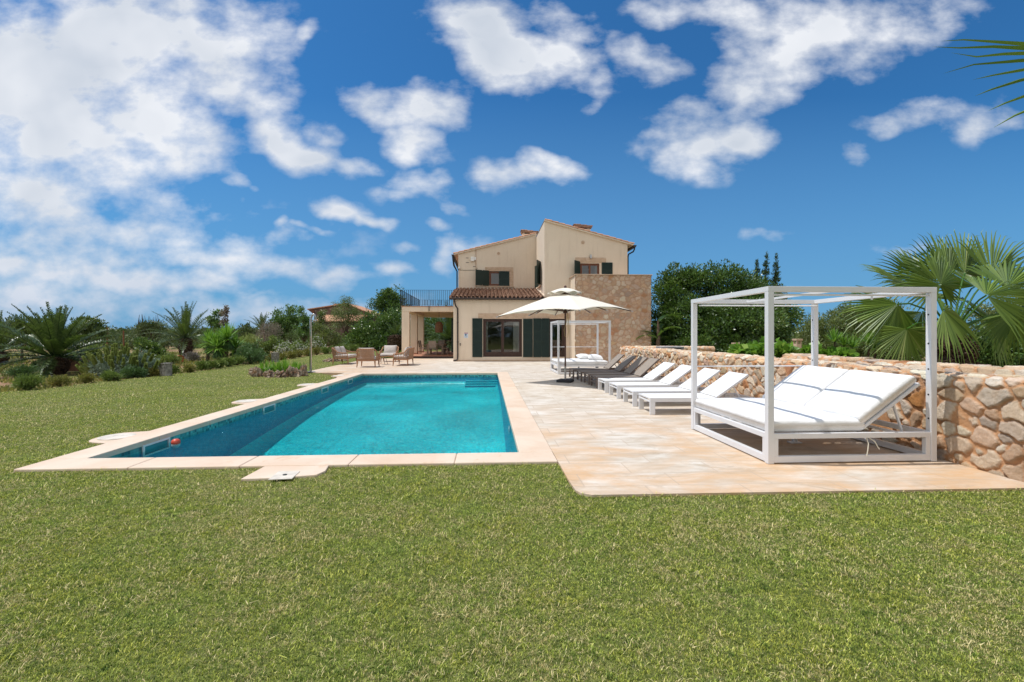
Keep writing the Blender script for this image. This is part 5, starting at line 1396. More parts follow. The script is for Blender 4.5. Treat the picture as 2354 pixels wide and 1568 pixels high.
mb = MB(); mb.prism([(hx0-0.8,a.z-0.12),(hx0-0.002,a.z-0.02),(hx0-0.002,a.z-0.75)],'y',Yh-0.1,Yh+8); mb.build('eaves_boards', M['redframe'], e, world=True)
c = VP(865,350,Dh); mb = MB(); mb.box(c.x-0.3,c.x+0.3,Yh+1,Yh+1.6,c.z-0.7,c.z); mb.box(c.x-0.38,c.x+0.38,Yh+0.92,Yh+1.68,c.z+.001,c.z+0.1); mb.build('chimney', M['terracotta_floor'], e, world=True)
l0 = VP(620,738,Dh); l1 = VP(1640,580,Dh); l2 = VP(1560,735,Dh)
mb = MB()
q = [(l0.x,Yh-3.6,l0.z),(l2.x,Yh-3.6,l0.z),(l2.x+0.3,Yh-0.003,l1.z),(l0.x+0.3,Yh-0.003,l1.z)]
mb.add(q+[(x,y,z-0.12) for x,y,z in q],[(0,1,2,3),(7,6,5,4),(0,4,5,1),(1,5,6,2),(2,6,7,3),(3,7,4,0)]); mb.build('lower_roof', M['tile_pale'], e, world=True)
mb = MB(); mb.box(l0.x+0.3,l2.x-0.3,Yh-3.1,Yh-0.01,0,l0.z-0.05); mb.build('lower_wall', m2, e, world=True)
c = VP(1240,900,58); t_ = VP(1240,720,58); mb = MB(); mb.box(c.x-0.12,c.x+0.12,Yh-3.55,Yh-3.3,0,l0.z-0.05); mb.build('porch_post', M['gutter'], e, world=True)
# ================================================================ PLANTS
def unit(a): return a/np.maximum(np.linalg.norm(a, axis=-1, keepdims=True), 1e-9)
def leaf_quads(nb, C, d, ln, wd, rng, var):
    d = unit(d); r = rng.normal(size=C.shape); s = unit(np.cross(d, r))
    nrm = np.cross(s, d)
    ln = ln[:,None]; wd = wd[:,None]
    m = C+d*ln*0.45
    nb.quads(np.stack([C, m-s*wd*0.5+nrm*wd*0.12, C+d*ln-nrm*ln*0.12, m+s*wd*0.5+nrm*wd*0.12],1), var)
def crown(nb, blobs, n, leaf, rng, clump=0.45, up=0.35, fill=0.55, zmin=0.03, aspect=0.5, dens=1.0, spike=0.0):
    area = np.array([(b[3]*b[4]+b[4]*b[5]+b[3]*b[5])/3 for b in blobs]); tot = area.sum()
    for b, a in zip(blobs, area):
        nn = int(n*a/tot); c = np.array(b[:3]); r = np.array(b[3:6])
        cl = min(clump, r.min()*0.7)
        k = max(6, int(9.0*a/(cl*cl)*dens))
        dd = unit(rng.normal(size=(k,3))); rr = 1-(1-fill)*rng.random(k)**1.5
        cc = c+dd*r*rr[:,None]*(1-cl*0.5/np.mean(r))
        # uneven outline: push some clumps out, drop some
        cc += dd*cl*rng.normal(0.0,0.45,(k,1))
        cv = rng.normal(0,0.16,k)
        own = rng.integers(0,k,nn); csz = cl*rng.uniform(0.6,1.25,k)
        ld = unit(rng.normal(size=(nn,3))); lr = rng.random(nn)**0.45
        P = cc[own]+ld*(csz[own]*lr)[:,None]*np.array([1,1,0.8])
        D = ld*0.8+dd[own]*0.5+np.array([0,0,up])+rng.normal(0,0.45,(nn,3))
        if spike: D = D+np.array([0,0,spike])
        ln = leaf*rng.uniform(0.6,1.35,nn)
        var = np.clip(rng.beta(2,2.2,nn)+cv[own],0,1)
        ok = P[:,2] > zmin
        leaf_quads(nb, P[ok], D[ok], ln[ok], ln[ok]*aspect, rng, var[ok])
def SB(u, v, ru, rv, D, dr=0.9, dD=0.0):
    """blob from survey outline: centre, half sizes, at distance D"""
    p = PD(u, v, D+dD); k = (D+dD)/FOC
    return (p.x, p.y, p.z, ru*k, max(ru*k*dr,0.1), rv*k)
def limbs(mb, base, tops, r0, rng, bend=0.15):
    for i, t in enumerate(tops):
        b = Vector(base); t = Vector(t); m1 = b.lerp(t,0.33)+Vector(rng.normal(0,bend,3)); m2 = b.lerp(t,0.66)+Vector(rng.normal(0,bend,3)); m1.z = max(m1.z, b.z+0.1)
        mb.tube([b,m1,m2,t],[r0,r0*0.6,r0*0.36,r0*0.12],6)
def tree(name, label, mat, outline, D, leaf, n, trunk=None, group=None, seed=0, cat='tree', clump=0.45, r0=0.12, base_v=None, zb=0.0, bark='bark', **kw):
    rng = np.random.default_rng(seed+100)
    bl = [SB(*o[:4], D, dD=(o[4] if len(o) > 4 else 0)) for o in outline]
    bx = trunk if trunk is not None else None
    cx = np.mean([b[0] for b in bl]); cy = np.mean([b[1] for b in bl])
    if trunk is not None:
        q = PD(trunk, 800, D); cx, cy = q.x, q.y
    e = empty(name, (float(cx),float(cy),zb), label, cat, group)
    nb = NB(); crown(nb, bl, n, leaf, rng, clump, **kw); nb.build('crown' if cat == 'tree' else 'foliage', F[mat], e, world=True)
    mb = MB(); zc = min(b[2]-b[5]*0.5 for b in bl)
    fork = Vector((cx,cy,zb+max(0.15,(zc-zb)*0.45)))
    mb.tube([(cx,cy,zb-0.1),(cx+0.02,cy,zb+(fork.z-zb)*0.5),fork],[r0*1.25,r0,r0*0.85],8)
    limbs(mb, fork, [(b[0]+b[3]*s*0.5,b[1],b[2]+b[5]*0.45) for b in bl for s in (-0.7,0.7)], r0*0.6, rng)
    mb.build('trunk' if cat == 'tree' else 'stem', M[bark], e, world=True, smooth=True)
    return e
def shrub(name, label, mat, u, vb, w, h, leaf, n, group=None, seed=0, dy=0.0, cat='shrub', mats2=None, clump=0.16, **kw):
    """low bush standing at the surveyed foot point; w,h are outline size"""
    rng = np.random.default_rng(seed+300); p = G(u, vb); D = (CH)*FOC/(vb-HZ); k = D/FOC
    rx, rz = w/2*k, h*k/2
    e = empty(name, (p.x,p.y+rx*0.5,0), label, cat, group)
    nb = NB(); bl = [(p.x,p.y+rx*0.6,rz*0.95,rx*0.85,rx*0.7,rz)]
    for i in range(3): bl.append((p.x+rng.uniform(-.5,.5)*rx,p.y+rx*0.6+rng.uniform(-.3,.3)*rx,rz*rng.uniform(.6,1.2),rx*0.5,rx*0.5,rz*0.8))
    crown(nb, bl, n, leaf, rng, min(clump,rx*0.5), zmin=0.01, **kw); nb.build('foliage', F[mat], e, world=True)
    mb = MB(); limbs(mb, (p.x,p.y+rx*0.6,-0.03), [(p.x+rx*math.cos(a)*0.6,p.y+rx*0.6+rx*math.sin(a)*0.5,rz*1.3) for a in np.linspace(0.3,6,6)], 0.02+rx*0.02, rng, 0.03)
    mb.build('stem', M['bark'], e, world=True)
    return e
# ---- palms
def frond(nb, mb, base, az, el, L_, rng, droop=1.0, leaf=0.34, n=34, vee=0.5, col=0.0, wd=0.022):
    el = rad(el); hd = np.array([math.cos(az),math.sin(az),0]); pts = []; p = np.array(base, float); a = el
    m = 14; st = L_/m
    for i in range(m+1):
        pts.append(p.copy()); p = p+(hd*math.cos(a)+np.array([0,0,math.sin(a)]))*st; a -= droop*(0.02+0.13*(i/m)**1.3)*0.95
    pts = np.array(pts)
    mb.tube([tuple(q) for q in pts], [0.022*(1-0.85*i/m)+0.004 for i in range(m+1)], 5, False)
    t = np.linspace(0.16,0.995,n); f = t*m; i0 = np.minimum(f.astype(int),m-1); fr = (f-i0)[:,None]
    P = pts[i0]*(1-fr)+pts[i0+1]*fr; T = unit(pts[i0+1]-pts[i0])
    S = np.cross(T, np.array([0,0,1])); S = unit(S+1e-6); U_ = np.cross(S, T)
    prof = np.sin(np.clip(t*1.05+0.10,0,1)*PI)**0.6*0.75+0.25
    for sg in (-1,1):
        for rep in range(2):
            d = unit(T*(0.75+rng.normal(0,0.08,(n,1)))+S*sg*0.85+U_*(vee+rng.normal(0,0.22,(n,1))))
            ln = (leaf*prof*rng.uniform(0.8,1.15,n))[:,None]
            b = P+T*rng.uniform(-0.5,0.5,(n,1))*L_/n
            tip = b+d*ln; tip[:,2] -= (ln[:,0]**2)*0.35
            mid = b+d*ln*0.5; w = unit(np.cross(d, U_))*wd*0.5
            var = np.clip(rng.normal(0.42,0.18,n)+col,0,1)
            nb.quads(np.stack([b-w*0.7,b+w*0.7,mid+w,mid-w],1), var); nb.tris(np.stack([mid-w,mid+w,tip],1), var)
def date_palm(label, u, vb, D, trunk_h, trunk_r, L_, nf, seed, leaf=0.34, elmin=-5, z0=0.0, group='date palms in the garden', n=34, bulb=True):
    rng = np.random.default_rng(seed); p = PD(u, vb, D); x, y = p.x, p.y
    e = empty('date_palm', (x,y,z0), label, 'palm tree', group)
    nb = NB(); mb = MB(); gd = 2.39996
    for i in range(nf):
        f = i/(nf-1); el = 86-(86-elmin)*f**1.15+rng.normal(0,4); az = i*gd+rng.normal(0,0.15)
        r = trunk_r*0.35*(0.3+f)
        frond(nb, mb, (x+r*math.cos(az),y+r*math.sin(az),z0+trunk_h+0.02), az, el, L_*rng.uniform(0.85,1.08)*(0.92+0.08*f), rng, 0.35+0.7*f, leaf, n, 0.55-0.3*f)
    cr = nb.build('crown', F['date'], e, world=True)
    mb.build('frond_stalks', M['ropey'] if False else F['date'], cr, world=False).location = (0,0,0)
    st = cr.children[0]; 
    for v in st.data.vertices: v.co = v.co-Vector(e.location)
    tb = MB(); prof = [(trunk_r*0.72,-0.05),(trunk_r*0.95,trunk_h*0.25),(trunk_r*1.06,trunk_h*0.6),(trunk_r*0.95,trunk_h*0.9),(trunk_r*0.5,trunk_h*1.05),(0.0,trunk_h*1.1)]
    tb.lathe(prof,(x,y,z0),18)
    k = int(trunk_h*trunk_r*420)+40
    for i in range(k):        # old frond stubs
        t = rng.random(); a = rng.uniform(0,2*PI); z = trunk_h*t; r = np.interp(z,[q[1] for q in prof],[q[0] for q in prof])
        c = Vector((x+r*math.cos(a),y+r*math.sin(a),z0+z)); o = Vector((math.cos(a),math.sin(a),0.9))*0.055
        tb.bar(c-Vector((0,0,0.02)),c+o*(trunk_r/0.4),0.06*trunk_r/0.35,0.025*trunk_r/0.35)
    tb.build('trunk', M['palmbark'], e, world=True)
    return e
def fan_leaf(name, hub, d, toward, R_, rng, crown_pt, parent, nseg=38, spread=2.35, droop=0.35, shade=0.0, mat='fan', petr=0.014, wf=1.0):
    hub = np.array(hub, float); d = unit(np.array(d,float)); nrm = np.array(toward,float); nrm = unit(nrm-d*np.dot(nrm,d)); s = np.cross(d,nrm)
    nb = NB(); phi = np.linspace(-spread,spread,nseg)+rng.normal(0,0.012,nseg); dp = 2*spread/nseg
    D_ = np.cos(phi)[:,None]*d+np.sin(phi)[:,None]*s
    cone = 0.18+0.10*rng.random()            # cupping
    D_ = unit(D_-nrm*cone*(0.3+np.abs(np.sin(phi))[:,None]))
    N_ = unit(nrm-D_*np.sum(D_*nrm,1,keepdims=True)); S_ = np.cross(D_,N_)
    r = R_*(0.78+0.22*np.cos(phi*0.75))*rng.uniform(0.92,1.06,nseg)
    var = np.clip(rng.normal(0.42,0.20,nseg)+shade,0,1)
    st = [(0.03,0.02,0),(0.30,0.29,0.0),(0.50,0.47,0.04),(0.70,0.30,0.22),(0.87,0.15,0.55),(1.0,0.01,1.0)]
    prev = None
    for q, wq, dq in st:
        c = hub+D_*(r*q)[:,None]; c[:,2] -= droop*R_*dq*dq*(0.5+0.8*rng.random(1)) if False else droop*R_*dq*dq
        if dq > 0.2: c = c+rng.normal(0,0.008*dq*R_*2,(nseg,3))
        w = (wq*R_*dp*0.56*wf)
        L1 = c-S_*w-N_*w*0.75; R1 = c+S_*w-N_*w*0.75; Cn = c+N_*w*0.35
        if prev is not None:
            a, b, m = prev
            nb.quads(np.stack([a,m,Cn,L1],1), var); nb.quads(np.stack([m,b,R1,Cn],1), np.clip(var+0.06,0,1))
        prev = (L1,R1,Cn)
    o = nb.build(name, F[mat], parent, world=True)
    if crown_pt is not None:
        mb = MB(); a = Vector(crown_pt); b = Vector(hub); m = a.lerp(b,0.55)+Vector((0,0,0.10*(b-a).length))
        m3 = a.lerp(b,0.25)+Vector((0,0,0.07*(b-a).length)); m4 = a.lerp(b,0.8)+Vector((0,0,0.07*(b-a).length))
        mb.tube([a,m3,m,m4,b],[petr*1.7,petr*1.3,petr*1.1,petr,petr],7); pt = mb.build('stalk', F['lime'], None)
        pt.parent = o
        for v in pt.data.vertices: v.co = v.co-Vector(parent.location)
    return o
def rosette(nb, c, R_, n, rng, width=0.035, el=(-20,85), curve=0.35):
    c = np.array(c,float); az = rng.uniform(0,2*PI,n); e_ = np.radians(rng.uniform(el[0],el[1],n)); ln = R_*rng.uniform(0.8,1.1,n)
    d = np.stack([np.cos(az)*np.cos(e_),np.sin(az)*np.cos(e_),np.sin(e_)],1); s = np.stack([-np.sin(az),np.cos(az),np.zeros(n)],1)
    var = np.clip(rng.normal(0.5,0.22,n),0,1); prev = None
    for f, w in ((0.03,0.5),(0.35,1.0),(0.7,0.7),(1.0,0.03)):
        p = c+d*(ln*f)[:,None]; p[:,2] -= curve*ln*f*f*np.cos(e_)*0.6
        a, b = p-s*w*width/2, p+s*w*width/2
        if prev is not None: nb.quads(np.stack([prev[0],prev[1],b,a],1), var)
        prev = (a,b)
# ---------------------------------------------------------------- right side
tree('broad_tree', 'broad dark green glossy-leaved tree right of the stone block', 'carob',
     [(1556,672,58,58),(1590,642,45,32),(1668,668,72,62),(1726,706,76,60),(1788,742,44,52),(1600,735,92,62,-1.0),(1690,752,112,56,-1.5),(1532,735,40,62,-0.5),(1770,772,60,40,-1),(1545,775,45,38,-1),(1640,790,120,22,-1.5)], 27, 0.15, 95000, 1640, seed=1, clump=0.55, r0=0.28, fill=0.5)
for i, (u, vt, vb_, w) in enumerate(((1739,603,700,11),(1761,588,700,14),(1784,590,690,15))):
    D = 40; e = empty('cypress', tuple(PD(u,771,D).xy)+(0,), ['leftmost and thinnest of the three dark cypresses','middle and tallest of the three dark cypresses','rightmost of the three dark cypresses, behind the broad tree'][i], 'tree', 'three cypresses behind the broad tree')
    rng = np.random.default_rng(50+i); nb = NB(); bl = []
    for k in range(9):
        f = k/8; v = vt+(vb_+40-vt)*f+4; bl.append(SB(u+rng.uniform(-2,2),v,2.0+w*(f**0.75),12,D))
    crown(nb, bl, 5200, 0.17, rng, 0.18, up=0.9, spike=0.8, aspect=0.3); nb.build('crown', F['cypress'], e, world=True)
    mb = MB(); mb.tube([(e.location.x,e.location.y,0),(e.location.x,e.location.y,PD(u,vt+20,D).z)],[0.16,0.02],7); mb.build('trunk', M['bark'], e, world=True)
tree('olive_bush', 'rounded olive-green bush behind the second wall, left of the fan palm', 'olive',
     [(1895,772,56,56),(1960,744,62,50),(2030,742,66,52),(2085,780,50,48),(2000,790,100,40,-0.7),(1868,800,30,38,-0.5)], 16.5, 0.085, 52000, 1990, seed=2, clump=0.32, r0=0.12, cat='shrub', aspect=0.35)
tree('dark_bush', 'dark green bush at the right edge behind the fan palm', 'carob',
     [(2290,800,60,45),(2370,770,70,70),(2330,835,80,30),(2450,760,80,90)], 13, 0.12, 14000, 2340, seed=3, clump=0.35, cat='shrub', zb=0.2)
tree('grey_bush', 'grey-green bush beyond the fan palm at the right edge', 'olive',
     [(2260,735,55,40),(2340,720,60,45),(2420,740,60,60)], 20, 0.10, 9000, 2330, seed=4, clump=0.4, cat='shrub')
# fig shoots along the wall
for i, (u, v, ru, rv) in enumerate(((1705,809,26,13),(1748,806,34,20),(1800,812,24,15),(1862,814,22,14),(1926,820,24,13))):
    D = 11.0-i*0.25; lb = ['leftmost of the light green fig shoots behind the low wall','tallest light green fig shoots behind the low wall','light green fig shoots beside the near daybed post','small light green fig shoots below the lantern pillar','light green fig shoots right of the far daybed post'][i]
    e = tree('fig_shoots', lb, 'lime', [(u,v,ru,rv),(u+8,v+6,ru*0.8,rv*0.8)], D, 0.13, 520, u, seed=20+i, cat='plant', group='fig shoots behind the wall', clump=0.14, r0=0.012, zb=0.2, aspect=0.8, up=0.1)
# spiky young yuccas behind the second wall
for i, (u, v) in enumerate(((1918,786),(1940,797),(1960,800),(1996,788),(2010,801))):
    D = 10.3; p = PD(u,v,D); e = empty('young_yucca', (p.x,p.y,0.2), ['leftmost bright green young yucca','second bright green young yucca from the left','third bright green young yucca, lowest rosette','fourth bright green young yucca, behind the palm leaf','rightmost bright green young yucca under the palm leaf'][i]+' behind the stone wall', 'plant', 'young yuccas behind the wall')
    rng = np.random.default_rng(70+i); nb = NB(); rosette(nb, p, 0.36, 75, rng, 0.022, (-5,82), 0.2); nb.build('rosette', F['lime'], e, world=True)
    mb = MB(); mb.tube([(p.x,p.y,0.15),(p.x+0.01,p.y,p.z)],0.022,6); mb.build('stem', M['bark'], e, world=True)
# banana plant by the stone block
p = PD(1512,800,24.5); e = empty('banana_plant', (p.x,p.y,0), 'banana plant with big torn leaves against the broad tree, right of the stone block', 'plant')
rng = np.random.default_rng(80); nb = NB()
for i in range(9):
    az = rng.uniform(0,2*PI) if i > 2 else [2.8,0.4,-0.8][i]; el = rng.uniform(0.4,1.35); L_ = rng.uniform(1.2,1.9); w = 0.22
    c = np.array([p.x,p.y,rng.uniform(1.2,2.3)]); hd = np.array([math.cos(az),math.sin(az),0]); s = np.array([-math.sin(az),math.cos(az),0]); a = el; prev = None
    for k in range(13):
        f = k/12; ww = w*math.sin(PI*min(1,f*0.93+0.05))**0.6+0.01
        L1 = c-s*ww+np.array([0,0,0.05]); R1 = c+s*ww+np.array([0,0,0.05])
        if prev is not None and rng.random() > 0.05:
            nb.quads(np.array([[prev[0],prev[2],c,L1],[prev[2],prev[1],R1,c]]), np.full(2,rng.uniform(0.3,0.8)))
        prev = (L1,R1,c.copy()); c = c+(hd*math.cos(a)+np.array([0,0,math.sin(a)]))*L_/12; a -= 0.13
nb.build('leaves', F['laurel'], e, world=True)
mb = MB(); mb.tube([(p.x,p.y,0),(p.x+0.03,p.y,1.2),(p.x+0.02,p.y,2.3)],[0.13,0.11,0.05],9); mb.build('stem', M['bark'], e, world=True)
# ---- the large fan palm
def FP(x, y, D): return PD(1777.7+0.2448*x, 521+0.2448*y, D)
tc = PD(2192,800,8.7)
e = empty('fan_palm', (tc.x,tc.y,0.2), 'large fan palm with thick shaggy trunk behind the stone walls', 'palm tree')
rng = np.random.default_rng(90)
cp = Vector((tc.x-0.02,tc.y,1.50))
r_, u_, f_ = np.array([cA,-sA,0]), np.array([0,0,1.0]), np.array([sA,cA,0])      # right, up, away
fl = [  # hub x,y (close-up), distance, direction (right,up,away), facing, radius, droop, spread
 (1570,545,8.2,(-0.25,1.0,0.1),(0,0.15,-1),0.80,0.10,2.7),
 (1290,550,8.9,(-0.85,0.62,0.1),(0.3,0.9,-0.5),1.00,0.10,0.75),
 (1170,728,8.0,(-0.62,-0.75,-0.1),(0.1,0.35,-1),0.98,0.18,1.65),
 (1255,960,7.9,(-0.05,-1.0,-0.1),(0,0.15,-1),0.80,0.12,1.7),
 (1595,778,7.8,(0.72,-0.62,-0.1),(0.0,0.7,-0.8),0.92,0.22,1.45),
 (2000,645,8.0,(0.95,0.12,-0.1),(0,0.6,-0.8),1.0,0.22,1.35),
 (1650,470,9.2,(-0.35,0.95,0.1),(0,0.1,-1),1.05,0.05,1.3),
 (1800,440,9.3,(0.35,1.0,0.1),(0,-0.1,-1),1.10,0.12,1.3),
 (2050,470,9.0,(0.75,0.8,0.0),(0.2,0.2,-1),1.15,0.10,1.2),
 (2200,560,8.6,(1.0,0.55,0.0),(0,0.6,-0.8),1.10,0.2,1.5),
 (2290,800,8.6,(0.35,-0.95,0.1),(0,0.2,-1),0.95,0.15,1.6),
 (1420,500,9.3,(-0.65,0.75,0.3),(0,0.4,-1),1.0,0.10,1.4),
 (1400,800,9.4,(-0.2,-0.9,0.2),(0,0.2,-1),0.75,0.15,1.3),
 (1900,560,9.6,(0.1,0.9,0.5),(0,0.4,-1),1.0,0.15,1.6),
 (1800,700,9.5,(0.6,0.2,0.6),(0,0.7,-0.7),1.0,0.25,1.9),
 (2050,900,9.3,(0.9,-0.5,0.3),(0,0.6,-0.7),0.95,0.25,1.6),
]
for i, (x, y, D, d, tw_, R_, dr, sp) in enumerate(fl):
    hub = FP(x,y,D); dv = r_*d[0]+u_*d[1]+f_*d[2]; tv = r_*tw_[0]+u_*tw_[1]+f_*tw_[2]
    fan_leaf('fan_leaf', hub, dv, tv, R_, rng, cp, e, 40 if sp > 1.6 else 30, sp, dr, rng.uniform(-0.12,0.15))
tb = MB(); prof = [(0.30,-0.05),(0.30,0.35),(0.28,0.75),(0.26,1.05),(0.16,1.35),(0.0,1.45)]; tb.lathe(prof,(tc.x,tc.y,0.2),20)
for i in range(330):
    t = rng.random(); a = rng.uniform(0,2*PI); z = 1.25*t; r = np.interp(z,[q[1] for q in prof],[q[0] for q in prof])
    c = Vector((tc.x+r*math.cos(a),tc.y+r*math.sin(a),0.2+z)); sd = Vector((-math.sin(a),math.cos(a),0))*rng.choice([-1,1])*0.05
    tb.bar(c-sd-Vector((0,0,0.05)),c+sd*0.6+Vector((math.cos(a)*0.07,math.sin(a)*0.07,0.06)),0.045,0.02)
tb.build('trunk', M['palmbark'], e, world=True)
# ---- fan palm leaf reaching into the frame at the top right, from a palm standing just outside it
hub = PD(2612,108,2.55); e = empty('fan_palm', (hub.x+0.75,hub.y-0.3,0.0), 'fan palm whose leaf tips hang into the top right corner', 'palm tree')
cp2 = Vector((hub.x+0.75,hub.y-0.3,2.75))
fan_leaf('fan_leaf', hub, -r_*1.0-u_*0.075, -f_*0.8+u_*0.3, 0.92, np.random.default_rng(95), cp2, e, 8, 0.42, 0.0, 0.1, wf=0.62)
fan_leaf('fan_leaf', Vector(hub)+Vector((0.6,-0.5,-0.2)), r_*0.4-f_*1.0-u_*0.2, u_*1.0, 0.9, np.random.default_rng(96), cp2, e, 26, 1.6, 0.3, 0.0)
fan_leaf('fan_leaf', Vector(hub)+Vector((1.2,0.3,0.1)), r_*1.0+f_*0.4, u_*1.0, 0.9, np.random.default_rng(97), cp2, e, 26, 1.6, 0.3, 0.0)
for j, az in enumerate((-2.2,-1.5,-0.8,-0.1,0.5,1.0)):
    dv = Vector((math.cos(az),math.sin(az),0.35 if j % 2 else -0.1)); fan_leaf('fan_leaf', cp2+dv*0.75+Vector((0,0,0.15)), dv, Vector((0,0,1)), 0.85, np.random.default_rng(300+j), cp2, e, 26, 1.6, 0.3, 0.0)
mb = MB(); mb.tube([(cp2.x,cp2.y,0),(cp2.x,cp2.y,1.4),(cp2.x,cp2.y,2.8)],[0.2,0.16,0.13],12); mb.build('trunk', M['palmbark'], e, world=True)
# ---------------------------------------------------------------- left garden
date_palm('big date palm with a short fat trunk, nearest palm in the left garden', 127, 850, 18.2, 0.62, 0.40, 2.35, 54, 5, 0.34, -14, n=50)
date_palm('date palm cut by the left edge of the picture', -8, 840, 24, 0.6, 0.42, 2.3, 34, 6, 0.32, -5, n=36)
date_palm('second date palm in the left garden, behind the fallen terracotta pot', 427, 822, 31, 1.25, 0.36, 2.7, 34, 7, 0.42, -12, n=36)
date_palm('date palm seen through the porch behind the dining table', 1037, 786, 41, 1.0, 0.75, 3.6, 60, 8, 0.6, 0, n=36)
date_palm('date palm with a pineapple-shaped trunk left of the porch columns', 910, 790, 39.5, 1.45, 0.62, 1.5, 16, 9, 0.3, 40, n=20)
date_palm('small far date palm among the trees behind the lawn', 603, 790, 46, 2.0, 0.2, 2.0, 22, 10, 0.35, 5, n=22)
# echium bush: silver mound with upright green flower spikes
p = G(250,868); ex, ey = p.x, p.y+0.8
e = empty('echium_bush', (ex,ey,0), 'wide silver-green bush covered with upright green flower spikes', 'shrub')
rng = np.random.default_rng(31); nb = NB()
crown(nb, [(ex,ey,0.28,1.15,0.75,0.32),(ex-0.75,ey-0.1,0.20,0.5,0.5,0.22),(ex+0.7,ey,0.22,0.5,0.5,0.25),(ex+0.1,ey,0.45,0.75,0.5,0.2)], 17000, 0.10, rng, 0.16, aspect=0.22, zmin=0.02)
nb.build('foliage', F['silver'], e, world=True)
nb = NB(); nn = 520; t = rng.random(nn); a = rng.uniform(0,2*PI,nn); r = 0.055*np.clip(1-t,0,1)**0.55*np.clip(t*6,0,1)**0.5
P = np.stack([r*0.6*np.cos(a),r*0.6*np.sin(a),t*0.34],1); leaf_quads(nb, P, np.stack([np.cos(a),np.sin(a),np.full(nn,0.9)],1), np.full(nn,0.055), np.full(nn,0.022), rng, np.clip(rng.normal(0.5,0.2,nn),0,1))
sp0 = nb.build('flower_spike', F['spike'], e)
for i in range(60):
    dx = rng.uniform(-1.32,1.32); h = rng.random()**0.65; q = math.sqrt(1-(dx/1.42)**2)
    z = 0.06+0.66*h*q; dy = -0.78*math.sqrt(1-h*h)*q
    o = sp0 if i == 0 else sp0.copy()
    if i: COL.objects.link(o); o.parent = e
    o.location = (dx,dy,z); o.rotation_euler = (0.5*(1-h)+rng.normal(0,0.08),dx*0.5+rng.normal(0,0.08),rng.uniform(0,6)*0); s = rng.uniform(0.65,0.95); o.scale = (s,s,s)
e.scale = (1.0,1.0,1.22)
# small bushes on the bed edge
BS = [('low',40,899,72,36,3600,'leafy low bush at the far left edge of the lawn'),('low_y',125,889,42,22,1500,'small yellowish bush right of the leafy one on the bed edge'),
      ('low_y',190,881.5,34,22,1400,'small sparse yellow-green bush in front of the spike bush'),('low',245,877,50,22,2400,'low green cushion bush before the spike bush'),
      ('juniper',298,869.5,56,24,3000,'blue-green mounded bush right in front of the spike bush'),('low_y',346,865,30,18,1100,'small bush just left of the nearest concrete box'),
      ('low',393,859,22,18,900,'small bush just right of the nearest concrete box'),('low_y',425,857,34,19,1300,'small rounded bush in the gap of the bed edge'),
      ('juniper',25,868,70,26,2600,'dark green spreading bush behind the leafy low bush'),('juniper',85,857,44,28,1800,'dark green feathery bush left of the big date palm trunk'),
      ('low',375,838,70,24,1900,'soft green bush behind the nearest concrete box'),('lav',436,831,38,22,1500,'purplish lavender bush beside the fallen terracotta pot'),
      ('juniper',566,838,70,40,3600,'large dark green rounded bush right of the yuccas'),('juniper',592,834.5,40,28,1900,'dark green bush touching the large rounded one')]
edge = [(455,852),(490,848.5),(538,840.5),(616,831.5),(720,816.5),(788,809.5),(850,805)]
n_h = 0
for j in range(19):
    u = 458+j*20.5
    if 545 < u < 606: continue
    v = float(np.interp(u,[p[0] for p in edge],[p[1] for p in edge]))
    gold = 606 < u < 742; where = 'below the yuccas' if u < 546 else ('between far box and shower' if u < 742 else 'right of the shower')
    BS.append(('low_y' if gold else 'low', u, v, 30, 17 if u > 600 else 21, 1500, ['first','second','third','fourth','fifth','sixth','seventh','eighth'][(n_h-(0 if u < 546 else (5 if u < 742 else 12)))%8]+' '+('golden' if gold else 'green')+' hedge bush from the left '+where)); n_h += 1
for i, (m_, u, v, w, h, n, lb) in enumerate(BS):
    shrub('low_bush', lb, m_, u, v, w, h, 0.055*(1+((895-v)/100)), int(n*1.3), 'low bushes along the lawn edge', i, aspect=0.3, up=0.6)
# yucca clump
for i, (u, v, R_) in enumerate(((499.7,799,24),(523.5,779,26),(542,801,22),(481.6,789,22),(510,785,20))):
    D = 24.5+i*0.35; p = PD(u,v,D); k = D/FOC
    e = empty('yucca', (p.x,p.y,0), ['yucca with the lowest big rosette, centre of the clump','tallest yucca of the clump in the left garden','rightmost yucca of the clump','leftmost yucca of the clump, next to the second date palm','yucca rosette at the back of the clump'][i], 'plant', 'yuccas in the left garden')
    rng = np.random.default_rng(110+i); nb = NB(); rosette(nb, p, R_*k*1.65, 170, rng, 0.058, (-20,85), 0.25)
    nb.build('rosette', F['lime'], e, world=True)
    nb = NB(); rosette(nb, p-Vector((0,0,0.12)), R_*k*1.0, 160, rng, 0.045, (-75,-20), 0.3); nb.build('old_leaves', F['juniper'], e, world=True)
    mb = MB(); mb.tube([(p.x+rng.uniform(-.15,.15),p.y,0),(p.x,p.y,p.z)],[0.10,0.07],8); mb.build('stem', M['bark'], e, world=True)
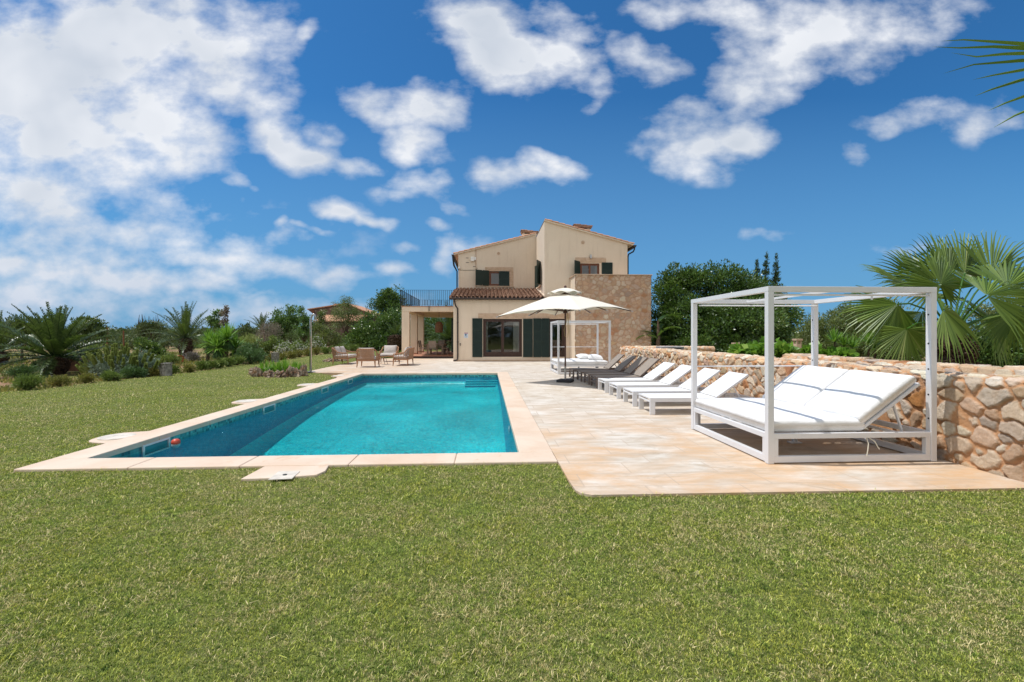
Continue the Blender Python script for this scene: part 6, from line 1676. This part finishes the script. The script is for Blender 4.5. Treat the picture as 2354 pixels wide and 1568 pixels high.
# agapanthus beds: strap leaves
def strap_plant(label, p, L_, n, seed, w=0.03, mat='lime', group=None, rx=0.25):
    e = empty('strap_leaved_plant', (p.x,p.y,0), label, 'plant', group); rng = np.random.default_rng(seed); nb = NB()
    k = 5
    for i in range(k): rosette(nb, (p.x+rng.uniform(-rx,rx),p.y+rng.uniform(-rx,rx)*0.6,0.03), L_*rng.uniform(0.8,1.1), n//k, rng, w, (28,85), 0.9)
    nb.build('leaves', F[mat], e, world=True); return e
ring = G(640,866)
for i, (u, v) in enumerate(((608,860),(628,857),(648,858),(665,857),(688,858))):
    strap_plant(['leftmost','second','middle','fourth','rightmost'][i]+' clump of strap leaves inside the ring of rocks', G(u,v), 0.60-0.1*(i == 4), 120, 130+i, 0.04, group='strap-leaved clumps in the rock ring', rx=0.22)
strap_plant('bright strap-leaved clump on the lawn left of the teak two-seater', G(768,828), 0.75, 120, 140, 0.05, rx=0.5)
strap_plant('strap-leaved clump between the back armchair and the porch', G(912,822), 0.7, 80, 141, 0.05, rx=0.4)
# rocks
def rock(name, p, s, seed, label, group=None):
    bm = bmesh.new(); bmesh.ops.create_icosphere(bm, subdivisions=4, radius=1.0)
    rg = np.random.default_rng(seed); o1 = rg.uniform(0,50,3)
    from mathutils import noise as mn
    for v in bm.verts:
        c = v.co.copy(); q = Vector((o1[0],o1[1],o1[2]))
        d = mn.fractal(c*1.4+q,0.6,2.3,5)*0.75; cell = mn.cell_vector(c*1.6+q); d += (mn.noise(c*3+q))*0.14
        v.co = c*(1+d)
        for ax in range(3):
            v.co[ax] = round(v.co[ax]*3.2+0.25*mn.noise(c*2+q))/3.2*0.35+v.co[ax]*0.65
    me = bpy.data.meshes.new(name); bm.to_mesh(me); bm.free(); me.materials.append(M['rock'])
    o = bpy.data.objects.new(name, me); COL.objects.link(o); o.location = (p.x,p.y,s[2]*0.42); o.scale = s; o.rotation_euler = (rg.uniform(-.2,.2),rg.uniform(-.2,.2),rg.uniform(0,6))
    tag(o, label, 'rock', group)
kk = 16.6/FOC
RK = [(590,866,(0.17,0.13,0.20),'leftmost reddish rock of the ring, upright'),(583,860,(0.14,0.14,0.15),'dark rock at the back left of the ring'),(618,867,(0.21,0.15,0.15),'low brown rock, second from the left in front'),
      (645,867,(0.26,0.15,0.15),'wide orange-brown rock at the front middle of the ring'),(668,866,(0.17,0.14,0.24),'tall pointed grey-brown rock right of the middle'),
      (682,865.5,(0.13,0.12,0.20),'grey rock second from the right in the ring'),(697,864.5,(0.13,0.12,0.24),'rightmost tall tapering rock of the ring'),(672,852,(0.2,0.15,0.12),'low rock at the back right of the ring')]
for i, (u, v, s, lb) in enumerate(RK): rock('rock', G(u,v), s, 200+i, lb, 'rocks ringing the strap-leaved plants')
rock('standing_rock', G(766,803), (0.65,0.5,0.85), 220, 'large brown standing rock beyond the hedge, right of the shower')
for i, (u, v) in enumerate(((756,831.5),(776,830.5),(792,829))): rock('rock', G(u,v), (0.28,0.2,0.12), 230+i, ['left','middle','right'][i]+' pale flat rock under the bright clump by the teak seats', 'flat rocks by the teak seats')
# trees and bushes beyond the lawn
TR = [
 ('olive_tree','feathery olive tree in front of the distant stone house','olive',[(794,712,30,28),(775,735,26,24),(812,730,24,24),(797,690,14,12)],52,0.14,9000,795,'tree',0.45,dict(aspect=0.3)),
 ('slim_tree','slim dark young tree left of the olive tree','olive',[(741,722,10,12),(738,738,9,10)],47,0.12,1500,744,'tree',0.3,{}),
 ('mulberry_tree','wide airy tree with blue-green leaves left of the shower','mulberry',[(655,735,36,28),(632,748,24,22),(680,738,24,28),(668,712,12,10),(648,760,34,18)],47,0.20,6500,658,'tree',0.5,dict(fill=0.35)),
 ('young_tree','tall young tree with stacked leaf whorls just left of the shower top','mulberry',[(691,712,8,10),(700,733,13,14),(697,762,17,20),(706,745,10,16)],43,0.18,2600,697,'tree',0.3,dict(fill=0.3)),
 ('young_tree','sparse young tree with drooping leaves between the palm and the yuccas','mulberry',[(498,722,10,10),(491,742,14,14),(505,747,12,12),(485,735,8,6)],38,0.17,1500,503,'tree',0.25,dict(fill=0.2)),
 ('bare_tree','thin dark half-bare tree above the yuccas','grey',[(517,722,8,12),(515,740,7,8),(520,712,5,10)],36,0.13,900,518,'tree',0.2,dict(fill=0.3)),
 ('laurel_bush','huge glossy light green bush left of the porch','laurel',[(866,762,56,42),(905,745,32,44),(838,785,42,24),(885,790,55,24,-1),(830,770,26,20)],46,0.19,26000,875,'shrub',0.6,dict(fill=0.5)),
 ('tall_tree','tall dark leafy tree rising behind the laurel bush','laurel',[(888,692,28,28),(905,715,28,28),(872,708,18,22),(893,672,12,10),(915,690,20,26)],52,0.19,11000,900,'tree',0.6,{}),
 ('hedge','dark leafy hedge behind the porch columns','laurel',[(955,775,30,40),(1000,785,35,34),(1035,790,30,34),(930,760,22,50),(980,745,45,22,1)],51,0.20,16000,985,'hedge',0.6,{}),
 ('grey_shrub','grey-brown twiggy shrub behind the yuccas','grey',[(625,763,24,24),(598,778,24,18),(612,748,14,14)],38,0.13,4200,618,'shrub',0.4,dict(aspect=0.15)),
 ('clipped_tree','small lollipop-shaped tree among the shrubs','pine',[(670,770,12,12),(664,776,8,8)],38,0.10,1900,670,'tree',0.25,dict(aspect=0.2)),
 ('flowering_shrub','white flowering shrub left of the clipped tree','low',[(652,802,20,16),(640,806,12,12)],33.5,0.12,1900,652,'shrub',0.3,{}),
 ('flowering_shrub','white flowering shrub between the clipped tree and the shower','low',[(686,798,20,18),(697,805,14,12)],36.5,0.12,2100,687,'shrub',0.3,{}),
 ('flowering_shrub','white flowering shrub just right of the shower column','low',[(727,788,16,22),(738,800,14,12)],41,0.12,2000,728,'shrub',0.3,{}),
 ('green_bush','bright green upright bush right of the grey shrub','low',[(612,800,18,18),(627,790,10,22)],33.5,0.13,1800,615,'shrub',0.3,{}),
 ('green_bush','dark green bush right of the yucca clump','juniper',[(574,806,22,14),(590,800,14,16)],29,0.12,1800,578,'shrub',0.3,{}),
 ('spiky_shrub','arching green shrub with hanging flower tassels behind the yuccas','spike',[(577,785,20,16),(562,790,16,14),(592,800,12,14)],33,0.17,2600,577,'shrub',0.3,dict(aspect=0.15)),
 ('olive_shrub','grey-green olive shrub under the stone house','olive',[(752,770,24,26),(730,757,20,18),(770,785,20,18)],46,0.13,5600,750,'shrub',0.45,{}),
 ('leafy_shrub','low leafy shrub row between the standing rock and the laurel','mulberry',[(750,792,30,14),(790,795,34,16),(822,800,20,14)],49.5,0.14,5200,785,'shrub',0.4,{}),
 ('green_bush','bright green citrus bush left of the second date palm','laurel',[(345,800,22,20),(330,788,14,12),(362,812,22,12)],27,0.12,3800,345,'shrub',0.35,{}),
 ('twiggy_tree','dark round thicket with bare twigs on top beyond the fence','scrub',[(345,752,28,18),(325,760,18,14),(366,758,20,16)],48,0.17,3600,345,'tree',0.5,{}),
 ('green_bush','green bush right behind the big date palm','low',[(195,815,24,22),(180,825,20,18),(215,805,18,14)],24,0.11,2400,195,'shrub',0.3,{}),
 ('pine_bush','dark bush behind the left fronds of the big date palm','pine',[(50,752,36,20),(20,765,28,24),(75,765,22,18)],30,0.15,5200,50,'shrub',0.4,dict(spike=1.0)),
 ('pine_bush','loose pine bush behind the right fronds of the big date palm','pine',[(205,745,28,16),(190,765,30,20),(232,765,16,14)],30,0.15,4600,205,'shrub',0.4,dict(spike=1.0)),
 ('dark_bush','dark low bush between the trees and the yucca clump','scrub',[(545,770,26,14),(575,765,20,12),(520,775,22,12)],40,0.16,3400,548,'shrub',0.5,{}),
 ('pointed_bush','small pointed evergreen rising from the far bushes','pine',[(569,752,5,10),(568,762,9,9)],42,0.13,900,569,'tree',0.25,dict(spike=0.8)),
]
for i, (nm, lb, m_, ol, D, lf, n, tr, ct, cl, kw) in enumerate(TR):
    e = tree(nm, lb, m_, ol, D, lf, n, tr, seed=400+i, cat=ct, clump=cl, r0=0.07 if ct == 'shrub' else 0.11, **kw)
    if nm == 'flowering_shrub':
        rng = np.random.default_rng(500+i); nb = NB(); crown(nb, [SB(*o[:4], D-0.3) for o in ol], 320, 0.09, rng, 0.25, aspect=0.9); nb.build('blossom', F['flower'], e, world=True)
# bare twigs on the far thicket
e = bpy.data.objects['twiggy_tree']; mb = MB(); rg = np.random.default_rng(9)
for i in range(26):
    u = rg.choice([318,325,332,340,356,362,368])+rg.normal(0,3); a = PD(u,752,48); b = PD(u+rg.normal(0,4),rg.uniform(722,740),48); mb.tube([a,a.lerp(b,0.5)+Vector((rg.normal(0,.1),0,0)),b],[0.04,0.03,0.01],4)
mb.build('bare_twigs', M['bark'], e, world=True)
# ---------------------------------------------------------------- far woodland, one mass
rng = np.random.default_rng(77); nb = NB()
def belt(us, D, vt, hv, leaf, n, cl):
    bl = []
    for u in us:
        h = hv*rng.uniform(0.6,1.3); bl.append(SB(u+rng.uniform(-6,6), vt+h, rng.uniform(14,30), h, D*rng.uniform(0.92,1.1)))
    crown(nb, bl, n, leaf, rng, cl, fill=0.3, zmin=-0.5)
belt(range(-60,1060,22), 62, 762, 18, 0.34, 26000, 0.9)
belt(range(-60,1060,26), 50, 778, 16, 0.26, 20000, 0.7)
belt(range(-60,960,22), 105, 755, 10, 0.5, 16000, 1.2)
belt(range(1430,2600,24), 62, 762, 18, 0.34, 20000, 0.9)
belt(range(1800,2600,26), 30, 785, 26, 0.22, 18000, 0.6)
o = nb.build('far_woodland', F['scrub']); tag(o, 'low Mediterranean scrub and woodland reaching to the horizon', 'woodland', kind='stuff')
# rough grass and weeds in the planting bed
nb = NB(); n = 26000
D = rng.uniform(12,40,n)**1.0; u = rng.uniform(-40,900,n); L = (u-CU)/FOC*D; x = L*cA+D*sA; y = D*cA-L*sA
k = ~in_poly(x,y,LAWN_L) & (x < -7.7) & (fbm(x*0.5,y*0.5,5,3) > 0.45); x = x[k]; y = y[k]; n = len(x); s = 0.10+0.10*rng.random(n)
P = np.stack([x,y,np.full(n,-0.06)],1); leaf_quads(nb, P, np.stack([rng.normal(0,.5,n),rng.normal(0,.5,n),np.ones(n)],1), s, s*0.35, rng, rng.random(n))
o = nb.build('bed_weeds', F['low_y']); tag(o, 'dry grass and weeds on the reddish garden soil', 'weeds', kind='stuff')

# tree line behind the photographer: seen only as the dark lower half of the window reflections
nb = NB(); rng = np.random.default_rng(171)
crown(nb, [(x+rng.uniform(-1,1),-26+rng.uniform(-3,3),2.0+rng.uniform(0,1.2),2.6,2.0,2.3+rng.uniform(0,1.5)) for x in range(-26,34,4)], 9000, 0.5, rng, 0.9)
o = nb.build('tree_belt', F['scrub']); tag(o, 'belt of trees on the far side of the lawn, reflected in the villa windows', 'woodland', kind='stuff')
# ================================================================ LIGHT, SKY, CAMERA
ELEV = rad(67.5); SAZ = (-0.989, 0.148)
sd = Vector((SAZ[0]*math.cos(ELEV), SAZ[1]*math.cos(ELEV), math.sin(ELEV)))
sun = bpy.data.lights.new('sun','SUN'); sun.energy = 3.5; sun.angle = rad(0.53); sun.color = (1.0,0.965,0.915)
so = bpy.data.objects.new('sun', sun); COL.objects.link(so); so.rotation_euler = (-sd).to_track_quat('-Z','Y').to_euler()
so.location = (0,0,40)
w = bpy.data.worlds.new('World'); SC.world = w; w.use_nodes = True; w.cycles.sampling_method = 'NONE'
t = NT(w.node_tree); t.n.clear()
out = t.n.new('ShaderNodeOutputWorld'); bg = t.n.new('ShaderNodeBackground')
sky = t.n.new('ShaderNodeTexSky'); sky.sky_type = 'NISHITA'; sky.sun_disc = False; sky.sun_elevation = ELEV
sky.sun_rotation = math.atan2(SAZ[0], SAZ[1]); sky.altitude = 50; sky.air_density = 1.0; sky.dust_density = 0.6; sky.ozone_density = 2.5
SKY_TINT = (0.24, 0.68, 1.0)
base = t.mix(1.0, sky.outputs[0], SKY_TINT, 'MULTIPLY')
d = t.n.new('ShaderNodeTexCoord').outputs['Generated']
def dot(v): return t.node('ShaderNodeVectorMath', {0: d, 1: v}, operation='DOT_PRODUCT').outputs['Value']
fw = t.math('MAXIMUM', dot((sA,cA,0)), 0.12)
PXn = t.math('MULTIPLY', t.math('DIVIDE', dot((cA,-sA,0)), fw), FOC/1000)
PYn = t.math('MULTIPLY', t.math('DIVIDE', dot((0,0,1)), fw), FOC/1000)
cb = t.node('ShaderNodeCombineXYZ', {0: PXn, 1: PYn, 2: 0.0}).outputs[0]
# domain warp
def ncol(vec, scale, detail, rough=0.5):
    n = t.node('ShaderNodeTexNoise', {'Scale': scale, 'Detail': detail, 'Roughness': rough}, noise_dimensions='2D'); t.l.new(vec, n.inputs['Vector']); return n
wn = ncol(cb, 4.5, 3, 0.6)
off = t.node('ShaderNodeVectorMath', {0: wn.outputs['Color'], 1: (0.5,0.5,0.5)}, operation='SUBTRACT').outputs[0]
off = t.node('ShaderNodeVectorMath', {0: off}, operation='SCALE'); off.inputs['Scale'].default_value = 0.10
wp = t.node('ShaderNodeVectorMath', {0: cb, 1: off.outputs[0]}, operation='ADD').outputs[0]
CL = [ # u, v, ru, rv, tilt, strength
 (60,180,330,230,0,1.25),(250,90,330,150,0,1.25),(430,110,210,120,-20,1.1),(560,90,120,70,-35,0.9),(330,280,190,105,-12,1.2),(120,330,220,130,0,1.15),(400,340,110,52,-10,0.95),
 (60,430,200,120,-15,1.05),(180,400,90,60,-15,0.8),(100,505,210,55,-8,0.62),(500,190,150,60,-25,0.9),(610,120,50,80,-20,0.6),(700,100,14,30,-25,0.45),
 (640,320,95,48,-28,1.15),(720,360,85,38,-10,1.15),(800,375,70,26,-8,0.95),(560,255,50,24,-30,0.7),(740,315,34,30,0,0.8),
 (840,235,85,34,-12,0.9),(960,250,100,52,0,1.15),(1000,235,90,38,10,1.0),(955,315,70,52,-25,1.1),(1030,250,55,45,0,0.8),
 (1110,60,105,62,0,1.25),(1180,110,130,70,-15,1.3),(1290,130,110,62,-20,1.2),(1200,165,60,44,0,0.9),(1360,175,40,46,0,1.0),(1300,60,90,40,-30,0.8),(1460,135,85,42,-20,0.72),(1500,170,50,30,0,0.5),
 (1215,395,95,36,4,1.1),(1260,380,75,28,-5,1.0),(1130,412,40,18,0,0.5),
 (975,440,60,32,-10,0.78),(930,455,40,16,0,0.5),(1010,465,45,16,-15,0.6),(1000,415,30,16,0,0.5),
 (800,495,60,22,-12,1.1),(850,515,48,14,-15,1.0),(760,490,40,15,0,0.8),(535,428,30,18,-15,0.85),(565,440,20,10,0,0.7),
 (1620,335,100,52,5,1.1),(1690,315,85,44,0,1.15),(1600,375,75,30,-10,0.8),(1740,310,45,34,-10,0.85),(1560,300,60,40,30,0.5),
 (1620,265,55,30,25,0.6),(1700,200,90,62,15,0.95),(1790,150,130,70,25,1.05),(1900,70,170,70,20,1.05),(2020,60,150,70,15,0.72),(1800,60,120,50,10,0.75),(2120,30,90,50,0,0.55),(1960,130,110,40,20,0.6),
 (1540,30,60,34,0,0.85),(1600,20,80,40,0,0.75),(1500,20,44,26,0,0.5),(1680,30,60,30,0,0.5),
 (2100,262,70,26,12,0.52),(2170,255,60,24,0,0.42),(2260,285,80,30,0,0.40),(1970,348,34,22,-10,0.55),(1345,265,22,22,-40,0.4),(1770,550,30,9,0,0.28),(2050,570,60,10,0,0.22),
 (90,530,260,60,-5,0.75),(200,560,160,26,-5,0.42),(80,610,260,30,-3,0.95),(260,635,300,34,-4,1.0),(400,655,200,28,-5,0.85),(180,670,330,26,0,0.6),
 (480,590,160,28,-4,0.75),(640,622,190,34,-8,0.95),(740,625,110,18,-6,0.8),(560,640,190,30,0,0.7),(600,690,80,9,0,0.45),
 (1028,588,32,32,10,1.0),(1060,575,45,18,15,0.65),(908,623,44,15,-4,0.62),(745,545,34,9,-20,0.6),(693,522,20,8,-20,0.5),(643,510,18,9,0,0.6),(990,523,28,13,-10,0.7),(960,580,30,9,0,0.3),
 (470,467,50,10,-8,0.32),(120,705,440,44,0,0.82),(520,725,420,34,0,0.58),(200,560,380,60,0,0.6),(150,330,300,200,0,1.1)]
cx_ = t.node('ShaderNodeVectorMath', {0: wp, 1: (1,1,0), 2: (0,0,1)}, operation='MULTIPLY_ADD').outputs[0]      # (x, y, 1)
fld = None
for (u, v, ru, rv, tl_, s) in CL:
    a_ = rad(tl_); k = s**0.5*1000/1.12; x0, y0 = (u-CU)/1000, (HZ-v)/1000
    ax, ay = math.cos(a_)*k/ru, math.sin(a_)*k/ru; bx, by = -math.sin(a_)*k/rv, math.cos(a_)*k/rv
    q1 = t.node('ShaderNodeVectorMath', {0: cx_, 1: (ax,ay,-(ax*x0+ay*y0))}, operation='DOT_PRODUCT').outputs['Value']
    q2 = t.node('ShaderNodeVectorMath', {0: cx_, 1: (bx,by,-(bx*x0+by*y0))}, operation='DOT_PRODUCT').outputs['Value']
    g = t.math('MULTIPLY_ADD', q2, q2, t.math('MULTIPLY_ADD', q1, q1, -s))
    fld = g if fld is None else t.math('SMOOTH_MIN', fld, g, 0.15)
fld = t.math('SUBTRACT', 1.05, t.math('POWER', t.math('MAXIMUM', t.math('ADD', fld, 1.1), 0.0), 0.5))
sv = t.node('ShaderNodeVectorMath', {0: cb, 1: (0.75,1.25,1.0)}, operation='MULTIPLY').outputs[0]
n1 = ncol(sv, 11.0, 6, 0.56).outputs['Fac']; n2 = ncol(cb, 4.5, 3, 0.5).outputs['Fac']
gate = t.mr(fld, -0.75, -0.1)
dens = t.math('ADD', fld, t.math('MULTIPLY', t.math('SUBTRACT', n1, 0.5), 1.9))
dens = t.math('ADD', dens, t.math('MULTIPLY', t.math('SUBTRACT', n2, 0.5), 0.9))
alpha = t.math('POWER', t.mr(dens, -0.22, 0.82), 1.2)
alpha = t.math('MULTIPLY', alpha, gate)
# bright broken cloud added behind the photographer to lift the unlit front faces
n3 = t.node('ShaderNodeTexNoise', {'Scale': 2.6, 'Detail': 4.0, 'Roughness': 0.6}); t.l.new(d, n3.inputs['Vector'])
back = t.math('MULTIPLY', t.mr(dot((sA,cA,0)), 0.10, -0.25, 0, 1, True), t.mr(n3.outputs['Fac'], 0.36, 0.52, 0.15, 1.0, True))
alpha = t.math('MULTIPLY', alpha, t.mr(dot((sA,cA,0)), 0.05, 0.15))
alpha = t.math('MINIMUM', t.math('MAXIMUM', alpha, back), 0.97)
# thick parts: shaded underside where the field is deep, plus soft mottling
sh = t.math('ADD', t.mr(ncol(wp, 3.4, 3, 0.55).outputs['Fac'], 0.35, 0.7), t.mr(fld, 0.45, 1.1, 0, 0.35))
cloud = t.mix(t.math('MULTIPLY', sh, 0.62), (0.86,0.88,0.92), (0.54,0.60,0.69))
# the low clouds on the horizon are greyer and bluer
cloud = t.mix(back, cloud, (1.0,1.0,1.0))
cloud = t.mix(t.mr(PYn, 0.22, 0.0), cloud, (0.50,0.58,0.72))
base = t.mix(t.mr(PYn, 0.55, 0.0, 0, 0.85), base, (1.35,3.2,5.6))
STR = 0.10
cl10 = t.node('ShaderNodeVectorMath', {0: cloud}, operation='SCALE'); cl10.inputs['Scale'].default_value = 1/STR*0.92
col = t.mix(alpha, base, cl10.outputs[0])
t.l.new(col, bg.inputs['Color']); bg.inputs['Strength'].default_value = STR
t.l.new(bg.outputs[0], out.inputs['Surface'])
cam = bpy.data.cameras.new('camera'); cam.sensor_width = 36; cam.lens = 36*FOC/2354; cam.clip_start = 0.05; cam.clip_end = 12000
cam.shift_y = -13/2354
co = bpy.data.objects.new('camera', cam); COL.objects.link(co); co.location = (0,0,CH); co.rotation_euler = (PI/2,0,-YAW); SC.camera = co
SC.render.engine = 'CYCLES'
SC.cycles.transparent_max_bounces = 24; SC.cycles.max_bounces = 8; SC.cycles.caustics_reflective = False; SC.cycles.caustics_refractive = False
SC.view_settings.view_transform = 'Standard'; SC.view_settings.look = 'None'; SC.view_settings.gamma = 1.0; SC.view_settings.use_curve_mapping = False
SC.view_settings.exposure = 0.18
SC.render.resolution_x = 1024; SC.render.resolution_y = 682
